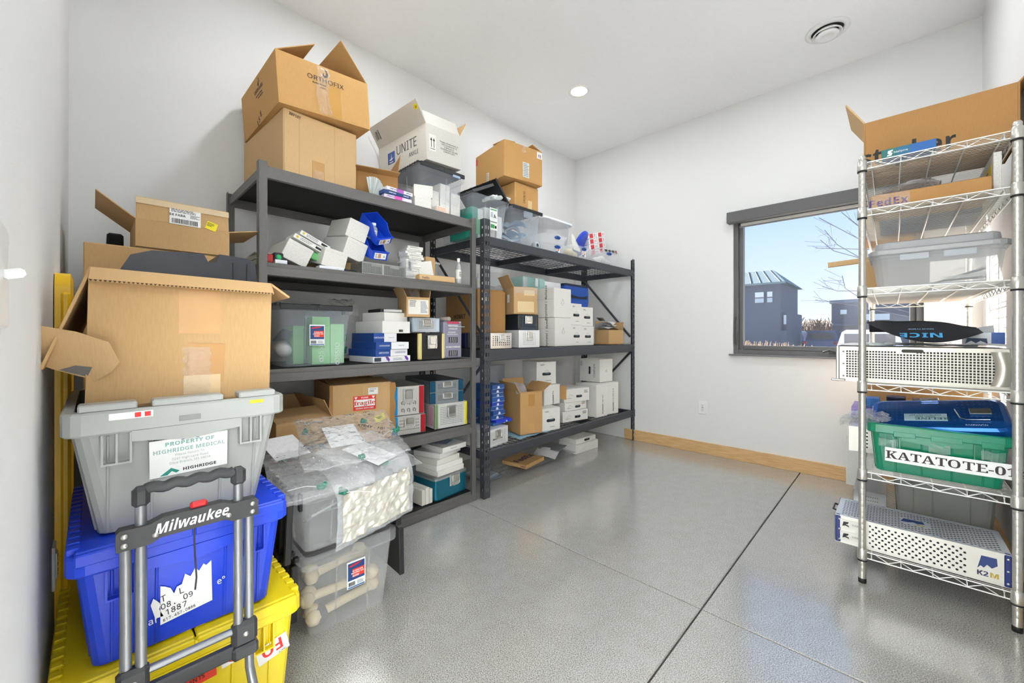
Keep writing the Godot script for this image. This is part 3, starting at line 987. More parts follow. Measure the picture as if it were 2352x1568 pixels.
	sticker(g, "yellow_scrap", Transform3D(Basis(Vector3(0, 0, -1), Vector3.UP, Vector3(1, 0, 0)), Vector3(0.2655, 0.264, -0.135)), 0.03, 0.008, fl("e9d429", 0.6))
	part(g, "grip_notch", bx(S(), Vector3(0.266, 0.243, 0.0), Vector3(0.002, 0.012, 0.04), 0.001), fl("8b8d8a", 0.5))

	# the large carton
	var c := carton("cardboard_box", "large open brown carton standing in the grey tote, its torn side flap hanging", Vector3(1.145, 0.905, 3.645), -0.055, Vector3(0.49, 0.318, 0.358), M.card, {"flaps": [["x", 128.0, 0.05], ["z", 163.0, 0.235], ["n", 125.0, 0.06]], "wall": 0.006, "fluted": true, "tx": -0.02})
	var cf := side(Vector3(0.49, 0.318, 0.358), "x")
	tape(c, move(cf, 0.02, 0.075, 0.02), 0.085, 0.12, fl("c99b62", 0.35))
	tape(c, move(cf, 0.035, -0.06, -0.01, 0.0008), 0.075, 0.1, fl("bf8f54", 0.18))
	tape(c, move(cf, 0.028, -0.125, 0.01, 0.0016), 0.075, 0.07, fl("dcbd8e", 0.4))
	# wrinkled clear tape
	part(c, "tape", sheet(S(), 8, 20, func(u, v): return move(cf, 0.0, 0.0) * Vector3(-0.012 + u * 0.055 + 0.003 * sin(v * 31), -0.15 + v * 0.13, 0.003 + 0.004 * absf(sin(u * 9.0 + v * 5.0)) * sin(v * 3.1))), M.film)
	# the torn liner at the corner of the hanging flap
	var liner := [Vector2(-0.09, 0.0), Vector2(-0.045, 0.065), Vector2(0.03, 0.05), Vector2(0.085, 0.028), Vector2(0.1, -0.02), Vector2(0.085, -0.04), Vector2(0.04, -0.07), Vector2(0.035, -0.055), Vector2(-0.02, -0.035)]
	var ls := S()
	extrude(ls, liner, 0.003)
	var lp := part(c, "torn_flap", ls, M.card_pale)
	lp.transform = Transform3D(Basis(Vector3(0, 1, 0), PI / 2 - 0.5) * Basis(Vector3(1, 0, 0), 0.25), Vector3(0.235, 0.125, 0.215))
	ls = S()
	extrude(ls, [Vector2(-0.08, 0.002), Vector2(-0.045, 0.06), Vector2(-0.028, 0.058), Vector2(-0.04, 0.03), Vector2(-0.052, 0.008)], 0.0006, move(Transform3D(), 0, 0, 0, 0.002))
	extrude(ls, [Vector2(-0.01, -0.036), Vector2(0.038, -0.052), Vector2(0.05, -0.03), Vector2(0.02, -0.026)], 0.0006, move(Transform3D(), 0, 0, 0, 0.002))
	part(lp, "bare_liner", ls, fl("76716f", 0.9), "grey bare patch where the paper has torn off")

	# dark case in the carton
	var k := thing("equipment_case", "dark navy moulded case sticking out of the large carton", "case", Vector3(1.165, 1.0, 3.625), 0.0)
	var prof := [Vector2(-0.15, 0.0), Vector2(-0.15, 0.245), Vector2(-0.132, 0.283), Vector2(-0.09, 0.3), Vector2(0.02, 0.306), Vector2(0.032, 0.282), Vector2(0.048, 0.284), Vector2(0.058, 0.31), Vector2(0.13, 0.306), Vector2(0.148, 0.292), Vector2(0.152, 0.25), Vector2(0.152, 0.0)]
	part(k, "shell", extrude(S(), prof, 0.16, Transform3D(Basis(Vector3(0, 0, -1), Vector3.UP, Vector3(1, 0, 0)), Vector3.ZERO)), fl("20222d", 0.42))
	for u in [0.09, 0.125]:
		part(k, "groove_rib", bx(S(), Vector3(0.081, 0.2, -u), Vector3(0.003, 0.18, 0.003), 0.001), fl("181a24", 0.5))

	# behind: wide low carton with the labelled box on it
	carton("cardboard_box", "plain brown carton standing on the floor beneath the wide carton in the corner", Vector3(0.43, 0, 3.62), 0.0, Vector3(0.56, 0.6, 0.44), M.card_dark, {"brown": true})
	carton("cardboard_box", "wide plain brown carton under the small open box in the corner", Vector3(0.43, 0.602, 3.655), 0.003, Vector3(0.5, 0.79, 0.385), M.card, {"brown": true, "seam": false})
	var f := carton("cardboard_box", "open brown box with barcode label and yellow sticker, above the navy case", Vector3(0.53, 1.393, 3.575), 0.0, Vector3(0.3, 0.105, 0.285), M.card, {"flaps": [["x", -6.0, 0.085], ["z", 52.0, 0.13], ["n", 78.0, 0.12]]})
	var ft := side(Vector3(0.3, 0.105, 0.285), "x") * Transform3D(Basis(Vector3(1, 0, 0), deg_to_rad(-6.0)), Vector3(0, 0.0525, 0.0015))
	l = sticker(f, "barcode_label", move(ft, -0.0, 0.03, -0.02), 0.095, 0.062, white)
	txt(l, "SX FARA", 0.009, move(Transform3D(), -0.024, 0.005, 0, 0.001), ink, "b")
	barcode(l, move(Transform3D(), 0, -0.018, 0, 0.001), 0.08, 0.018, 5)
	lines(l, move(Transform3D(), 0.0, 0.022, 0, 0.001), 0.085, 0.014, 3, ink, 8)
	lines(l, move(Transform3D(), 0.03, 0.006, 0, 0.001), 0.03, 0.014, 3, ink, 9)
	l = sticker(f, "yellow_sticker", move(ft, 0.082, 0.012, -0.3), 0.036, 0.032, fl("f3e11c", 0.6))
	lines(l, move(Transform3D(), -0.004, 0.004, 0, 0.001), 0.024, 0.016, 3, ink, 4)
	part(f, "upper_edge", bx(S(), Vector3(0, 0.07, 0.0008), Vector3(0.282, 0.022, 0.001), 0, ft), fl("dcc4a0", 0.8))
	# things stuffed in behind it
	solo("foam_block", bx(S(), Vector3(0, 0.04, 0), Vector3(0.12, 0.09, 0.05), 0.008, Transform3D(Basis(Vector3(0, 0, 1), 0.2), Vector3.ZERO)), fl("26262a", 0.95), "black foam block lying behind the open box's left flap", "foam", Vector3(0.3, 1.4, 3.76))
	solo("bubble_wrap", sheet(S(), 10, 10, func(u, v): return Vector3((u - 0.5) * 0.22, 0.11 + 0.045 * sin(u * 5.0) * cos(v * 4.0), (v - 0.5) * 0.24)), M.film_milky, "clump of clear plastic wrap inside the labelled open box", "plastic wrap", Vector3(0.53, 1.41, 3.575))

	# yellow panel in the corner
	var yp := thing("yellow_board", "tall yellow plastic panel with a rounded top standing against the near wall", "plastic panel", Vector3(0.86, 0, 3.883))
	var pr := [Vector2(-0.14, 0.0), Vector2(0.14, 0.0)]
	for i in 9: pr.append(Vector2(0.1 + cos(PI / 2 * i / 8) * 0.04, 1.2 + sin(PI / 2 * i / 8) * 0.05))
	for i in 9: pr.append(Vector2(-0.1 - sin(PI / 2 * i / 8) * 0.04, 1.2 + cos(PI / 2 * i / 8) * 0.05))
	part(yp, "panel", extrude(S(), pr, 0.03), fl("f0bf12", 0.35))
	part(yp, "edge_band", bx(S(), Vector3(0.135, 0.6, -0.006), Vector3(0.02, 1.19, 0.02), 0.006), fl("f0bf12", 0.35))
	hand_truck()
	clear_totes()


func solo(called: String, s: SurfaceTool, m: Material, label: String, category: String, at: Vector3, yaw := 0.0, group := "") -> MeshInstance3D:
	var o := part(self, numbered(called), s, m)
	o.position = at
	o.rotation.y = yaw
	tag(o, label, category, group)
	return o


func hand_truck() -> void:
	var o := thing("hand_truck", "folding hand truck with grey tubes and a black grip in front of the stacked totes", "hand truck", Vector3(1.575, 0, 3.674))
	var alu := fl("8e9094", 0.32, 0.7)
	var blk := fl("343436", 0.5)
	var rivet := fl("c2c0bb", 0.3, 0.8)
	# z in the truck's own axes: left of the picture is +z
	for z in [0.083, -0.083]:
		part(o, "inner_tube", tube(S(), [Vector3(0.0, 0.37, z), Vector3(0.0, 0.745, z)], 0.0095, 14), alu)
		part(o, "grip_corner", bx(S(), Vector3(0.0, 0.75, z), Vector3(0.026, 0.042, 0.028), 0.008), blk)
	for z in [0.105, -0.105]:
		part(o, "outer_tube", tube(S(), [Vector3(-0.004, 0.36, z), Vector3(-0.004, 0.69, z)], 0.0095, 14), alu)
	for z in [0.105, -0.105]:
		part(o, "leg", tube(S(), [Vector3(0.0, 0.36, z), Vector3(0.002, 0.3, z), Vector3(0.02, 0.27, z * 1.02), Vector3(0.07, 0.22, z * 1.04), Vector3(0.08, 0.08, z * 1.04)], 0.0095, 12), alu)
	var s := S()
	s.set_smooth_group(0)
	var grip := []
	for i in 29:
		var u := i / 28.0
		grip.append(Vector3(0, 0.763 + 0.0025 * sin(u * TAU * 4.0), 0.075 - u * 0.15))
	tube(s, grip, 0.0115, 12)
	part(o, "grip", s, blk)
	s = S()
	extrude(s, [Vector2(-0.12, -0.022), Vector2(-0.12, 0.012), Vector2(-0.115, 0.018), Vector2(-0.07, 0.018), Vector2(-0.05, 0.026), Vector2(0.05, 0.026), Vector2(0.07, 0.018), Vector2(0.115, 0.018), Vector2(0.12, 0.012), Vector2(0.12, -0.022), Vector2(0.07, -0.022), Vector2(0.055, -0.014), Vector2(-0.055, -0.014), Vector2(-0.07, -0.022)], 0.026, Transform3D(Basis(Vector3(0, 0, -1), Vector3.UP, Vector3(1, 0, 0)), Vector3(0.002, 0.676, 0)))
	var cb := part(o, "crossbar", s, blk)
	txt(cb, "Milwaukee", 0.021, Transform3D(Basis(Vector3(0, 0, -1), Vector3.UP, Vector3(1, 0, 0)), Vector3(0.0155, 0.6815, 0)), fl("f2f2f0", 0.5), "b", 0.82, 0.25, 0.02)
	for q in [[-0.108, 0.006], [-0.108, -0.012], [-0.062, -0.006], [0.062, -0.006], [0.108, 0.006], [0.108, -0.012]]:
		part(cb, "rivet", lathe(S(), [Vector2(0.0055, 0), Vector2(0.005, 0.002), Vector2(0.0, 0.003)], 12, Transform3D(Basis(Vector3(0, 0, 1), -PI / 2), Vector3(0.015, 0.676 + q[1], -q[0]))), rivet)
	part(o, "release_button", bx(S(), Vector3(0.0, 0.707, -0.01), Vector3(0.016, 0.014, 0.03), 0.004), fl("c8272a", 0.4), "red release button")
	for z in [0.095, -0.095]:
		var br := part(o, "bracket", bx(S(), Vector3(0.0, 0.385, z), Vector3(0.03, 0.055, 0.05), 0.008), blk)
		part(br, "band", bx(S(), Vector3(0.002, 0.345, z), Vector3(0.032, 0.03, 0.052), 0.006), blk)
		part(br, "rivet", lathe(S(), [Vector2(0.006, 0), Vector2(0.005, 0.002), Vector2(0.0, 0.003)], 12, Transform3D(Basis(Vector3(0, 0, 1), -PI / 2), Vector3(0.015, 0.385, z))), rivet)
	part(o, "lower_bar", tube(S(), [Vector3(0.0, 0.395, 0.075), Vector3(0.0, 0.395, -0.075)], 0.008, 10), alu)
	part(o, "lower_bar", bx(S(), Vector3(0.0, 0.35, 0.0), Vector3(0.02, 0.03, 0.15), 0.004), blk)
	part(o, "toe_plate", bx(S(), Vector3(0.075, 0.16, -0.0), Vector3(0.012, 0.26, 0.17), 0.006), fl("a9aaab", 0.38, 0.7))
	part(o, "toe_plate_rim", tube(S(), [Vector3(0.084, 0.04, 0.085), Vector3(0.084, 0.27, 0.085), Vector3(0.084, 0.292, 0.06), Vector3(0.084, 0.292, -0.06), Vector3(0.084, 0.27, -0.085), Vector3(0.084, 0.04, -0.085)], 0.007, 8), fl("2c2c2e", 0.5))
	for z in [0.105, -0.105]:
		part(o, "wheel", lathe(S(), [Vector2(0.0, -0.012), Vector2(0.05, -0.012), Vector2(0.06, -0.006), Vector2(0.06, 0.006), Vector2(0.05, 0.012), Vector2(0.0, 0.012)], 24, Transform3D(Basis(Vector3(1, 0, 0), PI / 2), Vector3(0.05, 0.06, z * 1.25))), fl("242426", 0.7))
	part(o, "lock_cable", tube(S(), [Vector3(0.006, 0.665, -0.001), Vector3(0.004, 0.6, -0.003), Vector3(0.002, 0.55, -0.006), Vector3(0.0, 0.523, -0.004)], 0.0018, 6), fl("2e2a28", 0.5))


func clear_totes() -> void:
	var cm := clear("f8fafd", 0.21, 0.3)
	var bk := fl("232325", 0.5)
	var a := tote("storage_tote", "clear tote of bone models on the floor with black hanging lids", Vector3(0.965, 0, 3.14), -0.04, Vector3(0.5, 0.296, 0.36), cm, {"hanging": true, "lid_mat": bk, "ribs": [-0.17, 0.2], "brackets": false, "wall": 0.002, "swing": 0.02})
	price_label(a, Transform3D(Basis(Vector3(0, 0, -1), Vector3.UP, Vector3(1, 0, 0)), Vector3(0.23, 0.175, -0.015)))
	var c := tote("storage_tote", "clear tote stacked on the tote of bone models, half covered by plastic bags", Vector3(0.95, 0.297, 3.15), -0.04, Vector3(0.5, 0.225, 0.36), cm, {"hanging": true, "lid_mat": bk, "ribs": [-0.17, 0.2], "brackets": false, "wall": 0.002, "lid_len": 0.22, "swing": 0.04})
	part(c, "rim_handle", bx(S(), Vector3(0.248, 0.2, 0.17), Vector3(0.02, 0.06, 0.012), 0.003), bk)
	# what shows through
	var bone := fl("ead9b4", 0.6)
	for q in [[Vector3(1.115, 0.042, 3.14), 0.08, 0.24], [Vector3(1.11, 0.1, 3.15), -0.1, 0.24], [Vector3(1.04, 0.155, 3.14), 0.15, 0.21]]:
		var b := thing("bone_model", ["cream long bone model lying lowest in the clear tote on the floor", "cream long bone model lying across the middle of the clear tote on the floor", "cream long bone model lying uppermost in the clear tote on the floor"][taken.get("bone_model", 0)], "bone model", q[0], q[1], "bone models in the clear tote")
		var h: float = q[2] / 2
		part(b, "shaft", tube(S(), [Vector3(0, 0, h), Vector3(0.006, 0.006, 0), Vector3(0, 0, -h)], 0.016, 12), bone)
		for e in [[h, 0.034], [h + 0.01, 0.028], [-h, 0.03]]:
			part(b, "knuckle", lathe(S(), [Vector2(0, -e[1]), Vector2(e[1] * 0.7, -e[1] * 0.7), Vector2(e[1], 0), Vector2(e[1] * 0.7, e[1] * 0.7), Vector2(0, e[1])], 14, Transform3D(Basis(), Vector3(0.016 if e[1] == 0.028 else -0.01, 0.004, e[0]))), bone)
	solo("rolled_bag", sheet(S(), 12, 10, func(u, v): return Vector3(0.04 * cos(u * TAU) * sin(v * PI), 0.035 + 0.034 * sin(u * TAU) * sin(v * PI), (v - 0.5) * 0.1)), fl("5b5f70", 0.4), "grey-blue rolled bag in the front corner of the clear tote", "bag", Vector3(1.12, 0.005, 3.25))
	for i in 4:
		solo("paper_packet", bx(S(), Vector3.ZERO, Vector3(0.15, 0.008, 0.1), 0.002, Transform3D(Basis.from_euler(Vector3(0.25 - 0.1 * i, 0.2 * i, 0.5 - 0.15 * i)), Vector3.ZERO)), fl(["dfe6e2", "cfdad6", "e6e9ea", "c3d4cd"][i], 0.5), "pale green packet lying in the upper clear tote", "packet", Vector3(1.02 + 0.015 * i, 0.37 + 0.022 * i, 3.2 - 0.06 * i), 0.2 * i, "pale packets in the upper clear tote")
	bags()


func price_label(p: Node3D, t: Transform3D) -> void:
	var l := sticker(p, "price_label", move(t, 0, 0, 0, 0.002), 0.07, 0.1, fl("f4f4f2", 0.5))
	part(l, "blue_print", bx(S(), Vector3(0, 0.012, 0.0014), Vector3(0.063, 0.064, 0.0008)), fl("23447c", 0.5))
	part(l, "red_print", bx(S(), Vector3(0.008, 0.005, 0.0022), Vector3(0.045, 0.03, 0.0008)), fl("dd3a24", 0.5))
	part(l, "swoosh_print", extrude(S(), [Vector2(-0.026, 0.03), Vector2(0.005, 0.034), Vector2(0.022, 0.042), Vector2(0.0, 0.04), Vector2(-0.026, 0.036)], 0.001, move(Transform3D(), 0, 0, 0, 0.002)), fl("c9252d", 0.5))
	txt(l, "12 GALLON", 0.0055, move(Transform3D(), 0.004, 0.013, 0, 0.0028), fl("ffffff", 0.5), "b")
	txt(l, "INDUSTRIAL TOTE", 0.0045, move(Transform3D(), 0.004, 0.005, 0, 0.0028), fl("ffffff", 0.5), "b", 0.9)
	lines(l, move(Transform3D(), 0.0, -0.005, 0, 0.0028), 0.03, 0.008, 2, fl("ffffff", 0.5), 3)
	barcode(l, move(Transform3D(), -0.016, -0.034, 0, 0.001), 0.026, 0.014, 12)
	lines(l, move(Transform3D(), 0.016, -0.034, 0, 0.001), 0.026, 0.014, 4, fl("7d8794", 0.5), 13)
	part(l, "blue_print", bx(S(), Vector3(0, -0.046, 0.0014), Vector3(0.063, 0.004, 0.0008)), fl("2a5fa0", 0.5))


func bag(called: String, label: String, path: Array, axis: Vector3, w: float, puff: float, m: Material, rng_seed: int, ripple := 0.006) -> Node3D:
	# a zip bag swept along a hanging line: two films with air and creases between them, and the zip across the mouth
	var n := FastNoiseLite.new()
	n.seed = rng_seed
	n.frequency = 9.0
	var o := thing(called, label, "plastic bag", path[0], 0.0)
	var c := Curve3D.new()
	for p in path: c.add_point(p - path[0])
	var len := c.get_baked_length()
	var film := func(sg: float) -> Callable:
		return func(u: float, v: float) -> Vector3:
			var q := c.sample_baked(v * len, true)
			var q2 := c.sample_baked(minf(v * len + 0.01, len), true)
			var q1 := c.sample_baked(maxf(v * len - 0.01, 0.0), true)
			var nn := axis.cross(q2 - q1).normalized()
			var at := q + axis * (u - 0.5) * w
			var e := sin(clampf(u, 0, 1) * PI) * sin(clampf(v, 0, 1) * PI)
			return at + nn * (sg * puff * sqrt(maxf(e, 0.0)) + ripple * n.get_noise_3d(at.x * 2 + sg, at.y * 2, at.z * 2) * 2.0 + 0.5 * ripple * absf(n.get_noise_3d(at.x * 6 + sg, at.y * 6, at.z * 6)))
	var s := S()
	sheet(s, 44, 44, film.call(1.0))
	part(o, "upper_film", s, m)
	s = S()
	sheet(s, 20, 20, film.call(-1.0))
	part(o, "lower_film", s, m)
	var zip := []
	for i in 21: zip.append(film.call(1.0).call(i / 20.0, 0.95) + Vector3(0.001, 0.001, 0))
	part(o, "zip_strip", tube(S(), zip, 0.0022, 5), M.film_milky)
	return o


func bags() -> void:
	# the heap of zip bags over the two clear totes
	var up := Vector3(0, 0, -1)
	var milky: Material = M.film_milky
	bag("plastic_bag", "wide clear zip bag lying furthest back over the clear totes", [Vector3(0.78, 0.56, 3.2), Vector3(0.9, 0.6, 3.2), Vector3(1.05, 0.6, 3.22), Vector3(1.2, 0.56, 3.25), Vector3(1.26, 0.52, 3.27)], up, 0.36, 0.022, M.film, 3)
	bag("plastic_bag", "clear zip bag with a felt-pen note, on top of the heap", [Vector3(0.8, 0.7, 3.02), Vector3(0.95, 0.66, 3.05), Vector3(1.1, 0.635, 3.1), Vector3(1.22, 0.6, 3.12)], Vector3(0.1, 0.0, -1).normalized(), 0.4, 0.025, M.film, 5, 0.009)
	bag("plastic_bag", "clear zip bag whose zipped mouth stands up at the back of the heap", [Vector3(1.2, 0.56, 3.16), Vector3(1.14, 0.585, 3.06), Vector3(1.09, 0.58, 2.95), Vector3(1.07, 0.572, 2.885)], Vector3(0.05, -0.62, -0.78).normalized(), 0.31, 0.014, M.film, 9, 0.01)
	bag("plastic_bag", "milky zip bag of foil packs hanging over the front of the clear totes", [Vector3(1.03, 0.585, 3.1), Vector3(1.15, 0.58, 3.08), Vector3(1.225, 0.53, 3.07), Vector3(1.245, 0.43, 3.07), Vector3(1.25, 0.335, 3.08)], Vector3(0, 0.16, -1).normalized(), 0.31, 0.02, milky, 13, 0.007)
	var crumple := FastNoiseLite.new()
	crumple.seed = 8
	crumple.frequency = 0.1
	solo("foil_pack", sheet(S(), 60, 40, func(u, v): return Vector3(0.02 * (absf(crumple.get_noise_2d(u * 27, v * 17)) - 0.2) + 0.008 * crumple.get_noise_2d(u * 80 + 9, v * 50), (v - 0.5) * 0.17 + 0.04 * (u - 0.5), (0.5 - u) * 0.27)), fl("dfd8c8", 0.24, 0.5), "crinkled silvery foil pack inside the hanging bag", "foil pack", Vector3(1.247, 0.435, 3.07))
	for q in [[Vector3(1.0, 0.655, 3.1), -0.15, "white slip of paper in the bag with the felt-pen note"], [Vector3(1.14, 0.6, 3.05), 0.5, "white folded paper on the bag that hangs over the front"], [Vector3(0.93, 0.632, 3.3), 0.1, "white paper slip under the film at the left of the heap"]]:
		solo("paper_sheet", bx(S(), Vector3.ZERO, Vector3(0.17, 0.002, 0.13), 0, Transform3D(Basis.from_euler(Vector3(0, q[1], -0.28)), Vector3.ZERO)), M.paper, q[2], "paper", q[0])
	var caps := [Vector3(1.17, 0.6, 3.1), Vector3(1.22, 0.545, 3.27), Vector3(1.08, 0.655, 2.9), Vector3(0.86, 0.66, 3.2), Vector3(1.235, 0.51, 3.2), Vector3(1.2, 0.565, 3.02), Vector3(0.92, 0.68, 2.97), Vector3(0.98, 0.6, 3.32)]
	for i in caps.size():
		var o := thing("tubing_clamp", ["green tubing clamp with a thin tube in the middle of the heap of bags", "green tubing clamp at the front left corner of the heap of bags", "green tubing clamp at the right end of the heap of bags", "green tubing clamp at the back of the heap of bags", "green tubing clamp under the film left of the foil pack", "green tubing clamp above the foil pack", "green tubing clamp beside the standing bag mouth", "green tubing clamp at the far left of the heap of bags"][i], "clamp", caps[i], i * 0.9, "green clamps in the bags")
		var s := S()
		bx(s, Vector3.ZERO, Vector3(0.03, 0.016, 0.022), 0.004)
		bx(s, Vector3(0.012, 0.008, 0), Vector3(0.014, 0.016, 0.012), 0.004)
		part(o, "clamp_body", s, fl("1d7a63", 0.4))
		part(o, "tube", tube(S(), [Vector3(-0.015, 0, 0), Vector3(-0.05, 0.006, 0.01), Vector3(-0.1, 0.0, 0.03)], 0.002, 6), clear("ffffff", 0.4, 0.1))
	var note := thing("pen_note", "black felt-pen writing on the top bag", "writing", Vector3(1.03, 0.675, 2.99), 0.0)
	var nt := Transform3D(Basis(Vector3(0.55, -0.2, -0.8).normalized(), Vector3(-0.8, 0.25, -0.55).normalized(), Vector3(0.3, 0.95, 0.0)).orthonormalized(), Vector3.ZERO)
	txt(note, "XTRAY - 10\"", 0.02, nt, fl("2c2c30", 0.7), "", 0.8, 0.1)
	txt(note, "J.C", 0.018, move(nt, 0.05, -0.03), fl("2c2c30", 0.7), "", 0.8, 0.1)


# ------------------------------------------------------------------ what stands on the grey rack
func white_box(label: String, at: Vector3, yaw: float, size: Vector3, group := "", tx := 0.0, tz := 0.0, m: Material = null) -> Node3D:
	# a small tuck-end carton: body with a lid panel whose edge and thumb slit show
	var t := thing("white_box", label, "box", at, yaw, group, tx, tz)
	part(t, "body", bx(S(), Vector3(0, size.y / 2, 0), size, 0.002), m if m else M.white_card)
	var s := S()
	bx(s, Vector3(0, size.y + 0.0004, 0), Vector3(size.x - 0.006, 0.0012, size.z - 0.004), 0.0004)
	bx(s, Vector3(size.x / 2 + 0.0002, size.y * 0.9, 0), Vector3(0.0012, size.y * 0.16, size.z - 0.012), 0.0004)
	part(t, "tuck_lid", s, m if m else M.white_card)
	return t


func slim_box(label: String, at: Vector3, yaw: float, size: Vector3, m: Material, group := "", tx := 0.0, tz := 0.0) -> Node3D:
	var t := thing("slim_box", label, "box", at, yaw, group, tx, tz)
	part(t, "body", bx(S(), Vector3(0, size.y / 2, 0), size, 0.0015), m)
	return t


func build_grey_rack_contents() -> void:
	var ink := fl("26262a", 0.6)
	var brown_ink := fl("4a3a28", 0.7)
	var white := fl("f4f3f0", 0.55)
	var red := fl("e2231f", 0.5)
	var navy := fl("1d3f86", 0.45)
	# ---- top shelf
	var c := carton("cardboard_box", "large plain brown carton on the top shelf under the carton with open flaps", Vector3(0.315, 1.817, 3.045), 0.05, Vector3(0.58, 0.318, 0.36), M.card_pale, {"brown": true, "bevel": 0.006})
	var cs := Vector3(0.58, 0.318, 0.36)
	tape(c, move(side(cs, "x"), -0.02, -0.1), 0.06, 0.1, fl("c79a63", 0.25))
	part(c, "tape", sheet(S(), 8, 10, func(u, v): return side(cs, "x") * Vector3(-0.045 + u * 0.05, -0.155 + v * 0.06, 0.003 + 0.003 * sin(u * 9 + v * 8))), M.film)
	for u in [0.06, -0.11]:
		part(c, "crease", bx(S(), side(cs, "x") * Vector3(u, 0.0, 0.0), Vector3(0.0012, 0.31, 0.002)), M.card)
	txt(c, "IMPORT", 0.014, move(side(cs, "x"), -0.13, 0.135, -0.1), brown_ink, "b", 0.7)
	var bs := Vector3(0.59, 0.235, 0.438)
	c = carton("cardboard_box", "big brown carton with a black printed mark and open flaps, uppermost on the grey rack", Vector3(0.352, 2.15, 3.021), 0.0, bs, M.card_orange, {"flaps": [["n", -37.0, 0.21], ["z", -62.0, 0.2], ["x", -176.0, 0.18], ["w", -176.0, 0.18]], "tx": 0.073, "tz": -0.016})
	for q in [["x", 0.0, 0.05, 1.0], ["z", 0.02, 0.045, 0.8]]:
		var f := move(side(bs, q[0]), q[1], q[2])
		txt(c, "ORTHOFIX", 0.02 * q[3], move(f, 0, 0, 0, 0.0012), ink, "", 1.35)
		part(c, "logo_print", extrude(S(), [Vector2(-0.014, 0.012), Vector2(-0.004, 0.002), Vector2(0.008, 0.006), Vector2(0.014, 0.02), Vector2(0.008, 0.038), Vector2(-0.004, 0.042), Vector2(0.004, 0.03), Vector2(0.002, 0.014), Vector2(-0.006, 0.012), Vector2(-0.008, 0.026)], 0.0012, move(f, 0.0, 0.014)), ink)
		txt(c, "Bone Growth Therapy", 0.008 * q[3], move(f, 0, -0.022), ink, "b", 1.1)
		txt(c, "www.orthofix.com", 0.008 * q[3], move(f, 0.02, -0.036), ink, "", 1.1)
	txt(c, "I S E", 0.03, move(side(bs, "z"), 0.0, -0.09, 0.5), brown_ink, "b")
	tape(c, move(side(bs, "x"), 0.035, -0.035), 0.07, 0.15, fl("c9974f", 0.25))
	part(c, "tape", sheet(S(), 14, 30, func(u, v): return side(bs, "x") * Vector3(-0.045 + u * 0.06 + 0.006 * sin(v * 8), 0.11 - v * 0.22, 0.004 + 0.0035 * sin(u * 23.0 + v * 11.0) * sin(v * 37.0 + u * 5.0))), M.film)
	# open-topped white box with a brown inside, on the clear tote
	var us := Vector3(0.56, 0.218, 0.268)
	c = carton("cardboard_box", "white shipping box with dark print and a yellow sticker, tilted on a clear tote", Vector3(0.315, 2.155, 2.283), 0.023, us, M.off_white_card, {"flaps": [["z", 30.0, 0.14], ["x", -24.0, 0.1], ["n", 30.0, 0.11, M.card]], "tx": 0.048, "tz": -0.018})
	var uz := side(us, "z")
	txt(c, "UNITE", 0.056, move(uz, 0.06, 0.03), fl("4c4b4e", 0.6), "", 1.1)
	txt(c, "ANKLE", 0.026, move(uz, 0.14, -0.035), fl("4c4b4e", 0.6), "", 1.0)
	var bl := sticker(c, "blue_print", move(uz, -0.12, 0.005), 0.085, 0.075, fl("2b4f95", 0.5))
	part(bl, "star_print", extrude(S(), [Vector2(-0.03, -0.012), Vector2(-0.003, -0.006), Vector2(0.002, 0.028), Vector2(0.005, -0.006), Vector2(0.032, -0.002), Vector2(0.0, -0.016)], 0.001, move(Transform3D(), 0, 0, 0, 0.001)), white)
	txt(bl, "PARAGON", 0.007, move(Transform3D(), 0, -0.028, 0, 0.001), white, "b")
	var flz := uz * Transform3D(Basis(Vector3(1, 0, 0), deg_to_rad(30.0)), Vector3(0, 0.109, 0.001))
	var ys := sticker(c, "yellow_sticker", move(flz, 0.25, 0.1, 0.0), 0.035, 0.028, fl("efdc18", 0.6))
	lines(ys, move(Transform3D(), 0.004, -0.003, 0, 0.001), 0.02, 0.012, 2, ink, 6)
	barcode(c, move(flz, -0.225, 0.075, PI / 2), 0.05, 0.02, 7)
	barcode(c, move(flz, -0.2, 0.075, PI / 2), 0.06, 0.014, 8)
	lines(c, move(flz, -0.245, 0.07, PI / 2), 0.05, 0.012, 2, ink, 9)
	var ux := side(us, "x")
	var ar := sticker(c, "arrow_print", move(ux, -0.09, 0.0), 0.05, 0.1, fl("e9e6df", 0.7))
	var aps := S()
	for x in [-0.01, 0.01]:
		bx(aps, Vector3(x, -0.005, 0.0014), Vector3(0.004, 0.045, 0.0008))
		extrude(aps, [Vector2(x - 0.008, 0.014), Vector2(x + 0.008, 0.014), Vector2(x, 0.032)], 0.0008, move(Transform3D(), 0, 0, 0, 0.0014))
	bx(aps, Vector3(0, -0.036, 0.0014), Vector3(0.036, 0.003, 0.0008))
	part(ar, "arrows", aps, ink)
	for q in [["Paragon 28 Instruments, LP", 0.028], ["14445 Grasslands Dr. St.", 0.014], ["Englewood, CO", 0.0], ["Distribution 855 786-2828", -0.014], ["GTIN 80112-0237", -0.028]]:
		txt(c, q[0], 0.0085, move(ux, 0.04, q[1]), fl("6f6d69", 0.7), "")
	# clear tote with a black lid under it
	var cm := clear("dfe8f5", 0.17, 0.3)
	var bk := fl("232325", 0.5)
	var tt := tote("storage_tote", "clear tote with a black lid directly beneath the white shipping box", Vector3(0.39, 1.817, 2.282), -0.02, Vector3(0.42, 0.3, 0.36), cm, {"lid": true, "lid_mat": bk, "brackets": false, "ribs": [0.1], "wall": 0.002})
	part(tt, "rim_notch", bx(S(), Vector3(0.21, 0.28, -0.1), Vector3(0.006, 0.016, 0.06), 0.002), fl("9db3cf", 0.4))
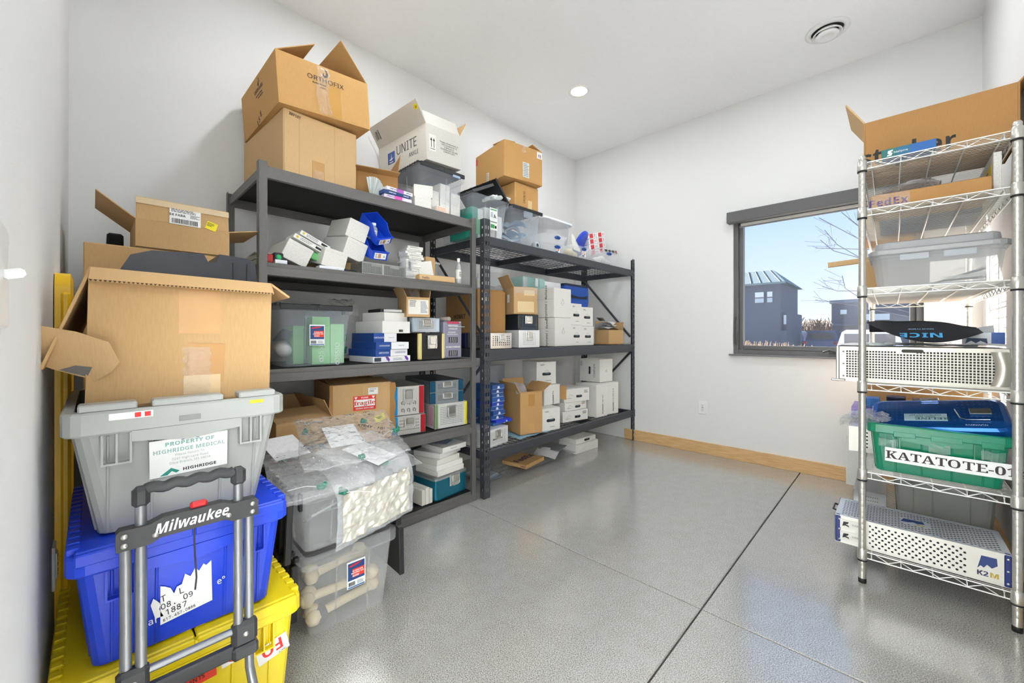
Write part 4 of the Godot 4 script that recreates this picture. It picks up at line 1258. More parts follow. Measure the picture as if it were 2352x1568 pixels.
	for i in 3:
		white_box("white packet box, %s of three in the tote under the white shipping box" % ["left", "middle", "right"][i], Vector3(0.48, 1.825, 2.34 - 0.085 * i), 0.0, Vector3(0.18, [0.15, 0.21, 0.17][i], 0.078), "white packets inside the top clear tote")
	# small open carton, papers and little boxes along the front edge
	c = carton("cardboard_box", "small open brown carton with a white side, between the big cartons and the clear tote", Vector3(0.46, 1.817, 2.695), -0.3, Vector3(0.26, 0.15, 0.235), M.card_brown, {"flaps": [["x", 88.0, 0.07], ["n", 8.0, 0.13], ["w", -176.0, 0.1]]})
	sticker(c, "white_label", side(Vector3(0.26, 0.165, 0.245), "z"), 0.25, 0.16, white)
	var es := thing("paper_sheaf", "fanned sheaf of grey-white envelopes leaning at the edge of the top shelf", "papers", Vector3(0.63, 1.817, 2.765), 0.25)
	for i in 7:
		part(es, "envelope", bx(S(), Vector3(0, 0.05, 0), Vector3(0.0018, 0.11, 0.05), 0, Transform3D(Basis(Vector3(0, 1, 0), 0.06 * i) * Basis(Vector3(1, 0, 0), 0.25 - i * 0.13), Vector3(0.004 * i - 0.01, 0, 0.0))), fl(["c9cdcb", "dadddb", "bfc4c3"][i % 3], 0.7))
	var pg := "flat medicine boxes at the edge of the top shelf"
	for i in 3:
		var b := slim_box(["flat pink and white medicine box, lowest of three at the edge of the top shelf", "flat dark blue medicine box between two pink ones", "flat white and purple medicine box, topmost of three at the edge of the top shelf"][i], Vector3(0.615 + 0.003 * i, 1.817 + 0.0195 * i, 2.65 + 0.012 * (1 if i == 1 else 0)), -0.05 + 0.06 * i, Vector3(0.13, 0.019, 0.165), fl(["eadff0", "20407f", "efedf2"][i], 0.4), pg)
		var f := side(Vector3(0.13, 0.019, 0.165), "x")
		if i != 1: part(b, "purple_print", bx(S(), Vector3(0.0, 0, 0.0006), Vector3(0.045, 0.018, 0.0012), 0, move(f, 0.0, 0)), fl(["e05ab4", "000000", "b35cc0"][i], 0.4))
		txt(b, "ONFLEX", 0.007, move(f, -0.045 if i != 1 else -0.03, 0), fl("5a2d8f" if i != 1 else "dfe6f5", 0.4), "b", 1.2, 0.2)
		txt(b, "ONFLEX", 0.006, move(f, 0.055, 0), fl("203a80" if i == 2 else "f2f2f2", 0.4), "b", 1.1, 0.2)
	white_box("small white carton, lower of two beside the top clear tote", Vector3(0.605, 1.817, 2.465), -0.28, Vector3(0.12, 0.064, 0.1))
	white_box("small white carton sitting crooked on another at the front of the top shelf", Vector3(0.6, 1.883, 2.45), -0.42, Vector3(0.12, 0.07, 0.11))
	var ob := slim_box("low white and orange printed box at the foot of the top clear tote", Vector3(0.645, 1.817, 2.345), 0.0, Vector3(0.05, 0.034, 0.09), fl("f1e6dc", 0.5))
	lines(ob, side(Vector3(0.05, 0.034, 0.09), "x"), 0.08, 0.026, 3, fl("e08a4a", 0.5), 17)
	# ---- second shelf
	var y1 := 1.394
	var wg := "white cartons tumbled on the second shelf"
	white_box("white carton tipped forward nearest the left post on the second shelf", Vector3(0.46, y1 + 0.028, 3.165), -0.026, Vector3(0.33, 0.095, 0.118), wg, -0.415, -0.05)
	white_box("white carton standing askew in the middle of the tumbled heap on the second shelf", Vector3(0.562, y1 + 0.028, 3.005), 0.11, Vector3(0.18, 0.088, 0.12), wg, -0.16, -0.2)
	white_box("white carton under the topmost carton of the tumbled heap on the second shelf", Vector3(0.49, y1 + 0.092, 2.894), 0.129, Vector3(0.254, 0.1, 0.12), wg, -0.264, -0.14)
	white_box("white carton lying topmost of the tumbled heap on the second shelf", Vector3(0.5, y1 + 0.195, 2.871), 0.036, Vector3(0.24, 0.095, 0.112), wg, -0.257, -0.138)
	carton("cardboard_box", "low brown carton lying under the heap of white cartons on the second shelf", Vector3(0.42, y1, 2.93), 0.03, Vector3(0.22, 0.07, 0.15), M.card, {"brown": true})
	var gw := thing("wrapped_box", "green box in bubble wrap lying on the tumbled white cartons", "box", Vector3(0.42, y1 + 0.1, 3.03), 0.1, "", -0.42, -0.1)
	part(gw, "green_box", bx(S(), Vector3(0, 0.03, 0), Vector3(0.2, 0.05, 0.14), 0.004), fl("7fbf86", 0.5))
	var bw := S()
	for i in 11:
		for j in 8:
			var ctr := Vector3(-0.1 + 0.02 * i, 0.057, -0.07 + 0.02 * j)
			lathe(bw, [Vector2(0.009, 0), Vector2(0.007, 0.005), Vector2(0.0, 0.007)], 8, Transform3D(Basis(), ctr))
	bx(bw, Vector3(0, 0.03, 0), Vector3(0.21, 0.056, 0.15), 0.01)
	part(gw, "bubble_wrap", bw, clear("e8f2ea", 0.35, 0.3))
	solo("green_packet", bx(S(), Vector3(0, 0.02, 0), Vector3(0.18, 0.035, 0.1), 0.004, Transform3D(Basis.from_euler(Vector3(-0.35, 0.1, -0.2)), Vector3.ZERO)), fl("6fba74", 0.5), "green packet wedged between two tumbled white cartons", "packet", Vector3(0.52, y1 + 0.06, 3.075))
	for i in 2:
		var b := slim_box(["slim white box with a red dot, front one of two on the tipped white carton", "slim white box with a yellow dot, behind another on the tipped white carton"][i], Vector3(0.57 - 0.012 * i, y1 + 0.108 + 0.022 * i, 3.105 - 0.032 * i), 0.0, Vector3(0.12, 0.022, 0.15), fl("efeee9", 0.5), "slim labelled boxes on the second shelf", -0.42, 0.0)
		var f := side(Vector3(0.12, 0.022, 0.15), "x")
		part(b, "dot_print", lathe(S(), [Vector2(0.006, 0.0012), Vector2(0, 0.0012)], 14, move(f, -0.06, 0) * Transform3D(Basis(Vector3(1, 0, 0), PI / 2), Vector3.ZERO)), fl("e8c62a", 0.5))
		part(b, "black_print", bx(S(), Vector3(0, 0, 0.0006), Vector3(0.03, 0.011, 0.0012), 0.0003, move(f, 0.045, 0)), ink)
		lines(b, move(f, -0.015, 0), 0.06, 0.014, 2, fl("8a8a86", 0.6), 20 + i)
		if i == 0: part(b, "red_print", lathe(S(), [Vector2(0.005, 0.0014), Vector2(0, 0.0014)], 12, move(f, 0.067, 0) * Transform3D(Basis(Vector3(1, 0, 0), PI / 2), Vector3.ZERO)), red)
	for i in 2:
		slim_box(["flat white card box at the left end of the second shelf's front edge", "flat white card box under the middle white carton on the second shelf"][i], Vector3(0.645, y1, [3.235, 3.01][i]), 0.0, Vector3(0.045, [0.017, 0.014][i], [0.05, 0.12][i]), fl("e9eaf0", 0.5), "flat white boxes on the second shelf's edge")
	# at the back left, behind the post
	var ps := thing("paper_sheaf", "stack of cream papers behind the left post on the second shelf", "papers", Vector3(0.3, y1 + 0.03, 3.2))
	for i in 6: part(ps, "sheet", bx(S(), Vector3(0, 0.005 + 0.009 * i, 0), Vector3(0.26, 0.007, 0.15), 0.002, Transform3D(Basis(Vector3.UP, 0.05 * sin(i * 2.1)), Vector3.ZERO)), fl(["d8d5c6", "e4e2d6", "cdcabb"][i % 3], 0.8))
	slim_box("white flat box under the cream papers behind the left post", Vector3(0.33, y1, 3.2), 0.0, Vector3(0.26, 0.029, 0.16), fl("e9e7e0", 0.6))
	var gd := thing("handheld_device", "small red and black device with a green button behind the left post", "device", Vector3(0.62, y1 + 0.001, 3.245), 0.0)
	part(gd, "red_body", bx(S(), Vector3(0, 0.02, 0.03), Vector3(0.05, 0.04, 0.03), 0.004), fl("b32626", 0.5))
	part(gd, "black_body", bx(S(), Vector3(0.005, 0.025, -0.005), Vector3(0.05, 0.05, 0.04), 0.004), fl("20242a", 0.5))
	part(gd, "green_button", lathe(S(), [Vector2(0.012, 0), Vector2(0.01, 0.004), Vector2(0, 0.004)], 16, Transform3D(Basis(Vector3(0, 0, 1), -PI / 2), Vector3(0.03, 0.03, -0.005))), fl("28b06a", 0.4))
	# blue hang bins
	for i in 2:
		var o := thing("parts_bin", ["blue open-fronted parts bin standing on the metal tray, lower of two", "blue open-fronted parts bin holding a bottle, tipped on another bin"][i], "parts bin", [Vector3(0.56, y1 + 0.118, 2.755), Vector3(0.58, y1 + 0.235, 2.745)][i], [0.1, 0.12][i], "blue parts bins", [0.05, 0.3][i], [-0.4, -0.85][i])
		var bm := fl("1746c9", 0.35)
		o.scale = Vector3.ONE * 0.84
		var s := S()
		bx(s, Vector3(0, 0.003, 0), Vector3(0.19, 0.006, 0.115), 0.001)
		for sg in [-1.0, 1.0]:
			extrude(s, [Vector2(-0.095, 0.0), Vector2(0.095, 0.0), Vector2(0.105, 0.052), Vector2(0.06, 0.06), Vector2(0.02, 0.1), Vector2(-0.095, 0.1)], 0.005, Transform3D(Basis(), Vector3(0, 0, sg * 0.056)))
		bx(s, Vector3(-0.093, 0.05, 0), Vector3(0.005, 0.1, 0.112), 0.001)
		part(o, "tub", s, bm)
		s = S()
		bx(s, Vector3(0.101, 0.027, 0), Vector3(0.006, 0.054, 0.115), 0.002)
		bx(s, Vector3(0.106, 0.054, 0), Vector3(0.014, 0.008, 0.124), 0.003)
		part(o, "front_lip", s, bm)
		var lb := sticker(o, "bin_label", Transform3D(Basis(Vector3(0, 0, -1), Vector3.UP, Vector3(1, 0, 0)), Vector3(0.105, 0.026, 0)), 0.085, 0.038, white)
		part(lb, "picture_print", bx(bx(bx(S(), Vector3(-0.006, 0.009, 0.0014), Vector3(0.02, 0.008, 0.0008)), Vector3(-0.006, 0.0, 0.0014), Vector3(0.02, 0.008, 0.0008)), Vector3(-0.006, -0.009, 0.0014), Vector3(0.02, 0.008, 0.0008)), fl("b5805e", 0.6))
		lines(lb, move(Transform3D(), -0.028, 0, 0, 0.001), 0.018, 0.026, 4, ink, 30 + i)
		part(lb, "logo_print", extrude(S(), [Vector2(0.018, -0.008), Vector2(0.026, -0.002), Vector2(0.024, 0.009), Vector2(0.03, 0.0), Vector2(0.036, -0.008), Vector2(0.027, -0.005)], 0.001, move(Transform3D(), 0, 0, 0, 0.001)), fl("55555a", 0.6))
	bottle("small clear bottle with a white cap lying in the upper blue bin", Vector3(0.6, y1 + 0.2, 2.765), 0.022, 0.088, clear("e4f0e6", 0.4, 0.1), fl("6f8c7a", 0.2), 0.2)
	var mt := ptray("mesh_tray", "silver wire mesh tray with a lid at the front of the second shelf", Vector3(0.56, y1, 2.72), 0.03, Vector3(0.17, 0.064, 0.26), fl("b9bcba", 0.3, 0.7), {"nx": 40, "ny": 9, "f": 0.33, "sides": 4, "mx": 0.004, "my": 0.006, "clasp": false, "inside": fl("3d4445", 0.6), "top": true, "tnx": 24, "tnz": 36})
	part(mt, "band", bx(S(), Vector3(0.086, 0.032, 0.01), Vector3(0.002, 0.064, 0.012)), fl("c6c8c4", 0.3, 0.7))
	for q in [0.05, -0.06]: part(mt, "tag_plate", bx(S(), Vector3(0.087, 0.05, q), Vector3(0.002, 0.014, 0.06), 0.0006), fl("a9abaa", 0.35, 0.6))
	solo("grey_scissors", bx(tube(S(), [Vector3(0, 0.004, 0.03), Vector3(0.01, 0.012, 0), Vector3(0, 0.006, -0.03)], 0.005, 8), Vector3(0, 0.008, 0.03), Vector3(0.02, 0.014, 0.02), 0.004), fl("2f3033", 0.5), "dark grey tool lying between the white cartons and the mesh tray", "tool", Vector3(0.64, y1, 2.9))
	var pouch := bag("plastic_bag", "clear pouch with a white label hanging beside the blue bins", [Vector3(0.58, y1 + 0.17, 2.55), Vector3(0.6, y1 + 0.12, 2.555), Vector3(0.61, y1 + 0.06, 2.56), Vector3(0.61, y1 + 0.01, 2.56)], Vector3(0.5, 0.1, -0.8).normalized(), 0.075, 0.008, M.film_milky, 31, 0.003)
	part(pouch, "dark_label", bx(S(), Vector3(0.035, -0.09, 0.005), Vector3(0.002, 0.05, 0.03), 0, Transform3D(Basis(Vector3.UP, 0.5), Vector3.ZERO)), fl("3a3a40", 0.6))
	var sg2 := "slim white boxes in two piles on the second shelf"
	for i in 11:
		var upper := i >= 4
		var k := i - 4 if upper else i
		var label: String = "slim white box, %s in the upper pile on the second shelf" % ["lowest", "second up", "third up", "fourth up", "fifth up", "sixth up", "topmost"][k] if upper else "slim white box, %s in the lower, wider pile on the second shelf" % ["lowest", "second up", "third up", "uppermost"][k]
		var b := slim_box(label, Vector3(0.545 + 0.006 * sin(i * 2.3), y1 + (0.092 + 0.0158 * k if upper else 0.023 * k), (2.495 if upper else 2.497) + 0.006 * sin(i * 1.7)), 0.05 * sin(i * 1.3) - 0.12, Vector3(0.13, 0.0155 if upper else 0.0225, 0.1 if upper else 0.115), fl(["efece4", "e5e2d8", "f3f1ec"][i % 3], 0.6), sg2)
		lines(b, side(Vector3(0.13, 0.015, 0.1), "x"), 0.07, 0.008, 1, fl("9a978e", 0.6), 40 + i)
	c = carton("cardboard_box", "narrow brown carton standing upright behind the small leaning white box", Vector3(0.54, y1, 2.385), 0.0, Vector3(0.12, 0.155, 0.068), M.card, {"brown": true, "seam": false})
	part(c, "red_print", lathe(S(), [Vector2(0.009, 0.0014), Vector2(0, 0.0014)], 14, move(side(Vector3(0.12, 0.155, 0.068), "z"), -0.04, 0.05) * Transform3D(Basis(Vector3(1, 0, 0), PI / 2), Vector3.ZERO)), fl("7a1f22", 0.5))
	white_box("small white box leaning against the upright brown carton", Vector3(0.615, y1 + 0.018, 2.425), -0.35, Vector3(0.035, 0.1, 0.085), "", 0.18)
	var fx := carton("cardboard_box", "flat pale brown mailer box across the front of the second shelf", Vector3(0.6, y1, 2.375), -0.1, Vector3(0.14, 0.034, 0.245), M.card_pale, {"brown": true, "seam": false})
	txt(fx, "FedEx", 0.012, move(side(Vector3(0.14, 0.034, 0.245), "x"), -0.08, -0.002), fl("5b5066", 0.6), "b")
	for i in 2:
		var o := thing("food_tub", ["clear plastic tub with a white lid behind the upright brown carton", "low clear plastic tub behind the bottle on the second shelf"][i], "tub", [Vector3(0.38, y1, 2.29), Vector3(0.46, y1, 2.225)][i])
		var hh: float = [0.15, 0.05][i]
		part(o, "tub", loft(S(), [rrect(0.14, 0.12, 0.0, 0.02), rrect(0.18, 0.15, hh, 0.025), rrect(0.176, 0.146, hh, 0.025), rrect(0.136, 0.116, 0.003, 0.02)], true, true), clear("eef1ee", 0.4, 0.3))
		part(o, "cover", loft(S(), [rrect(0.188, 0.158, hh - 0.006, 0.025), rrect(0.188, 0.158, hh + 0.004, 0.025), rrect(0.17, 0.14, hh + 0.008, 0.022)], true, true), fl("e9e9e4", 0.5))
	bottle("clear bottle with a printed label at the right end of the second shelf", Vector3(0.645, y1, 2.205), 0.018, 0.165, clear("eef0ee", 0.35, 0.1), fl("cfd2cc", 0.3))
	var wp := sticker(self, numbered("wall_card"), Transform3D(Basis(Vector3(0, 0, -1), Vector3.UP, Vector3(1, 0, 0)), Vector3(0.0, 1.47, 1.92)), 0.075, 0.115, fl("eceae6", 0.5))
	tag(wp, "white cover plate on the wall behind the bottle", "cover plate")
	part(wp, "blank_insert", bx(S(), Vector3(0, 0, 0.003), Vector3(0.05, 0.075, 0.004), 0.001), fl("e3e2df", 0.5))
	build_grey_rack_lower()


func bottle(label: String, at: Vector3, r: float, h: float, glass: Material, liquid: Material, lean := 0.0) -> void:
	var o := thing("bottle", label, "bottle", at, 0.0, "", 0.0, -lean)
	part(o, "shell", lathe(S(), [Vector2(0, 0), Vector2(r * 0.95, 0), Vector2(r, h * 0.04), Vector2(r, h * 0.62), Vector2(r * 0.8, h * 0.74), Vector2(r * 0.45, h * 0.8), Vector2(r * 0.42, h * 0.86)], 20), glass)
	part(o, "liquid", lathe(S(), [Vector2(0, 0.003), Vector2(r * 0.88, 0.003), Vector2(r * 0.9, h * 0.5), Vector2(0, h * 0.5)], 16), liquid)
	part(o, "cap", lathe(S(), [Vector2(r * 0.55, h * 0.84), Vector2(r * 0.55, h * 0.98), Vector2(r * 0.45, h), Vector2(0, h)], 18), fl("f0efe8", 0.4))
	part(o, "paper_label", lathe(S(), [Vector2(r * 1.01, h * 0.2), Vector2(r * 1.01, h * 0.55)], 20), fl("ecebe2", 0.5))
	lines(o, Transform3D(Basis(Vector3(0, 0, -1), Vector3.UP, Vector3(1, 0, 0)), Vector3(r * 1.02, h * 0.38, 0)), r * 1.0, h * 0.2, 3, fl("6a6a62", 0.6), 77)


func build_grey_rack_lower() -> void:
	var ink := fl("26262a", 0.6)
	var white := fl("f4f3f0", 0.55)
	var navy := fl("1f4690", 0.45)
	# ---- third shelf
	var y2 := 0.922
	var cm := clear("dbe6f6", 0.17, 0.3)
	var bk := fl("2a2a2c", 0.5)
	var tt := tote("storage_tote", "clear tote with a black lid full of green boxes on the third shelf", Vector3(0.43, y2, 3.06), -0.045, Vector3(0.46, 0.288, 0.355), cm, {"lid": true, "lid_mat": bk, "brackets": false, "ribs": [-0.16], "wall": 0.002, "rim": 0.03})
	price_label(tt, Transform3D(Basis(Vector3(0, 0, -1), Vector3.UP, Vector3(1, 0, 0)), Vector3(0.208, 0.15, 0.0)))
	for q in [-0.08, 0.09]: part(tt, "latch", bx(S(), Vector3(0.05, 0.3, -q), Vector3(0.03, 0.012, 0.03), 0.003), bk)
	for i in 3:
		var b := slim_box(["green carton with a white mark in the third shelf's clear tote, middle of three", "green carton with a white mark in the third shelf's clear tote, right of three", "green carton edge-on in the third shelf's clear tote, left of three"][i], Vector3([0.545, 0.545, 0.47][i], y2 + 0.006, [3.035, 2.955, 3.115][i]), -0.045, Vector3([0.12, 0.12, 0.12][i], [0.235, 0.2, 0.19][i], [0.085, 0.068, 0.05][i]), fl(["8fd08a", "a6d8a2", "84c47f"][i], 0.5), "green cartons in the clear tote")
		if i < 2:
			var f := side(Vector3(0.12, [0.235, 0.2][i], 0.085), "x")
			txt(b, "OSSIO", 0.02, move(f, 0.0, -0.045, PI / 2), white, "", 1.3)
			part(b, "mark_print", tube(S(), range(14).map(func(k): return f * Vector3(cos(TAU * k / 14) * 0.008, -0.098 + sin(TAU * k / 14) * 0.008, 0.001)), 0.0028, 5, true), white)
			txt(b, "Bone-Regenerating", 0.005, move(f, 0.017, -0.05, PI / 2), white, "")
		if i == 0: part(b, "lid_edge", bx(S(), Vector3(0, 0.19, 0), Vector3(0.123, 0.003, 0.086)), fl("6fb06a", 0.5))
	solo("white_cup", lathe(S(), [Vector2(0.0, 0.0), Vector2(0.03, 0.0), Vector2(0.04, 0.05), Vector2(0.037, 0.05), Vector2(0.028, 0.003)], 18, Transform3D(Basis(Vector3(0, 0, 1), 1.2), Vector3.ZERO)), fl("f1f1f0", 0.4), "white cup lying in the left corner of the third shelf's clear tote", "cup", Vector3(0.52, y2 + 0.07, 3.175))
	solo("dark_pouch", sheet(S(), 10, 10, func(u, v): return Vector3((u - 0.5) * 0.12, 0.03 * sin(u * PI) * sin(v * PI) + 0.05 * u, (v - 0.5) * 0.06)), fl("5b6478", 0.5), "grey-blue pouch above the cup in the third shelf's clear tote", "pouch", Vector3(0.5, y2 + 0.12, 3.18))
	bag("plastic_bag", "crumpled clear bag between the clear tote and the stacked boxes on the third shelf", [Vector3(0.24, y2 + 0.36, 2.79), Vector3(0.3, y2 + 0.33, 2.78), Vector3(0.34, y2 + 0.22, 2.79), Vector3(0.36, y2 + 0.1, 2.79), Vector3(0.36, y2 + 0.02, 2.79)], Vector3(0, 0.05, -1).normalized(), 0.15, 0.02, M.film, 21, 0.012)
	for i in 3:
		solo("green_clip", bx(bx(S(), Vector3.ZERO, Vector3(0.02, 0.03, 0.016), 0.004), Vector3(0.008, 0.018, 0), Vector3(0.012, 0.012, 0.01), 0.003), fl("1d7a63", 0.4), ["green clip at the top of the crumpled bag on the third shelf", "green clip half way down the crumpled bag on the third shelf", "green clip at the foot of the crumpled bag on the third shelf"][i], "clip", [Vector3(0.38, y2 + 0.28, 2.83), Vector3(0.42, y2 + 0.13, 2.84), Vector3(0.43, y2 + 0.06, 2.845)][i], 0.4 * i, "green clips in the crumpled bag")
	# the pile of boxes
	var q := [
		[Vector3(0.52, 0.0, 2.679), 0.05, Vector3(0.26, 0.033, 0.235), "f2f0f2", "white box with purple ends, lowest of the pile on the third shelf"],
		[Vector3(0.52, 0.0335, 2.69), 0.1, Vector3(0.27, 0.037, 0.205), "f0eef0", "blue and white surgical box, second from the bottom of the pile"],
		[Vector3(0.525, 0.071, 2.68), 0.02, Vector3(0.28, 0.039, 0.2), "efeef0", "blue and white surgical box, third from the bottom of the pile"],
		[Vector3(0.5, 0.1105, 2.705), -0.03, Vector3(0.28, 0.048, 0.135), "e9e8ea", "blue and white surgical box with a torn sleeve, highest blue one of the pile"],
		[Vector3(0.49, 0.159, 2.645), 0.1, Vector3(0.27, 0.068, 0.185), "eeebe5", "wide white box on top of the blue and white boxes"],
		[Vector3(0.49, 0.2275, 2.63), 0.16, Vector3(0.2, 0.05, 0.165), "f1eee8", "white box second from the top of the pile on the third shelf"],
		[Vector3(0.47, 0.278, 2.62), -0.1, Vector3(0.18, 0.022, 0.13), "d9d7d2", "thin box with a black edge topmost of the pile on the third shelf"],
	]
	for i in q.size():
		var e: Array = q[i]
		var b := slim_box(e[4], Vector3(e[0].x, y2 + e[0].y, e[0].z), e[1], e[2], fl(e[3], 0.5), "boxes piled on the third shelf")
		var f := side(e[2], "x")
		if i in [1, 2, 3]:
			var sl := S()
			bx(sl, Vector3(0, e[2].y / 2, e[2].z * 0.28), Vector3(e[2].x + 0.002, e[2].y + 0.002, e[2].z * 0.45), 0.0008)
			part(b, "blue_sleeve", sl, navy)
			txt(b, "ORTHOFIX", 0.008, move(f, -e[2].z * 0.26, 0, 0, 0.001), white, "", 1.2)
			txt(b, "ORTHOFIX" if i == 1 else "Forza PTC", 0.009 if i == 1 else 0.005, move(f, e[2].z * 0.26, 0), fl("2d4c86", 0.5) if i == 1 else fl("77777c", 0.5), "", 1.2)
		if i == 0:
			for u in [-0.03, 0.09]: part(b, "purple_print", extrude(S(), [Vector2(u - 0.014, 0.014), Vector2(u + 0.002, 0.014), Vector2(u + 0.014, -0.002), Vector2(u + 0.008, -0.014), Vector2(u - 0.004, -0.004)], 0.001, move(f, 0, 0, 0, 0.0004)), fl("6b3aa0", 0.5))
			lines(b, move(f, 0.035, 0), 0.06, 0.014, 2, fl("8d8a94", 0.5), 51)
			part(b, "dark_label", bx(S(), Vector3(0, 0, 0.0005), Vector3(0.04, 0.02, 0.001), 0, move(f, -0.09, 0)), fl("3b4150", 0.5))
		if i == 4: barcode(b, move(f, 0.03, -0.02), 0.03, 0.014, 52)
		if i == 6:
			part(b, "black_edge", bx(S(), Vector3(0, e[2].y / 2, 0), Vector3(e[2].x + 0.002, e[2].y * 0.9, e[2].z + 0.002), 0.001), ink)
			sticker(b, "white_label", move(f, 0.01, 0, 0, 0.001), 0.11, 0.014, white)
	# carton, trays, drill box
	var oc := carton("cardboard_box", "small open carton with a shipping label on the silver trays of the third shelf", Vector3(0.55, y2 + 0.255, 2.475), -0.28, Vector3(0.2, 0.115, 0.14), M.card, {"flaps": [["z", 25.0, 0.07], ["n", 8.0, 0.07], ["w", -10.0, 0.07]]})
	var lb := sticker(oc, "shipping_label", move(side(Vector3(0.2, 0.115, 0.14), "x"), 0.0, 0.0), 0.12, 0.085, fl("eae6dd", 0.6))
	lines(lb, move(Transform3D(), -0.03, 0.02, 0, 0.001), 0.045, 0.04, 7, ink, 61)
	lines(lb, move(Transform3D(), 0.035, 0.0, 0, 0.001), 0.045, 0.07, 9, fl("4a5a86", 0.6), 62)
	solo("plastic_wrap", sheet(S(), 10, 8, func(u, v): return Vector3(0.02 - u * 0.09, 0.05 * sin(u * PI) + 0.01 * sin(v * 9), (v - 0.5) * 0.07)), M.film_milky, "wisp of clear wrap in the small open carton on the third shelf", "plastic wrap", Vector3(0.58, y2 + 0.37, 2.49))
	var silver := fl("b9c0c8", 0.28, 0.75)
	ptray("instrument_tray", "silver-blue instrument tray with a latch, upper of two under the small open carton", Vector3(0.5, y2 + 0.166, 2.43), -0.02, Vector3(0.25, 0.086, 0.186), silver, {"nx": 14, "ny": 6, "corner": fl("b7c6d6", 0.3, 0.5), "faces": ["x"], "mx": 0.04})
	ptray("instrument_tray", "black drilled instrument tray with pale yellow sides and a big latch on the third shelf", Vector3(0.5, y2, 2.395), 0.02, Vector3(0.25, 0.16, 0.19), fl("2a292b", 0.4, 0.3), {"nx": 22, "ny": 18, "f": 0.25, "corner": fl("e2d48d", 0.4, 0.2), "corner_w": 0.026, "sides": 4, "inside": fl("121213", 0.7), "faces": ["x", "z"], "mx": 0.03})
	var db := thing("drill_case", "tall grey-mauve case with two windows and a red top band beside the black tray", "case", Vector3(0.555, y2, 2.232), -0.05)
	var ds := Vector3(0.15, 0.235, 0.14)
	part(db, "body", bx(S(), Vector3(0, ds.y / 2, 0), ds, 0.008), fl("8f8c9f", 0.4, 0.2))
	var df := side(ds, "x")
	part(db, "red_band", bx(S(), Vector3(0, 0.109, 0), Vector3(0.09, 0.014, 0.003), 0.001, df), fl("c33a57", 0.45))
	for v in [0.0, -0.085]:
		var pw := part(db, "case_window", bx(S(), Vector3(0.0, v, 0), Vector3(0.068, 0.036, 0.003), 0.001, df), fl("18181a", 0.4))
		var pv := S()
		for i in 4: tube(pv, [df * Vector3(-0.024 + 0.014 * i, v - 0.016, 0.002), df * Vector3(-0.022 + 0.014 * i, v + 0.016, 0.002)], 0.003, 6)
		part(pw, "pin", pv, fl("a9a9ac", 0.3, 0.8))
	txt(db, "GRIPPERS", 0.009, move(df, 0, 0.09), white, "b", 1.3)
	txt(db, "STERILIZE", 0.008, move(df, 0, 0.07), white, "b", 1.3)
	txt(db, "Acumed", 0.01, move(df, -0.01, 0.048), white, "", 1.1, 0.2)
	txt(db, "instrument system", 0.007, move(df, -0.005, 0.035), white, "")
	txt(db, "DO NOT STERILIZE", 0.0085, move(df, 0, -0.045), white, "b", 1.05)
	part(db, "pull_rod", tube(S(), [df * Vector3(-0.04, 0.08, 0.006), df * Vector3(0.08, 0.083, 0.012)], 0.0035, 8), fl("c9c9cb", 0.3, 0.8))
	solo("paper_roll", lathe(S(), [Vector2(0.0, -0.07), Vector2(0.014, -0.07), Vector2(0.014, 0.07), Vector2(0.0, 0.07)], 18, Transform3D(Basis(Vector3(0, 0, 1), PI / 2), Vector3(0, 0.014, 0))), fl("b3a79e", 0.6), "small grey-brown roll lying on the tall mauve case", "roll", Vector3(0.55, y2 + 0.236, 2.26))
	# ---- fourth shelf
	var y3 := 0.496
	var es := Vector3(0.4, 0.165, 0.26)
	var e := carton("cardboard_box", "brown carton with blue print and a raised flap at the left of the fourth shelf", Vector3(0.42, y3, 3.12), 0.03, es, M.card, {"flaps": [["w", 8.0, 0.08], ["x", -75.0, 0.16], ["n", -25.0, 0.1]]})
	var ef := side(es, "x")
	var blue := fl("3f8fc4", 0.6)
	txt(e, "ECE", 0.038, move(ef, -0.055, 0.01, PI / 2), blue, "b", 1.1)
	txt(e, "TRIDENT", 0.036, move(ef, 0.01, -0.06, 0), blue, "b", 1.2)
	lines(e, move(ef, 0.05, 0.068), 0.13, 0.01, 1, fl("8fa6b8", 0.7), 71)
	lines(e, move(ef, 0.03, -0.045), 0.14, 0.01, 1, fl("8fa6b8", 0.7), 72)
	tape(e, move(ef, -0.06, 0.0, 0, 0.0), 0.09, 0.14, fl("c7a06c", 0.25))
	var gs := Vector3(0.42, 0.315, 0.315)
	var g := carton("cardboard_box", "battered brown carton with a red warning label on the fourth shelf", Vector3(0.4, y3, 2.79), -0.16, gs, M.card, {"flaps": [["x", -84.0, 0.15], ["w", -80.0, 0.15]]})
	var gf := side(gs, "x")
	lb = sticker(g, "warning_label", move(gf, 0.01, 0.055), 0.12, 0.076, fl("d8352c", 0.5))
	part(lb, "white_panel", bx(S(), Vector3(0, 0, 0.0014), Vector3(0.108, 0.036, 0.0008)), white)
	txt(lb, "fragile", 0.02, move(Transform3D(), 0, 0.0, 0, 0.002), fl("c9281f", 0.5), "sb", 1.2)
	txt(lb, "PLEASE", 0.008, move(Transform3D(), 0, 0.028, 0, 0.001), white, "b")
	txt(lb, "HANDLE WITH CARE", 0.0075, move(Transform3D(), 0, -0.028, 0, 0.001), white, "b", 0.95)
	for u in [-0.046, 0.046]: part(lb, "glass_print", extrude(S(), [Vector2(u - 0.008, 0.034), Vector2(u + 0.008, 0.034), Vector2(u + 0.004, 0.026), Vector2(u, 0.02), Vector2(u - 0.004, 0.026)], 0.001, move(Transform3D(), 0, 0, 0, 0.001)), white)
	lb = sticker(g, "address_label", move(gf, 0.055, 0.115), 0.052, 0.036, white)
	txt(lb, "7332", 0.008, move(Transform3D(), -0.008, 0, 0, 0.001), ink, "b")
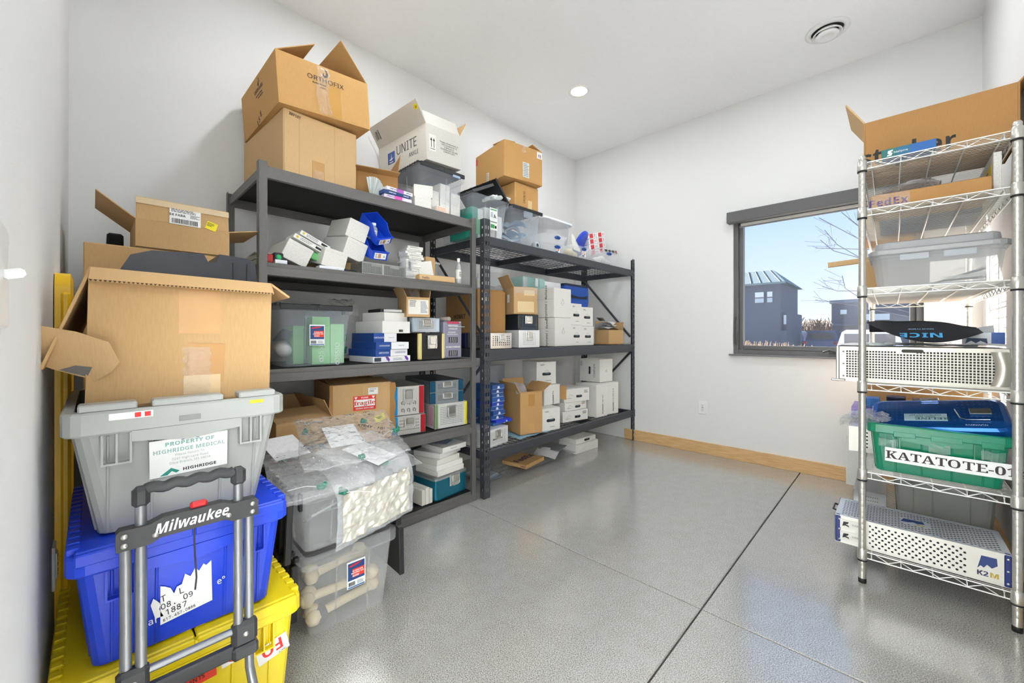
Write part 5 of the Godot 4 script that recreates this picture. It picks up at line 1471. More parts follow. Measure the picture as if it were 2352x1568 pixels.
	lines(lb, move(Transform3D(), 0.0, 0.011, 0, 0.001), 0.04, 0.008, 2, fl("8a8a8a", 0.6), 73)
	lb = sticker(g, "yellow_sticker", move(gf, 0.092, -0.035, 0.35), 0.055, 0.036, fl("e9dc3c", 0.6))
	lines(lb, move(Transform3D(), 0.004, 0.004, 0, 0.001), 0.035, 0.014, 2, ink, 74)
	tape(g, move(gf, -0.03, 0.0), 0.06, 0.3, fl("c79f68", 0.2))
	part(g, "torn_edge", sheet(S(), 3, 16, func(u, v): return gf * Vector3(0.148 + u * 0.022, 0.155 - v * 0.28, 0.001 + u * 0.02 * (1 + 0.5 * sin(v * 17)))), M.card_brown)
	part(g, "torn_edge", sheet(S(), 3, 16, func(u, v): return gf * Vector3(-0.15 - u * 0.02, 0.16 - v * 0.3, 0.001 + u * 0.014 * (1 + 0.5 * sin(v * 13)))), M.card_brown)
	var alu := fl("d3d2ce", 0.3, 0.55)
	var sky := fl("2590c8", 0.3, 0.4)
	var crim := fl("b3242f", 0.35, 0.4)
	var tu := ptray("instrument_tray", "tall silver tray with blue and red corners and punched loops, upper of two", Vector3(0.44, y3 + 0.112, 2.515), -0.2, Vector3(0.36, 0.165, 0.19), alu, {"nx": 4, "ny": 2, "f": 0.001, "corner": sky, "corner2": crim, "corner_w": 0.036, "faces": ["x"], "cu": 0.0})
	for i in 3:
		for j in 2:
			var lp := []
			for k in 11: lp.append(side(Vector3(0.36, 0.165, 0.19), "x") * Vector3((i - 1) * 0.034 + cos(k * 0.5 - 0.4) * 0.008, -0.012 - 0.042 * j + sin(k * 0.5 - 0.4) * 0.008 - (0.01 if k == 0 else 0.0), 0.0012))
			part(tu, "punched_loop", tube(S(), lp, 0.0018, 5), fl("38383a", 0.5))
	ptray("instrument_tray", "low silver tray with blue and red corners under the taller one", Vector3(0.44, y3, 2.515), -0.18, Vector3(0.37, 0.108, 0.2), alu, {"nx": 12, "ny": 4, "corner": sky, "corner2": crim, "corner_w": 0.036, "faces": ["x"], "mx": 0.04})
	var slate := fl("39424a", 0.35, 0.4)
	for i in 2:
		ptray("instrument_tray", ["dark slatted instrument tray with teal corners, lower of two on the fourth shelf", "dark slatted instrument tray with teal corners, upper of two on the fourth shelf"][i], Vector3(0.44, y3 + 0.152 + 0.0705 * i, 2.255), -0.19, Vector3(0.42, 0.07, 0.225), fl("9aa0a4", 0.3, 0.6), {"nx": 16, "ny": 4, "corner": fl("15506f", 0.35, 0.4), "corner_w": 0.04, "faces": ["x"], "mx": 0.05, "top_mat": slate}).set_meta("group", "dark slatted trays")
	var tg := ptray("instrument_tray", "white drilled tray with a green and a yellow corner under the slatted trays", Vector3(0.5, y3, 2.25), -0.09, Vector3(0.3, 0.15, 0.235), fl("dcdcd8", 0.35, 0.3), {"nx": 20, "ny": 11, "corner": fl("7f9a6a", 0.35, 0.3), "corner2": fl("e3d21e", 0.4), "corner_w": 0.026, "faces": ["x", "z"], "mx": 0.034, "inside": fl("4a4a4c", 0.7)})
	part(tg, "pink_panel", bx(S(), side(Vector3(0.3, 0.15, 0.235), "z") * Vector3(0.1, 0, 0.001), Vector3(0.06, 0.12, 0.002)), fl("b88a98", 0.5))
	# ---- bottom shelf
	var y4 := 0.063
	var te := thing("instrument_tray", "teal metal instrument case with a silver lid on the bottom shelf", "instrument tray", Vector3(0.545, y4, 2.275), 0.1)
	var tsz := Vector3(0.22, 0.125, 0.27)
	part(te, "case", loft(S(), [rrect(tsz.x - 0.012, tsz.z - 0.012, 0.0, 0.02, 5), rrect(tsz.x, tsz.z, 0.012, 0.024, 5), rrect(tsz.x, tsz.z, tsz.y, 0.024, 5)], true, true), fl("12697f", 0.3, 0.45))
	part(te, "silver_lid", loft(S(), [rrect(tsz.x + 0.006, tsz.z + 0.006, tsz.y, 0.026, 5), rrect(tsz.x + 0.008, tsz.z + 0.008, tsz.y + 0.012, 0.026, 5), rrect(tsz.x - 0.02, tsz.z - 0.02, tsz.y + 0.02, 0.02, 5)], true, true), fl("aeb2b4", 0.28, 0.8))
	clasp(te, Transform3D(Basis(Vector3(0, 0, -1), Vector3.UP, Vector3(1, 0, 0)), Vector3(tsz.x / 2 + 0.003, tsz.y - 0.022, -0.02)), 0.085, 0.07)
	for i in 5:
		var b := slim_box(["cream catalogue box lowest on the teal case", "cream catalogue box second on the teal case", "cream catalogue box third on the teal case, turned askew", "cream catalogue box second from the top on the teal case", "cream catalogue box topmost on the teal case, with printed edge"][i], Vector3([0.55, 0.54, 0.53, 0.51, 0.53][i], y4 + 0.1465 + 0.0325 * i, [2.28, 2.28, 2.29, 2.27, 2.235][i]), [0.1, 0.1, 0.16, 0.3, 0.08][i], Vector3(0.21, 0.032, [0.22, 0.22, 0.2, 0.22, 0.2][i]), fl(["e6e3da", "eeebe3", "e2dfd5", "efece6", "f1efe9"][i], 0.6), "catalogue boxes on the teal case")
		if i == 4: lines(b, side(Vector3(0.21, 0.032, 0.2), "x"), 0.07, 0.008, 2, fl("8a8880", 0.6), 81)
	solo("blue_leaflet", bx(S(), Vector3.ZERO, Vector3(0.16, 0.003, 0.12), 0.001), fl("aab6c8", 0.5), "pale blue leaflet lying on the topmost cream catalogue box", "leaflet", Vector3(0.5, y4 + 0.312, 2.25), 0.5)
	for i in 3:
		slim_box(["cream slim box standing at the left beside the teal case", "cream slim box standing in the middle beside the teal case", "cream slim box standing against the teal case"][i], Vector3(0.58, y4, 2.475 - 0.026 * i), 0.08, Vector3(0.14, [0.09, 0.1, 0.085][i], 0.024), fl(["ded9cc", "e9e5da", "e2ddd0"][i], 0.6), "slim boxes standing beside the teal case")
	tote("storage_tote", "clear tote at the back of the bottom shelf behind the cream boxes", Vector3(0.25, y4, 2.45), 0.0, Vector3(0.3, 0.28, 0.36), clear("dde4e8", 0.4, 0.3), {"brackets": false, "wall": 0.002, "lid": true, "lid_mat": fl("33363a", 0.5)})
	solo("green_valve", bx(bx(S(), Vector3.ZERO, Vector3(0.04, 0.03, 0.06), 0.006), Vector3(0.015, 0.0, -0.035), Vector3(0.03, 0.02, 0.02), 0.004), fl("10735a", 0.4), "green valve sticking out beneath the fourth shelf behind the standing bag mouth", "valve", Vector3(0.56, y4 + 0.315, 2.62))
	slim_box("long flat grey carton on the bottom shelf behind the clear totes", Vector3(0.5, y4, 2.86), 0.0, Vector3(0.3, 0.2, 0.5), fl("b7b8ba", 0.6))


# ------------------------------------------------------------------ what stands on the black boltless rack
func printed_carton(label: String, at: Vector3, yaw: float, size: Vector3, group: String, kind: String, rng_seed := 1) -> Node3D:
	# a white glossy-board carton: hand hole or print on the face towards the room
	var t := thing("white_carton", label, "box", at, yaw, group)
	part(t, "body", bx(S(), Vector3(0, size.y / 2, 0), size, 0.0025), M.white_card)
	var ink := fl("3a3a3e", 0.6)
	var pale := fl("8f8f92", 0.6)
	var f := side(size, "x")
	var g := side(size, "z")
	match kind:
		"tall":
			txt(t, "Physioloi | dumeso", size.y * 0.085, move(g, size.x * 0.05, 0, PI / 2), fl("6b6558", 0.6), "b", 1.1)
			part(t, "triangle_print", tube(S(), [f * Vector3(-0.02, -0.005, 0.0006), f * Vector3(0.02, -0.005, 0.0006), f * Vector3(0.0, 0.035, 0.0006)], 0.0012, 4, true), pale)
			lines(t, move(f, 0, -0.016), 0.02, 0.006, 1, pale, rng_seed)
			part(t, "flap_line", bx(S(), g * Vector3(0, 0.03, 0.0), Vector3(size.x - 0.01, 0.0015, 0.0015)), fl("bdb8ab", 0.8))
		"slot":
			hand_hole(t, move(f, -size.z * 0.0, size.y * -0.04), 0.088, 0.024)
			lines(t, move(f, -size.z * 0.2, size.y * 0.36), size.z * 0.22, 0.014, 2, ink, rng_seed)
			lines(t, move(f, size.z * 0.1, size.y * -0.33), size.z * 0.3, 0.01, 1, pale, rng_seed + 1)
			part(t, "swoosh_print", tube(S(), [f * Vector3(-0.02, 0.014, 0.0006), f * Vector3(0.005, 0.028, 0.0006), f * Vector3(0.03, 0.004, 0.0006)], 0.0009, 4), pale)
		"flat":
			hand_hole(t, move(f, size.z * 0.08, -size.y * 0.1), 0.07, 0.022)
			lines(t, move(f, size.z * 0.36, size.y * 0.22), size.z * 0.16, 0.026, 3, ink, rng_seed)
			part(t, "swoosh_print", tube(S(), [f * Vector3(-0.11, -0.012, 0.0006), f * Vector3(-0.08, 0.012, 0.0006), f * Vector3(-0.05, -0.006, 0.0006)], 0.001, 4), pale)
			lines(t, move(f, -size.z * 0.3, -size.y * 0.2), size.z * 0.2, 0.008, 1, pale, rng_seed + 1)
		"side":
			hand_hole(t, move(g, 0.0, 0.0, PI / 2), 0.075, 0.022)
			txt(t, "COMPLETE", 0.02, move(g, 0.06, 0, PI / 2), ink, "", 1.0)
			lines(t, move(g, -0.1, 0.07, PI / 2), 0.06, 0.02, 2, ink, rng_seed)
			part(t, "recycle_print", tube(S(), [f * Vector3(-0.012, -0.01, 0.0006), f * Vector3(0.012, -0.01, 0.0006), f * Vector3(0.0, 0.012, 0.0006)], 0.001, 4, true), pale)
		"upright":
			lines(t, move(f, 0.01, 0.0, PI / 2), size.y * 0.8, 0.012, 1, ink, rng_seed)
			txt(t, "Physioloi", 0.014, move(f, 0.012, -size.y * 0.28, PI / 2), ink, "b", 1.0)
	return t


func hand_hole(p: Node3D, t: Transform3D, w: float, h: float) -> void:
	var poly := []
	for i in 18:
		var a := TAU * i / 18.0
		poly.append(Vector2(signf(cos(a)) * (w / 2 - h / 2) + cos(a) * h / 2, sin(a) * h / 2))
	part(p, "hand_hole", extrude(S(), poly, 0.002, t), fl("26282c", 0.8))
	part(p, "tuck_flap", extrude(S(), [Vector2(-w * 0.3, h * 0.45), Vector2(w * 0.42, h * 0.45), Vector2(w * 0.2, h * 0.05), Vector2(-w * 0.1, h * 0.1)], 0.002, move(t, 0, 0, 0, 0.001)), fl("5a6b78", 0.6))


func clip_box(label: String, at: Vector3, yaw: float, size: Vector3, label_on := true) -> void:
	var t := thing("clip_box", label, "storage box", at, yaw, "small clear boxes with blue latches")
	var cm := clear("eef2f8", 0.2, 0.3)
	part(t, "tub", loft(S(), [rrect(size.x - 0.03, size.z - 0.03, 0.0, 0.03), rrect(size.x - 0.008, size.z - 0.008, size.y - 0.02, 0.035), rrect(size.x, size.z, size.y - 0.018, 0.035), rrect(size.x, size.z, size.y, 0.035), rrect(size.x - 0.02, size.z - 0.02, size.y, 0.03), rrect(size.x - 0.034, size.z - 0.034, 0.003, 0.03)], true, true), cm)
	part(t, "cover", loft(S(), [rrect(size.x + 0.006, size.z + 0.006, size.y, 0.035), rrect(size.x + 0.006, size.z + 0.006, size.y + 0.008, 0.035), rrect(size.x - 0.02, size.z - 0.02, size.y + 0.012, 0.03)], true, true), cm)
	var f := side(size, "x")
	var hs := []
	for i in 7: hs.append(f * Vector3((i - 3) * 0.009, size.y / 2 - 0.006 - 0.0012 * (i - 3) * (i - 3), 0.01))
	var l := part(t, "latch", tube(S(), hs, 0.008, 8), fl("1f4f9c", 0.4))
	part(l, "latch_tab", bx(S(), f * Vector3(0, size.y / 2 - 0.022, 0.008), Vector3(0.01, 0.012, 0.05), 0.004), fl("1f4f9c", 0.4))
	if label_on:
		var lb := sticker(t, "box_label", move(f, 0.005, -0.004, 0, 0.003), 0.055, 0.048, fl("f0efee", 0.5))
		lines(lb, move(Transform3D(), 0, 0.016, 0, 0.001), 0.045, 0.008, 1, fl("8a3238", 0.5), 91)
		part(lb, "picture_print", bx(S(), Vector3(0.008, -0.002, 0.0014), Vector3(0.016, 0.016, 0.0008)), fl("cf8d78", 0.5))
		part(lb, "blue_print", bx(S(), Vector3(-0.008, -0.017, 0.0014), Vector3(0.03, 0.01, 0.0008)), fl("2d5a8c", 0.5))
		lines(lb, move(Transform3D(), -0.014, 0, 0, 0.001), 0.018, 0.018, 3, fl("6a6a6e", 0.5), 92)


func build_black_rack_contents() -> void:
	var ink := fl("26262a", 0.6)
	var white := fl("f4f3f0", 0.55)
	var cm := clear("dfe9f5", 0.17, 0.3)
	var bk := fl("232325", 0.5)
	# ---- top
	var y0 := 1.724
	var t := tote("storage_tote", "clear tote with its black lid propped open, nearest end of the black rack's top", Vector3(0.45, y0, 1.925), 0.0, Vector3(0.44, 0.285, 0.34), cm, {"brackets": false, "wall": 0.002, "ribs": [-0.18, 0.2]})
	for q in [[-0.165, 0.285, 0.02, 0.375], [0.16, 0.28, 0.03, 0.425]]:
		# a ribbed lid half leaning up from its hinge to the ridge where the two meet
		var s := S()
		var a := Vector2(q[0], q[1])
		var e := Vector2(q[2], q[3])
		var up := (e - a).orthogonal().normalized() * 0.006 * (1.0 if q[0] < 0 else -1.0)
		var lt := Transform3D(Basis(Vector3(0, 0, -1), Vector3.UP, Vector3(1, 0, 0)), Vector3.ZERO)
		extrude(s, [a, e, e - up, a - up], 0.42, lt)
		for i in 7: extrude(s, [a, e, e - up * 3.0, a - up * 3.0], 0.004, lt * Transform3D(Basis(), Vector3(0, 0, (i - 3) * 0.068)))
		part(t, "lid_flap", s, bk if q[0] > 0 else fl("4a4b4d", 0.5))
	var lb := sticker(t, "tote_label", move(side(Vector3(0.41, 0.285, 0.34), "x"), 0.015, 0.0, 0, 0.004), 0.072, 0.15, fl("eef0ec", 0.5))
	part(lb, "green_print", bx(bx(S(), Vector3(0, 0.064, 0.0014), Vector3(0.06, 0.008, 0.0008)), Vector3(-0.01, -0.05, 0.0014), Vector3(0.036, 0.026, 0.0008)), fl("3fa05a", 0.5))
	part(lb, "frame_print", bx(bx(S(), Vector3(0, 0.012, 0.0014), Vector3(0.06, 0.002, 0.0008)), Vector3(0, -0.02, 0.0014), Vector3(0.06, 0.006, 0.0008)), fl("5f7a66", 0.5))
	txt(lb, "&", 0.022, move(Transform3D(), 0.012, 0.022, 0, 0.001), ink, "b")
	lines(lb, move(Transform3D(), -0.014, 0.03, 0, 0.001), 0.024, 0.03, 3, fl("4c6fae", 0.5), 93)
	barcode(lb, move(Transform3D(), 0.02, -0.052, 0, 0.001), 0.018, 0.018, 94)
	for i in 5:
		slim_box(["green carton nearest the end of the open clear tote on the black rack", "white carton beside the green one in the open clear tote", "white carton with a green print in the middle of the open clear tote", "tall white carton in the open clear tote behind its label", "white carton at the far end of the open clear tote"][i], Vector3(0.5 - 0.01 * (i % 2), y0 + 0.006, 2.045 - 0.057 * i), 0.0, Vector3(0.24, [0.2, 0.2, 0.22, 0.19, 0.18][i], 0.052), fl(["2a8a78", "e6e8e4", "eceee9", "f0f0ee", "e9e9ea"][i], 0.5), "cartons in the open clear tote")
	solo("green_print_card", bx(S(), Vector3.ZERO, Vector3(0.004, 0.1, 0.045), 0.001), fl("4aa064", 0.5), "green card at the front of the cartons in the open clear tote", "card", Vector3(0.63, y0 + 0.075, 2.02))
	for i in 4:
		solo("syringe_pack", bx(tube(S(), [Vector3(-0.06, 0, 0), Vector3(0.06, 0, 0)], 0.013, 10), Vector3(0.02, 0.004, 0), Vector3(0.09, 0.014, 0.04), 0.004), fl("ecedee", 0.4), "white wrapped packet, %s of those sticking up under the propped black lid" % ["nearest the end", "second", "third", "farthest"][i], "packet", Vector3(0.6, y0 + 0.3 + 0.012 * i, 1.9 - 0.045 * i), 0.5 * i, "white packets under the propped lid")
	var bs := Vector3(0.386, 0.26, 0.357)
	var c := carton("cardboard_box", "brown carton with its top just open, topmost on the black rack", Vector3(0.485, 2.205, 1.585), -0.17, bs, M.card_orange, {"flaps": [["x", -84.0, 0.15], ["n", -70.0, 0.1], ["z", -85.0, 0.1]]})
	lb = sticker(c, "corner_label", move(side(bs, "x"), 0.15, 0.095), 0.05, 0.05, white)
	txt(lb, "OJ", 0.02, move(Transform3D(), 0, -0.004, 0, 0.001), fl("7d2436", 0.5), "b")
	lb = sticker(c, "address_label", move(side(bs, "x"), 0.02, -0.045), 0.06, 0.11, fl("dcdcda", 0.4))
	lines(lb, move(Transform3D(), 0, 0, 0, 0.001), 0.05, 0.1, 8, fl("8a8a8c", 0.6), 95)
	lb = sticker(c, "address_label", move(side(bs, "z"), -0.02, -0.08), 0.03, 0.07, fl("e5e1d8", 0.5))
	lines(lb, move(Transform3D(), 0, 0, 0, 0.001), 0.024, 0.06, 5, fl("8a8a8c", 0.6), 96)
	part(c, "red_label", bx(S(), side(bs, "z") * Vector3(-0.178, 0.085, 0.0006), Vector3(0.022, 0.05, 0.0012)), fl("cf3530", 0.5))
	part(c, "torn_tape", sheet(S(), 4, 8, func(u, v): return side(bs, "x") * Vector3(-0.01 + u * 0.03 - v * 0.01, 0.13 - v * 0.05 + 0.01 * sin(u * 9), 0.002 + 0.003 * sin(v * 8))), M.film_milky)
	var ss := Vector3(0.3, 0.178, 0.25)
	c = carton("cardboard_box", "smaller brown carton with felt-pen writing, taped, under the topmost carton", Vector3(0.5, 2.02, 1.545), -0.05, ss, M.card_orange, {"brown": true, "bevel": 0.006})
	tape(c, move(side(ss, "x"), 0.02, 0.03), 0.06, 0.11, fl("d2a064", 0.2))
	tape(c, move(side(ss, "x"), 0.03, -0.055), 0.045, 0.07, fl("e2c391", 0.4))
	txt(c, "ORS&10", 0.02, move(side(ss, "x"), -0.03, -0.01, PI / 2), fl("57402a", 0.7), "", 0.9)
	t = tote("storage_tote", "clear tote with a black lid and pale blue packets, under the felt-pen carton", Vector3(0.46, y0, 1.565), -0.02, Vector3(0.44, 0.28, 0.345), cm, {"lid": true, "lid_mat": bk, "brackets": false, "wall": 0.002, "ribs": [-0.12, 0.12], "rim": 0.03})
	part(t, "latch", bx(S(), Vector3(0.215, 0.24, 0.0), Vector3(0.012, 0.05, 0.09), 0.003), clear("c8d6e8", 0.5, 0.3))
	for i in 7:
		solo("blue_packet", sheet(S(), 8, 8, func(u, v): return Vector3((u - 0.5) * 0.16, 0.02 * sin(u * 5.0 + i) + 0.03 * sin(v * 3.1), (v - 0.5) * 0.12)), fl(["9fc0dd", "c9dbe9", "b5d0e6"][i % 3], 0.5), "pale blue crumpled packet inside the clear tote under the felt-pen carton", "packet", Vector3(0.52 + 0.02 * sin(i * 2.0), y0 + 0.03 + 0.026 * i, 1.58 + 0.05 * sin(i * 1.7)), i * 0.6, "pale blue packets in the clear tote")
	solo("cable_roll", lathe(S(), [Vector2(0.014, -0.02), Vector2(0.028, -0.02), Vector2(0.03, 0.0), Vector2(0.028, 0.02), Vector2(0.014, 0.02)], 18, Transform3D(Basis(Vector3(0, 0, 1), PI / 2), Vector3.ZERO)), fl("b9bfc6", 0.5), "grey roll of tape inside the clear tote by its right end", "roll", Vector3(0.645, y0 + 0.034, 1.45))
	var bin := thing("plastic_bin", "tall translucent white bin with a white rim behind the stacked clip boxes", "bin", Vector3(0.27, y0, 0.9), 0.0)
	part(bin, "bin_wall", loft(S(), [rrect(0.26, 0.36, 0.0, 0.05), rrect(0.34, 0.45, 0.37, 0.07), rrect(0.335, 0.445, 0.37, 0.07), rrect(0.255, 0.355, 0.004, 0.05)], true, true), clear("f2f4f8", 0.28, 0.3))
	part(bin, "rim", loft(S(), [rrect(0.35, 0.46, 0.362, 0.07), rrect(0.38, 0.49, 0.366, 0.08), rrect(0.38, 0.49, 0.382, 0.08), rrect(0.34, 0.45, 0.384, 0.07)], true, false), fl("f0f2f4", 0.4))
	var rk := thing("white_rack", "white slotted plastic rack and papers inside the tall translucent bin", "rack", Vector3(0.35, y0 + 0.15, 0.86))
	var rs := S()
	bx(rs, Vector3(0, 0.1, 0), Vector3(0.1, 0.008, 0.17), 0.002)
	for i in 8: bx(rs, Vector3(0.045, 0.045, (i - 3.5) * 0.022), Vector3(0.008, 0.1, 0.012), 0.002)
	part(rk, "slotted_side", rs, fl("f2f3f4", 0.45))
	part(rk, "paper_bundle", bx(S(), Vector3(0, 0.13, 0.02), Vector3(0.09, 0.045, 0.15), 0.004), fl("e6e9ec", 0.6))
	part(rk, "yellow_tag", bx(S(), Vector3(0.05, 0.135, -0.05), Vector3(0.006, 0.016, 0.02), 0.002), fl("dcd22a", 0.5))
	clip_box("small clear box with a blue latch, lower of two in front of the tall bin", Vector3(0.59, y0, 1.235), -0.12, Vector3(0.21, 0.062, 0.27), true)
	clip_box("small clear box with a blue latch stacked on another in front of the tall bin", Vector3(0.59, y0 + 0.076, 1.235), -0.12, Vector3(0.21, 0.06, 0.27), false)
	clip_box("small clear box with a blue latch standing before the round blue lid", Vector3(0.59, y0, 0.87), -0.04, Vector3(0.21, 0.1, 0.33), true)
	clip_box("small clear box with a blue latch at the window-wall end of the black rack's top", Vector3(0.59, y0, 0.43), -0.2, Vector3(0.21, 0.12, 0.31), false)
	for i in 5:
		solo("cotton_ball", sheet(S(), 12, 10, func(u, v): return Vector3(cos(u * TAU) * sin(v * PI) * 0.045, 0.035 - cos(v * PI) * 0.035, sin(u * TAU) * sin(v * PI) * 0.05)), fl(["e3d7b4", "cfc0a0", "e9e7e2", "eceae6", "e6e3de"][i], 0.8), ["cream wad at the left of the clip box before the blue lid", "tan wad at the bottom of the clip box before the blue lid", "white wad at the left of the end clip box", "white wad in the middle of the end clip box", "white wad at the right of the end clip box"][i], "wad", [Vector3(0.61, y0 + 0.02, 0.98), Vector3(0.6, y0 + 0.006, 0.9), Vector3(0.6, y0 + 0.01, 0.52), Vector3(0.6, y0 + 0.03, 0.44), Vector3(0.6, y0 + 0.01, 0.35)][i], 0.4 * i, "wads in the clip boxes")
	var bl := thing("round_cover", "round blue plastic lid standing on edge behind the clip boxes", "bin lid", Vector3(0.45, y0 + 0.215, 0.55), 0.3, "", 0.0, -0.5)
	part(bl, "disc", lathe(S(), [Vector2(0, 0.02), Vector2(0.11, 0.02), Vector2(0.125, 0.014), Vector2(0.13, 0.004), Vector2(0.135, 0.0), Vector2(0.135, -0.014), Vector2(0.126, -0.014), Vector2(0.12, 0.01), Vector2(0, 0.012)], 36, Transform3D(Basis(Vector3(0, 0, 1), -PI / 2), Vector3.ZERO)), fl("1d43c4", 0.35))
	var wp := thing("folded_paper", "folded white printed paper leaning on the round blue lid", "paper", Vector3(0.54, y0 + 0.115, 0.74), 0.2)
	part(wp, "paper", extrude(S(), [Vector2(-0.08, 0.0), Vector2(0.07, 0.0), Vector2(0.075, 0.03), Vector2(0.0, 0.15), Vector2(-0.03, 0.16), Vector2(-0.075, 0.08)], 0.004, Transform3D(Basis(Vector3(0, 0, -1), Vector3(-0.25, 0.97, 0), Vector3(0.97, 0.25, 0)), Vector3.ZERO)), fl("eceae2", 0.6))
	lines(wp, Transform3D(Basis(Vector3(0, 0, -1), Vector3(-0.25, 0.97, 0), Vector3(0.97, 0.25, 0)), Vector3(0.003, 0.06, 0.0)) * Transform3D(Basis(Vector3(0, 0, 1), -0.9), Vector3.ZERO), 0.08, 0.03, 2, fl("6a6a6e", 0.6), 97)
	for i in 8:
		var col := i % 2
		var row := i / 2
		var rb := slim_box(["white and red medicine box, left in the lowest row of the leaning pile", "white and red medicine box, right in the lowest row of the leaning pile", "white and red medicine box, left in the second row of the leaning pile", "white and red medicine box, right in the second row of the leaning pile", "white and red medicine box, left in the third row of the leaning pile", "white and red medicine box, right in the third row of the leaning pile", "white and red medicine box, left in the top row of the leaning pile", "white and red medicine box, right in the top row of the leaning pile"][i], Vector3(0.46, y0 + 0.13 + 0.052 * row, 0.4 - 0.155 * col + 0.012 * row) + Vector3(0, 0.04 * col, 0), 0.0, Vector3(0.1, 0.05, 0.152), fl("efeeee", 0.5), "white and red medicine boxes", 0.26, 0.0)
		part(rb, "red_print", bx(S(), side(Vector3(0.1, 0.05, 0.152), "x") * Vector3(-0.02, 0.0, 0.0006), Vector3(0.0012, 0.04, 0.06)), fl("dc3440", 0.5))
		lines(rb, move(side(Vector3(0.1, 0.05, 0.152), "x"), 0.045, 0), 0.04, 0.024, 2, fl("c98a90", 0.5), 100 + i)
	var bt := thing("battery_pack", "flat grey and black blister pack leaning at the end of the black rack's top", "blister pack", Vector3(0.6, y0 + 0.15, 0.26), -0.2, "", 0.0, 0.3)
	part(bt, "card", bx(S(), Vector3(0, 0.02, 0), Vector3(0.014, 0.04, 0.2), 0.003), fl("b9b9bc", 0.35, 0.4))
	for i in 3: part(bt, "black_cell", bx(S(), Vector3(0.01, 0.02, 0.06 - 0.05 * i), Vector3(0.01, 0.026, 0.03), 0.003), fl("26272a", 0.4))
	part(bt, "red_patch", bx(S(), Vector3(0.009, 0.02, -0.085), Vector3(0.004, 0.034, 0.022), 0.001), fl("9a3a44", 0.5))
	# ---- middle
	var y1 := 0.975
	carton("cardboard_box", "dark blue flat carton under the large brown carton on the middle shelf", Vector3(0.22, y1, 1.79), -0.05, Vector3(0.34, 0.108, 0.26), fl("1c2a52", 0.5), {"seam": false})
	var bb := Vector3(0.46, 0.305, 0.25)
	c = carton("cardboard_box", "large brown carton with an outlined word, behind the slotted post on the middle shelf", Vector3(0.3, y1 + 0.11, 1.77), -0.14, bb, M.card_brown, {"brown": true, "seam": false})
	txt(c, "HOMET", 0.034, move(side(bb, "z"), -0.02, -0.03), fl("3a2e22", 0.7), "b", 1.05)
	lb = sticker(c, "barcode_label", move(side(bb, "z"), 0.165, 0.03), 0.05, 0.13, fl("e8e5de", 0.5))
	barcode(lb, move(Transform3D(), 0, 0, PI / 2, 0.001), 0.11, 0.035, 110)
	sticker(c, "white_label", move(side(bb, "x"), -0.07, 0.1), 0.05, 0.08, fl("e9e6dd", 0.5))
	part(c, "flap_edge", bx(S(), Vector3(0.0, 0.31, 0.0), Vector3(0.44, 0.012, 0.24), 0.002), M.card_brown)
	var os := Vector3(0.19, 0.2, 0.2)
	c = carton("cardboard_box", "small brown carton wrapped with bubble film and tape on the black drilled tray", Vector3(0.565, y1 + 0.25, 1.54), -0.35, os, M.card, {"flaps": [["z", 28.0, 0.1], ["x", -80.0, 0.08]]})
	tape(c, move(side(os, "x"), 0.0, -0.045), 0.14, 0.08, fl("e0c79a", 0.4))
	tape(c, move(side(os, "x"), 0.03, 0.06), 0.09, 0.04, fl("dfc59a", 0.4))
	part(c, "bubble_film", sheet(S(), 18, 6, func(u, v): return side(os, "x") * Vector3((u - 0.5) * 0.19, 0.1 - v * 0.045, 0.004 + 0.004 * sin(u * 60) * sin(v * 20))), M.film_milky)
	sticker(c, "white_label", move(side(os, "z"), 0.0, 0.02), 0.04, 0.06, white)
	ptray("instrument_tray", "black drilled instrument tray on the white drilled one on the middle shelf", Vector3(0.53, y1 + 0.132, 1.51), -0.13, Vector3(0.22, 0.116, 0.2), fl("2d3a44", 0.35, 0.5), {"nx": 7, "ny": 4, "f": 0.26, "inside": fl("16181c", 0.6), "corner": fl("1c1d20", 0.4), "mx": 0.02})
	ptray("instrument_tray", "white drilled instrument tray at the foot of the stack on the middle shelf", Vector3(0.53, y1, 1.515), -0.1, Vector3(0.24, 0.13, 0.215), fl("e6e6e6", 0.35, 0.2), {"nx": 11, "ny": 8, "f": 0.22, "mx": 0.04, "inside": fl("55565a", 0.6)})
	ptray("instrument_tray", "shiny silver drilled instrument tray beside the rack post on the middle shelf", Vector3(0.53, y1, 1.83), -0.04, Vector3(0.26, 0.108, 0.2), fl("c4c3c0", 0.18, 0.9), {"nx": 9, "ny": 5, "f": 0.3, "inside": fl("2c2c2e", 0.4), "mx": 0.015})
	solo("plastic_wrap", sheet(S(), 20, 10, func(u, v): return Vector3((v - 0.5) * 0.2, 0.05 * sin(v * PI) + 0.015 * sin(u * 13) * sin(v * 7), (0.5 - u) * 0.3)), M.film_milky, "crumpled clear wrap along the top of the large brown carton on the middle shelf", "plastic wrap", Vector3(0.36, y1 + 0.43, 1.53))
	bottle("white and blue spray tube standing on the large brown carton behind the post", Vector3(0.46, y1 + 0.435, 1.87), 0.02, 0.11, fl("e9ecf2", 0.4), fl("e9ecf2", 0.4))
	var gt := thing("ribbed_container", "pale green ribbed plastic container above the small brown carton on the middle shelf", "container", Vector3(0.4, y1 + 0.47, 1.27))
	part(gt, "shell", bx(S(), Vector3(0, 0.05, 0), Vector3(0.16, 0.1, 0.28), 0.006), fl("a9cfcb", 0.35))
	var gs := S()
	for i in 9: bx(gs, Vector3(0.081, 0.012 + 0.01 * i, 0.03), Vector3(0.004, 0.004, 0.19), 0.001)
	part(gt, "ribs", gs, fl("7fb0ad", 0.35))
	part(gt, "closing_clip", bx(S(), Vector3(0.085, 0.06, -0.02), Vector3(0.01, 0.07, 0.035), 0.003), fl("e9efee", 0.4))
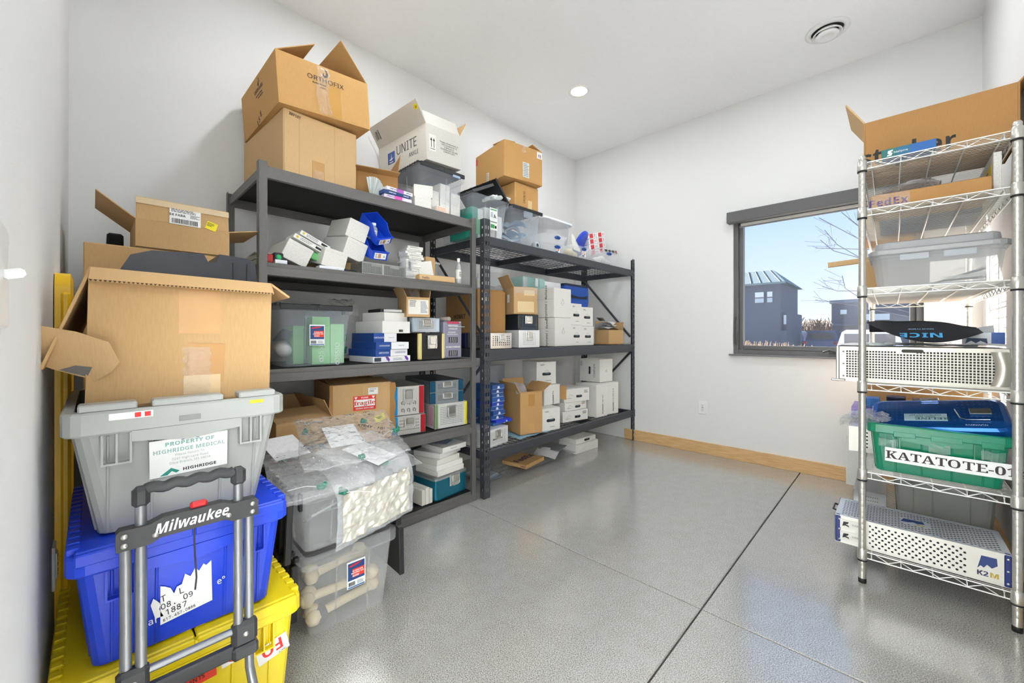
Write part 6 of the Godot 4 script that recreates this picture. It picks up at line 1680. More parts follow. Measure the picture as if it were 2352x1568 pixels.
	part(gt, "grey_label", bx(S(), Vector3(0.0815, 0.05, 0.115), Vector3(0.002, 0.09, 0.045)), fl("cfd3d2", 0.5))
	carton("white_carton", "long white carton under the pale green ribbed container, behind the tall white cartons", Vector3(0.3, y1, 1.12), 0.0, Vector3(0.3, 0.47, 0.5), M.white_card, {"seam": false})
	slim_box("white carton with a faint label beside the pale green ribbed container", Vector3(0.35, y1 + 0.47, 0.985), 0.0, Vector3(0.2, 0.09, 0.23), fl("ebebee", 0.5))
	var pg := "white printed cartons on the middle shelf"
	printed_carton("tall white carton with upright lettering, lower of two on the middle shelf", Vector3(0.57, y1, 1.12), 0.0, Vector3(0.19, 0.235, 0.225), pg, "tall", 3)
	printed_carton("tall white carton with upright lettering, upper of two on the middle shelf", Vector3(0.57, y1 + 0.237, 1.125), -0.03, Vector3(0.19, 0.24, 0.225), pg, "tall", 5)
	printed_carton("white carton with a hand hole, lower left of the four on the middle shelf", Vector3(0.53, y1, 0.912), -0.02, Vector3(0.25, 0.178, 0.168), pg, "slot", 7)
	printed_carton("white carton with a hand hole, upper left of the four on the middle shelf", Vector3(0.52, y1 + 0.18, 0.905), -0.01, Vector3(0.25, 0.185, 0.165), pg, "slot", 9)
	printed_carton("white carton with a hand hole, lower right of the four on the middle shelf", Vector3(0.53, y1, 0.732), -0.06, Vector3(0.25, 0.17, 0.178), pg, "slot", 11)
	printed_carton("white carton with a hand hole, upper right of the four on the middle shelf", Vector3(0.52, y1 + 0.172, 0.725), -0.09, Vector3(0.25, 0.17, 0.17), pg, "slot", 13)
	var cb := thing("cooler_bag", "bright blue zip cooler bag with a dark grip on the white cartons", "bag", Vector3(0.36, y1 + 0.355, 0.62), 0.02)
	part(cb, "bag_body", loft(S(), [rrect(0.2, 0.39, 0.0, 0.03), rrect(0.215, 0.41, 0.06, 0.035), rrect(0.21, 0.405, 0.18, 0.035), rrect(0.2, 0.395, 0.2, 0.03)], true, true), fl("1f56b8", 0.55))
	part(cb, "zip_cover", loft(S(), [rrect(0.206, 0.4, 0.193, 0.03), rrect(0.208, 0.402, 0.208, 0.03), rrect(0.19, 0.385, 0.216, 0.03)], true, true), fl("1b2742", 0.6))
	part(cb, "carry_grip", sheet(S(), 14, 4, func(u, v): return Vector3(0.112 + 0.016 * sin(u * PI), 0.1 + (v - 0.5) * (0.034 - 0.016 * sin(u * PI)) - 0.012 * sin(u * PI), (0.5 - u) * 0.3)), fl("20242e", 0.7))
	var ks := Vector3(0.16, 0.13, 0.215)
	c = carton("cardboard_box", "open brown carton stuffed with white paper at the window-wall end of the middle shelf", Vector3(0.575, y1, 0.24), -0.17, Vector3(0.18, 0.14, 0.22), M.card, {"flaps": [["w", -4.0, 0.09], ["n", 4.0, 0.08]]})
	for i in 4:
		solo("paper_pad", sheet(S(), 8, 6, func(u, v): return Vector3((v - 0.5) * 0.16, 0.03 * sin(v * 2.6) + 0.012 * sin(u * 4 + i), (0.5 - u) * (0.23 - 0.02 * i))), M.paper, ["white paper pad lowest in the carton at the end of the middle shelf", "white paper pad second in the carton at the end of the middle shelf", "white paper pad third in the carton at the end of the middle shelf", "white paper pad topmost, sticking up from the carton at the end of the middle shelf"][i], "paper", Vector3(0.56, y1 + 0.136 + 0.018 * i, 0.25 + 0.012 * i), 0.08 * i, "white pads in the end carton")
	solo("twine_coil", tube(S(), range(48).map(func(i): return Vector3(0.02 * sin(i * 0.52), 0.006 + 0.0006 * i, 0.045 * cos(i * 0.52) + 0.001 * i)), 0.003, 5), fl("3b3024", 0.7), "dark coil of cord on the white pads at the end of the middle shelf", "cord", Vector3(0.56, y1 + 0.225, 0.34))
	build_black_rack_lower()


func build_black_rack_lower() -> void:
	var ink := fl("26262a", 0.6)
	var y2 := 0.308
	var tr := ptray("instrument_tray", "long white drilled instrument tray under the blue boxes on the lowest rack shelf", Vector3(0.475, y2, 1.91), 0.12, Vector3(0.4, 0.118, 0.235), fl("e3e3e2", 0.35, 0.2), {"nx": 17, "ny": 8, "f": 0.24, "mx": 0.025, "inside": fl("4a4b4e", 0.6)})
	part(tr, "dark_slot", bx(S(), side(Vector3(0.4, 0.118, 0.235), "x") * Vector3(0.0, -0.012, 0.0012), Vector3(0.003, 0.006, 0.1)), fl("2b3550", 0.5))
	var blues := ["1d4c8f", "234f94", "2a5aa5", "1c3fae", "26519a", "2a5796", "20478a", "245293"]
	for i in 8:
		var b := slim_box("blue surgical box, %s in the stack on the white drilled tray" % ["lowest", "second up", "third up", "fourth up", "fifth up", "third from the top", "second from the top", "topmost"][i], Vector3(0.49 + 0.012 * sin(i * 2.1), y2 + 0.158 + 0.031 * i, 1.80 + 0.006 * cos(i * 1.9)), 0.04 * sin(i * 2.7), Vector3(0.2, 0.0305, 0.12), fl(blues[i], 0.4), "blue boxes stacked on the lowest rack shelf")
		var f := side(Vector3(0.2, 0.031, 0.12), "x")
		part(b, "thumb_notch", extrude(S(), [Vector2(-0.012, -0.012), Vector2(0.012, -0.012), Vector2(0.009, 0.002), Vector2(0.0, 0.006), Vector2(-0.009, 0.002)], 0.001, f), fl("eef0f4", 0.5))
		part(b, "pale_edge", bx(S(), f * Vector3(0, -0.0145, 0.0), Vector3(0.002, 0.003, 0.118)), fl("9fb4d6", 0.4))
	for i in 2:
		var b := slim_box(["long blue box lying flat directly on the white drilled tray", "bright blue box poking forward on the long blue box"][i], Vector3(0.5 + 0.03 * i, y2 + 0.12 + 0.019 * i, 1.78 - 0.012 * i), [0.1, -0.1][i], Vector3(0.21, 0.018, 0.2 - 0.05 * i), fl(["2a5a9e", "1c38c0"][i], 0.4), "flat blue boxes on the white drilled tray")
		part(b, "thumb_notch", extrude(S(), [Vector2(-0.01, -0.008), Vector2(0.01, -0.008), Vector2(0.0, 0.005)], 0.001, move(side(Vector3(0.21, 0.018, 0.2 - 0.05 * i), "x"), 0.02, 0)), fl("eef0f4", 0.5))
	var os := Vector3(0.26, 0.31, 0.2)
	var c := carton("cardboard_box", "tall open brown carton with bubble wrap spilling out on the lowest rack shelf", Vector3(0.535, y2 + 0.012, 1.48), -0.27, os, M.card_dark, {"flaps": [["z", 30.0, 0.09], ["n", 55.0, 0.11], ["x", 20.0, 0.012], ["w", 10.0, 0.09]]})
	tape(c, move(side(os, "x"), 0.0, 0.1), 0.06, 0.09, fl("b98a52", 0.25))
	tape(c, move(side(os, "x"), 0.0, -0.11), 0.06, 0.07, fl("c79a62", 0.3))
	var bw := sheet(S(), 10, 22, func(u, v): return Vector3(0.1 - 0.16 * v + 0.01 * sin(u * 7), 0.3 + 0.075 * sin(v * 2.6) - 0.02 * u, 0.05 - (u - 0.5) * 0.1 - 0.03 * v))
	for i in 8:
		for j in 16:
			lathe(bw, [Vector2(0.0055, 0), Vector2(0.004, 0.004), Vector2(0.0, 0.005)], 6, Transform3D(Basis(), Vector3(0.1 - 0.16 * (j + 0.5) / 16.0, 0.3 + 0.075 * sin((j + 0.5) / 16.0 * 2.6) - 0.02 * (i + 0.5) / 8.0, 0.05 - ((i + 0.5) / 8.0 - 0.5) * 0.1 - 0.03 * (j + 0.5) / 16.0)))
	solo("bubble_wrap", bw, clear("eceef4", 0.5, 0.3), "bubble wrap hanging out of the tall open brown carton", "bubble wrap", Vector3(0.535, y2 + 0.02, 1.5), -0.27)
	solo("blue_sheet", sheet(S(), 16, 8, func(u, v): return Vector3((v - 0.5) * 0.26, 0.003 + 0.006 * absf(sin(u * 7 + v * 3)), (0.5 - u) * 0.34)), fl("8fb9cf", 0.6), "pale blue crumpled sheet under the tall open brown carton", "sheet", Vector3(0.56, y2 + 0.0005, 1.5))
	var pg := "white printed cartons on the lowest rack shelf"
	printed_carton("white carton with a torn hand hole, at the bottom beside the tall brown carton", Vector3(0.55, y2, 1.27), -0.2, Vector3(0.25, 0.178, 0.195), pg, "slot", 15)
	printed_carton("white carton without a hand hole, second in the column by the brown carton", Vector3(0.45, y2 + 0.18, 1.15), -0.12, Vector3(0.27, 0.165, 0.185), pg, "upright", 17)
	printed_carton("white carton topmost of the column by the tall brown carton", Vector3(0.44, y2 + 0.347, 1.165), -0.26, Vector3(0.22, 0.19, 0.2), pg, "slot", 19)
	printed_carton("flat white carton lowest of three on the lowest rack shelf", Vector3(0.47, y2, 0.838), -0.18, Vector3(0.28, 0.093, 0.31), pg, "flat", 21)
	printed_carton("flat white carton in the middle of three on the lowest rack shelf", Vector3(0.465, y2 + 0.095, 0.838), -0.1, Vector3(0.28, 0.075, 0.29), pg, "flat", 23)
	printed_carton("flat white carton topmost of three, jutting forward, on the lowest rack shelf", Vector3(0.5, y2 + 0.172, 0.83), -0.2, Vector3(0.24, 0.115, 0.305), pg, "flat", 25)
	printed_carton("upright white carton, nearer of the two at the lowest rack shelf's end", Vector3(0.56, y2, 0.53), -0.1, Vector3(0.24, 0.3, 0.165), pg, "upright", 27)
	printed_carton("upright white carton, nearest the window wall on the lowest rack shelf", Vector3(0.56, y2, 0.33), -0.18, Vector3(0.24, 0.302, 0.175), pg, "upright", 29)
	printed_carton("white carton with an upright hand hole on its end, on the two tall ones", Vector3(0.5, y2 + 0.304, 0.36), -0.11, Vector3(0.25, 0.22, 0.2), pg, "side", 31)
	solo("grey_board", bx(S(), Vector3(0, 0.25, 0), Vector3(0.02, 0.5, 0.36), 0.002), fl("b9bfc9", 0.6), "pale grey board standing at the back of the lowest rack shelf", "board", Vector3(0.17, y2, 1.5))
	solo("brown_flap_card", bx(S(), Vector3(0, 0.06, 0), Vector3(0.12, 0.12, 0.004), 0.001), M.card_dark, "torn brown carton flap standing by the second white carton of the column", "cardboard", Vector3(0.56, y2 + 0.205, 1.03), 0.3)
	# ---- the floor beneath
	var fx := carton("cardboard_box", "flat brown mailer box with dark lettering on the floor under the black rack", Vector3(0.5, 0.05, 1.43), 0.16, Vector3(0.23, 0.03, 0.27), M.card_dark, {"brown": true, "seam": false})
	txt(fx, "FedEx", 0.055, side(Vector3(0.23, 0.03, 0.27), "t"), fl("3a2d4a", 0.6), "b", 1.1)
	txt(fx, "FedEx", 0.011, move(side(Vector3(0.23, 0.03, 0.27), "z"), 0.08, 0), fl("4a3a58", 0.6), "b")
	bag("plastic_bag", "long flat clear bag of grey parts on the floor under the black rack", [Vector3(0.46, 0.02, 1.68), Vector3(0.46, 0.026, 1.4), Vector3(0.46, 0.026, 1.1), Vector3(0.46, 0.02, 0.8)], Vector3(-1, 0, 0), 0.26, 0.016, M.film_grey, 41, 0.004)
	for i in 3:
		solo("grey_plate", bx(S(), Vector3(0, 0.006, 0), Vector3(0.2, 0.012, 0.16), 0.003), fl(["6f7a86", "8b949c", "a6adb2"][i], 0.35, 0.3), ["slate grey plate lowest on the floor behind the post under the black rack", "grey plate second on the floor behind the post under the black rack", "pale grey plate topmost on the floor behind the post under the black rack"][i], "plate", Vector3(0.42, 0.002 + 0.0125 * i, 1.78 + 0.015 * i), 0.1 * i, "grey plates under the black rack")
	solo("paper_sheet", sheet(S(), 10, 10, func(u, v): return Vector3((u - 0.5) * 0.2, 0.012 * sin(u * 4.0), (v - 0.5) * 0.26)), M.paper, "white printed sheet lying on the long clear bag under the black rack", "paper", Vector3(0.48, 0.054, 1.12), 0.5)
	var wb := thing("file_box", "white cardboard file box with a hand hole on the floor under the black rack", "box", Vector3(0.5, 0.0, 0.66), -0.05)
	part(wb, "body", bx(S(), Vector3(0, 0.04, 0), Vector3(0.2, 0.08, 0.34), 0.003), M.white_card)
	part(wb, "file_box_lid", bx(S(), Vector3(-0.02, 0.1, -0.01), Vector3(0.2, 0.045, 0.3), 0.003), M.white_card)
	hand_hole(wb, Transform3D(Basis(Vector3(0, 0, -1), Vector3.UP, Vector3(1, 0, 0)), Vector3(0.081, 0.1, -0.02)), 0.08, 0.02)
	part(wb, "fold_line", bx(bx(S(), Vector3(0.1005, 0.05, 0.06), Vector3(0.0012, 0.001, 0.12), 0, Transform3D(Basis(Vector3(1, 0, 0), 0.25), Vector3.ZERO)), Vector3(0.1005, 0.05, -0.06), Vector3(0.0012, 0.001, 0.12), 0, Transform3D(Basis(Vector3(1, 0, 0), -0.25), Vector3.ZERO)), fl("bdb9ae", 0.8))
	solo("shipping_card", bx(S(), Vector3.ZERO, Vector3(0.2, 0.004, 0.2), 0.001), fl("7d7f80", 0.6), "grey padded envelope on the floor between the long bag and the file box", "envelope", Vector3(0.42, 0.06, 0.95), 0.3)


# ------------------------------------------------------------------ what stands on the chrome rack
func build_chrome_rack_contents() -> void:
	var ink := fl("242428", 0.6)
	var white := fl("f4f3f0", 0.55)
	var yw := 0.0124
	var navy := fl("22326e", 0.4)
	# ---- top
	var ss := Vector3(0.45, 0.218, 0.32)
	var c := carton("cardboard_box", "big open brown carton with a heavy black word on top of the chrome rack", Vector3(2.782, 1.822, 1.215), 0.0, ss, M.card_brown, {"flaps": [["w", 31.0, 0.13, M.card_pale], ["x", 40.0, 0.13], ["n", 100.0, 0.12]], "wall": 0.006})
	txt(c, "stryker", 0.07, move(side(ss, "z"), -0.088, -0.058), ink, "b", 0.88)
	solo("paper_stack", bx(S(), Vector3(0, 0.11, 0), Vector3(0.2, 0.22, 0.03), 0.002), M.paper, "white paper edge standing in the big carton on the chrome rack", "paper", Vector3(2.8, 1.838, 1.25))
	var bs := Vector3(0.162, 0.038, 0.075)
	var b := slim_box("slim green and blue box with a white logo before the big carton", Vector3(2.7, 1.82, 1.455), yw, bs, fl("1f5fa6", 0.35))
	part(b, "green_print", bx(S(), side(bs, "z") * Vector3(-0.056, 0, 0.0004), Vector3(0.05, 0.037, 0.001)), fl("1e6a68", 0.35))
	part(b, "teal_print", bx(S(), side(bs, "z") * Vector3(-0.012, 0, 0.0004), Vector3(0.038, 0.037, 0.001)), fl("1f6688", 0.35))
	part(b, "logo_print", extrude(S(), [Vector2(-0.06, 0.01), Vector2(-0.045, 0.012), Vector2(-0.046, 0.006), Vector2(-0.053, 0.004), Vector2(-0.046, -0.002), Vector2(-0.05, -0.012), Vector2(-0.064, -0.012), Vector2(-0.062, -0.007), Vector2(-0.055, -0.006), Vector2(-0.062, 0.0)], 0.001, move(side(bs, "z"), 0, 0, 0, 0.001)), white)
	txt(b, "SeaSpine", 0.007, move(side(bs, "z"), -0.022, 0.0, 0, 0.001), white, "", 1.1)
	# ---- second shelf
	var y := 1.618
	var fs := Vector3(0.345, 0.06, 0.26)
	c = carton("cardboard_box", "wide flat brown mailer box on the second shelf of the chrome rack", Vector3(2.755, y, 1.335), yw, fs, M.card_brown, {"brown": true, "seam": false})
	txt(c, "FedEx", 0.03, move(side(fs, "z"), -0.118, -0.006), fl("4b2f6e", 0.6), "b", 1.05)
	part(c, "tape", sheet(S(), 10, 5, func(u, v): return side(fs, "z") * Vector3(-0.17 + u * 0.12, -0.028 + v * 0.056, 0.002 + 0.002 * sin(u * 14 + v * 4))), M.film)
	bag("plastic_bag", "clear bag lying on the wide flat mailer box on the chrome rack", [Vector3(2.62, y + 0.085, 1.3), Vector3(2.68, y + 0.105, 1.3), Vector3(2.74, y + 0.11, 1.3), Vector3(2.8, y + 0.085, 1.3)], Vector3(0, 0, 1), 0.2, 0.02, M.film_milky, 51, 0.006)
	slim_box("dark blue flat carton behind the wide mailer box on the chrome rack", Vector3(2.77, y, 0.95), yw, Vector3(0.34, 0.12, 0.3), fl("2f5f96", 0.4))
	var wb := Vector3(0.022, 0.175, 0.8)
	b = slim_box("tall white carton on edge with a yellow warning sticker on the chrome rack's right side", Vector3(2.948, y, 0.96), yw, wb, M.white_card)
	var lf := Transform3D(Basis(Vector3(0, 0, 1), Vector3.UP, Vector3(-1, 0, 0)), Vector3(-0.011, 0.0875, 0))
	var st := sticker(b, "yellow_sticker", move(lf, 0.22, 0.02, 0.02), 0.28, 0.06, fl("e6c81c", 0.6))
	lines(st, move(Transform3D(), 0, 0, 0, 0.001), 0.25, 0.042, 3, ink, 120)
	c = carton("cardboard_box", "brown carton sticking out left at the back of the chrome rack's second shelf", Vector3(2.62, y, 0.56), yw, Vector3(0.22, 0.165, 0.3), M.card_dark, {"brown": true})
	part(c, "torn_edge", sheet(S(), 2, 14, func(u, v): return Vector3(-0.111 - 0.012 * u, 0.01 + v * 0.15 + 0.004 * sin(v * 40), 0.15 - 0.02 * u)), M.card_pale)
	# ---- third shelf
	y = 1.278
	var cb := thing("underbed_bin", "wide clear bin with a grey lid on the third shelf of the chrome rack", "storage bin", Vector3(2.778, y, 1.24), yw)
	part(cb, "tub", loft(S(), [rrect(0.355, 0.3, 0.0, 0.04, 4), rrect(0.39, 0.345, 0.13, 0.05, 4), rrect(0.4, 0.352, 0.13, 0.05, 4), rrect(0.4, 0.352, 0.15, 0.05, 4), rrect(0.384, 0.336, 0.15, 0.045, 4), rrect(0.35, 0.295, 0.004, 0.038, 4)], true, true), clear("e3e7ec", 0.28, 0.3))
	part(cb, "bin_lid", loft(S(), [rrect(0.41, 0.362, 0.143, 0.052, 4), rrect(0.416, 0.368, 0.147, 0.054, 4), rrect(0.416, 0.368, 0.163, 0.054, 4), rrect(0.4, 0.352, 0.168, 0.05, 4), rrect(0.372, 0.324, 0.17, 0.045, 4), rrect(0.364, 0.316, 0.198, 0.04, 4), rrect(0.35, 0.3, 0.202, 0.036, 4)], true, true), fl("a4a4a5", 0.45))
	for u in [-0.06, 0.07]: part(cb, "rim_clip", bx(S(), Vector3(u, 0.128, 0.176), Vector3(0.09, 0.026, 0.008), 0.002), clear("dde3ea", 0.45, 0.3))
	for i in 4:
		slim_box(["grey case leaning inside the wide clear bin", "cream booklet lying inside the wide clear bin", "pale folder lying flat at the bottom of the wide clear bin", "dark grey sleeve inside the wide clear bin"][i], [Vector3(2.86, y + 0.045, 1.22), Vector3(2.87, y + 0.03, 1.3), Vector3(2.78, y + 0.006, 1.25), Vector3(2.72, y + 0.016, 1.2)][i], [0.2, -0.1, 0.05, 0.3][i], [Vector3(0.13, 0.01, 0.12), Vector3(0.12, 0.012, 0.1), Vector3(0.28, 0.01, 0.2), Vector3(0.13, 0.012, 0.12)][i], fl(["5a5d66", "d9d6cc", "c3c5c8", "6b6e74"][i], 0.5), "", 0.0, [0.35, 0.05, 0.0, 0.0][i])
	carton("cardboard_box", "tan carton behind the wide clear bin on the chrome rack's third shelf", Vector3(2.66, y, 0.83), yw, Vector3(0.24, 0.185, 0.3), M.card, {"brown": true})
	var bar := thing("edge_protector", "long tan cardboard edge strip sticking out left of the chrome rack before the window", "cardboard strip", Vector3(2.56, y + 0.189, 0.9), 0.05, "", 0.0, 0.06)
	part(bar, "strip", extrude(S(), [Vector2(-0.014, 0.0), Vector2(0.014, 0.0), Vector2(0.014, 0.004), Vector2(-0.01, 0.004), Vector2(-0.01, 0.026), Vector2(-0.014, 0.026)], 0.36, Transform3D(Basis(Vector3(0, 0, -1), Vector3.UP, Vector3(1, 0, 0)), Vector3.ZERO)), M.card_pale)
	slim_box("small beige block at the left edge of the chrome rack's third shelf by the post", Vector3(2.525, y + 0.189, 0.72), yw, Vector3(0.03, 0.1, 0.06), fl("c5b9a4", 0.6))
	# ---- fourth shelf
	y = 0.866
	var ts := Vector3(0.5, 0.155, 0.3)
	var metal := fl("b4afa4", 0.36, 0.5)
	var tr := ptray("instrument_tray", "long perforated steel tray with a hand slot on the fourth shelf of the chrome rack", Vector3(2.722, y, 1.31), yw, ts, metal, {"nx": 46, "ny": 11, "f": 0.33, "sides": 4, "faces": ["z", "w"], "mx": 0.026, "my": 0.016, "clasp": false, "inside": fl("2a2825", 0.8), "skip": func(i, j): return j == 10 and i > 16 and i < 23})
	part(tr, "hand_slot", extrude(S(), range(18).map(func(k): return Vector2((0.026 if cos(TAU * k / 18) > 0 else -0.026) + cos(TAU * k / 18) * 0.007, sin(TAU * k / 18) * 0.007)), 0.002, side(ts, "z") * Transform3D(Basis(), Vector3(-0.01, 0.062, 0.0))), fl("3a372f", 0.7))
	part(tr, "end_plate", bx(S(), Vector3(-0.252, 0.0775, 0.01), Vector3(0.012, 0.16, 0.3), 0.003), fl("a3a09a", 0.3, 0.7))
	part(tr, "foot_lip", bx(S(), Vector3(-0.25, 0.004, 0.155), Vector3(0.05, 0.01, 0.02), 0.003), fl("a3a09a", 0.3, 0.7))
	part(tr, "curved_bracket", sheet(S(), 14, 3, func(u, v): return side(ts, "z") * Vector3(0.2 + v * 0.045 + 0.012 * sin(u * PI), (u - 0.5) * 0.13, 0.003 + 0.012 * sin(v * PI))), fl("b9b4a8", 0.3, 0.6))
	for v in [0.06, 0.0, -0.06]: part(tr, "rivet", lathe(S(), [Vector2(0.004, 0), Vector2(0.003, 0.002), Vector2(0, 0.002)], 10, side(ts, "z") * Transform3D(Basis(Vector3(1, 0, 0), PI / 2), Vector3(0.238, v, 0.002))), fl("2b2a28", 0.5))
	for v in [0.055, 0.0, -0.055]: part(tr, "rivet", lathe(S(), [Vector2(0.004, 0), Vector2(0.003, 0.002), Vector2(0, 0.002)], 10, side(ts, "z") * Transform3D(Basis(Vector3(1, 0, 0), PI / 2), Vector3(-0.232, v, 0.001))), fl("8a8780", 0.4, 0.5))
	for i in 5:
		solo("paper_sheet", sheet(S(), 8, 8, func(u, v): return Vector3((u - 0.5) * 0.19, 0.006 * sin(u * 5 + i) * sin(v * 4), (v - 0.5) * 0.22)), [M.paper, fl("dfe6e2", 0.6), M.paper, fl("d5dbe6", 0.6), M.paper][i], ["white paper at the left on the long perforated tray", "pale green paper on the long perforated tray under the black cloth", "white paper in the middle of the long perforated tray", "pale blue paper on the long perforated tray", "white paper at the right on the long perforated tray"][i], "paper", Vector3(2.56 + 0.085 * i, y + 0.164 + 0.003 * (i % 3), 1.33 + 0.012 * sin(i * 2.0)), 0.3 * sin(i * 1.9))
	var ap := thing("folded_cloth", "folded black cloth with pale blue lettering on the long perforated tray", "cloth", Vector3(2.74, y + 0.17, 1.3), 0.02)
	var apf := func(u: float, v: float) -> Vector3:
		var x := (u - 0.5) * 0.35
		var top := 0.1 - 0.035 * maxf(0.0, u - 0.55) * 2.0 + 0.004 * sin(u * 11)
		var bot := 0.085 * pow(absf(u - 0.6) * 1.7, 1.8) + 0.004
		return Vector3(x, lerpf(minf(bot, top - 0.01), top, v), 0.07 - 0.12 * v + 0.006 * sin(u * 9 + v * 3))
	part(ap, "front_fold", sheet(S(), 28, 8, apf), fl("23252b", 0.85))
	part(ap, "back_fold", sheet(S(), 20, 6, func(u, v): return Vector3((u - 0.5) * 0.34, 0.1 - 0.035 * maxf(0.0, u - 0.55) * 2.0 - 0.05 * v, -0.05 - 0.09 * v + 0.004 * sin(u * 8))), fl("23252b", 0.85))
	txt(ap, "NICE", 0.03, Transform3D(Basis(Vector3(-1, 0, 0), Vector3(0, -0.62, 0.78), Vector3(0, 0.78, 0.62)), Vector3(0.0, 0.036, 0.056)), fl("4da6dd", 0.6), "b", 1.4)
	txt(ap, "because it's better", 0.007, Transform3D(Basis(Vector3(-1, 0, 0), Vector3(0, -0.62, 0.78), Vector3(0, 0.78, 0.62)), Vector3(0.0, 0.062, 0.036)), fl("8fb6cf", 0.6), "", 1.0)
	var nb := Vector3(0.11, 0.055, 0.1)
	b = slim_box("white and blue box at the right on the long perforated tray", Vector3(2.93, y + 0.163, 1.2), yw, nb, fl("e9ebee", 0.5))
	part(b, "blue_print", bx(S(), side(nb, "z") * Vector3(0.036, 0, 0.0004), Vector3(0.036, 0.054, 0.001)), fl("1c4f9c", 0.4))
	part(b, "navy_print", extrude(S(), [Vector2(-0.05, -0.02), Vector2(-0.045, 0.004), Vector2(0.01, 0.002), Vector2(0.012, -0.02), Vector2(-0.008, -0.008), Vector2(-0.02, -0.018), Vector2(-0.034, -0.008)], 0.001, move(side(nb, "z"), -0.004, 0)), fl("26395e", 0.5))
	solo("white_folder", sheet(S(), 12, 6, func(u, v): return Vector3((u - 0.5) * 0.16, 0.01 + 0.06 * v * (0.4 + 0.6 * u), -0.05 * v + 0.02 * sin(u * 3))), fl("e6eaee", 0.5), "white folded paper standing behind the black cloth on the chrome rack", "paper", Vector3(2.89, y + 0.18, 1.15))
	# ---- fifth shelf
	y = 0.486
	carton("cardboard_box", "broad brown carton at the back of the chrome rack's fifth shelf", Vector3(2.742, y, 0.44), yw, Vector3(0.5, 0.335, 0.24), M.card_dark, {"brown": true})
	ptray("instrument_tray", "wide silver drilled tray behind the green tote on the chrome rack", Vector3(2.7, y, 0.87), yw, Vector3(0.43, 0.125, 0.56), fl("c6c3bb", 0.35, 0.5), {"nx": 14, "ny": 5, "f": 0.24, "faces": ["z", "w"], "clasp": false, "mx": 0.03, "inside": fl("3d3b38", 0.7)})
	ptray("instrument_tray", "flat purple drilled tray on the wide silver tray", Vector3(2.69, y + 0.127, 0.77), yw, Vector3(0.42, 0.06, 0.28), fl("8c78b4", 0.4, 0.3), {"nx": 30, "ny": 4, "f": 0.25, "faces": ["z", "w"], "clasp": false, "mx": 0.01, "my": 0.01, "inside": fl("54466e", 0.6)})
	for i in 4:
		var o := ptray("drill_caddy", ["bright blue perforated caddy at the left end of the purple tray", "navy perforated caddy second from the left on the purple tray", "navy perforated caddy third from the left on the purple tray", "low navy perforated caddy at the right of the purple tray"][i], Vector3([2.565, 2.66, 2.76, 2.845][i], y + 0.19, [0.82, 0.8, 0.79, 0.77][i]), yw, Vector3([0.062, 0.075, 0.07, 0.06][i], [0.05, 0.062, 0.055, 0.045][i], 0.09), fl(["2e6fb5", "1f2644", "1f2644", "1c2036"][i], 0.4, 0.3), {"nx": 7, "ny": 5, "f": 0.27, "faces": ["z", "w"], "clasp": false, "mx": 0.004, "my": 0.005, "top": true, "tnx": 7, "tnz": 8, "inside": fl("101218", 0.7)})
		o.set_meta("category", "caddy")
		o.set_meta("group", "perforated caddies on the purple tray")
	var gm := clear("0d8a66", 0.82, 0.22)
	var g := tote("storage_tote", "green tote with a long white name banner on the fifth shelf of the chrome rack", Vector3(2.778, y, 1.315), -PI / 2 + yw, Vector3(0.31, 0.205, 0.42), gm, {"ribs": [-0.3, -0.1, 0.12, 0.33], "brackets": true, "taper": 0.03, "rim": 0.04, "wall": 0.004})
	var gf := Transform3D(Basis(Vector3(0, 0, -1), Vector3.UP, Vector3(1, 0, 0)), Vector3(0.155, 0.08, 0))
	var bn := part(g, "name_banner", sheet(S(), 24, 3, func(u, v): return Vector3((u - 0.5) * 0.36, (v - 0.5) * 0.058 - 0.002 * sin(u * 3), 0.001 + 0.0006 * sin(u * 20))), white)
	bn.transform = move(gf, 0.03, 0.0, 0.0, 0.0)
	txt(bn, "KATATOTE-014", 0.031, Transform3D(Basis(), Vector3(0.015, -0.002, 0.002)), fl("33272b", 0.6), "sb", 1.18)
	for u in [-0.17, -0.02, 0.12]: part(g, "tape", sheet(S(), 10, 8, func(a, v): return gf * Vector3(u + a * 0.06, 0.03 + v * 0.035 + 0.004 * sin(a * 8), 0.003 + 0.004 * sin(a * 9 + v * 5))), M.film)
	for q in [[0.09, 0.07], [-0.03, 0.09], [-0.15, 0.06]]: part(g, "rim_tab", bx(S(), Vector3(0.15, 0.168, q[0]), Vector3(0.012, 0.026, q[1]), 0.003), gm)
	var lid := thing("tray_lid", "glossy blue metal tray lid tilted on the green tote", "tray lid", Vector3(2.79, y + 0.212, 1.3), yw, "", 0.36, 0.15)
	var bm := fl("1357a6", 0.2, 0.5)
	part(lid, "shell", loft(S(), [rrect(0.41, 0.25, 0.0, 0.04, 5), rrect(0.412, 0.252, 0.03, 0.042, 5), rrect(0.4, 0.24, 0.042, 0.04, 5), rrect(0.37, 0.21, 0.046, 0.035, 5)], true, true), bm)
	var top := Transform3D(Basis(Vector3(1, 0, 0), Vector3(0, 0, -1), Vector3.UP), Vector3(0, 0.0465, 0))
	var dots := S()
	for i in 22:
		for j in 7:
			if absf(i - 9.5) > 4.5 or j > 4: lathe(dots, [Vector2(0.0028, 0.0004), Vector2(0, 0.0004)], 6, Transform3D(Basis(), Vector3(-0.165 + 0.0157 * i, 0.0465, -0.09 + 0.026 * j)))
	var dp := part(lid, "drilled_holes", dots, fl("0b2f66", 0.4))
	dp.set_meta("kind", "stuff")
	var nl := sticker(lid, "name_label", move(top, -0.03, -0.045, PI, 0.0005), 0.13, 0.06, fl("b6d3dc", 0.5))
	txt(nl, "RELINE", 0.016, move(Transform3D(), -0.02, 0.012, 0, 0.001), fl("245d68", 0.5), "sb", 1.2)
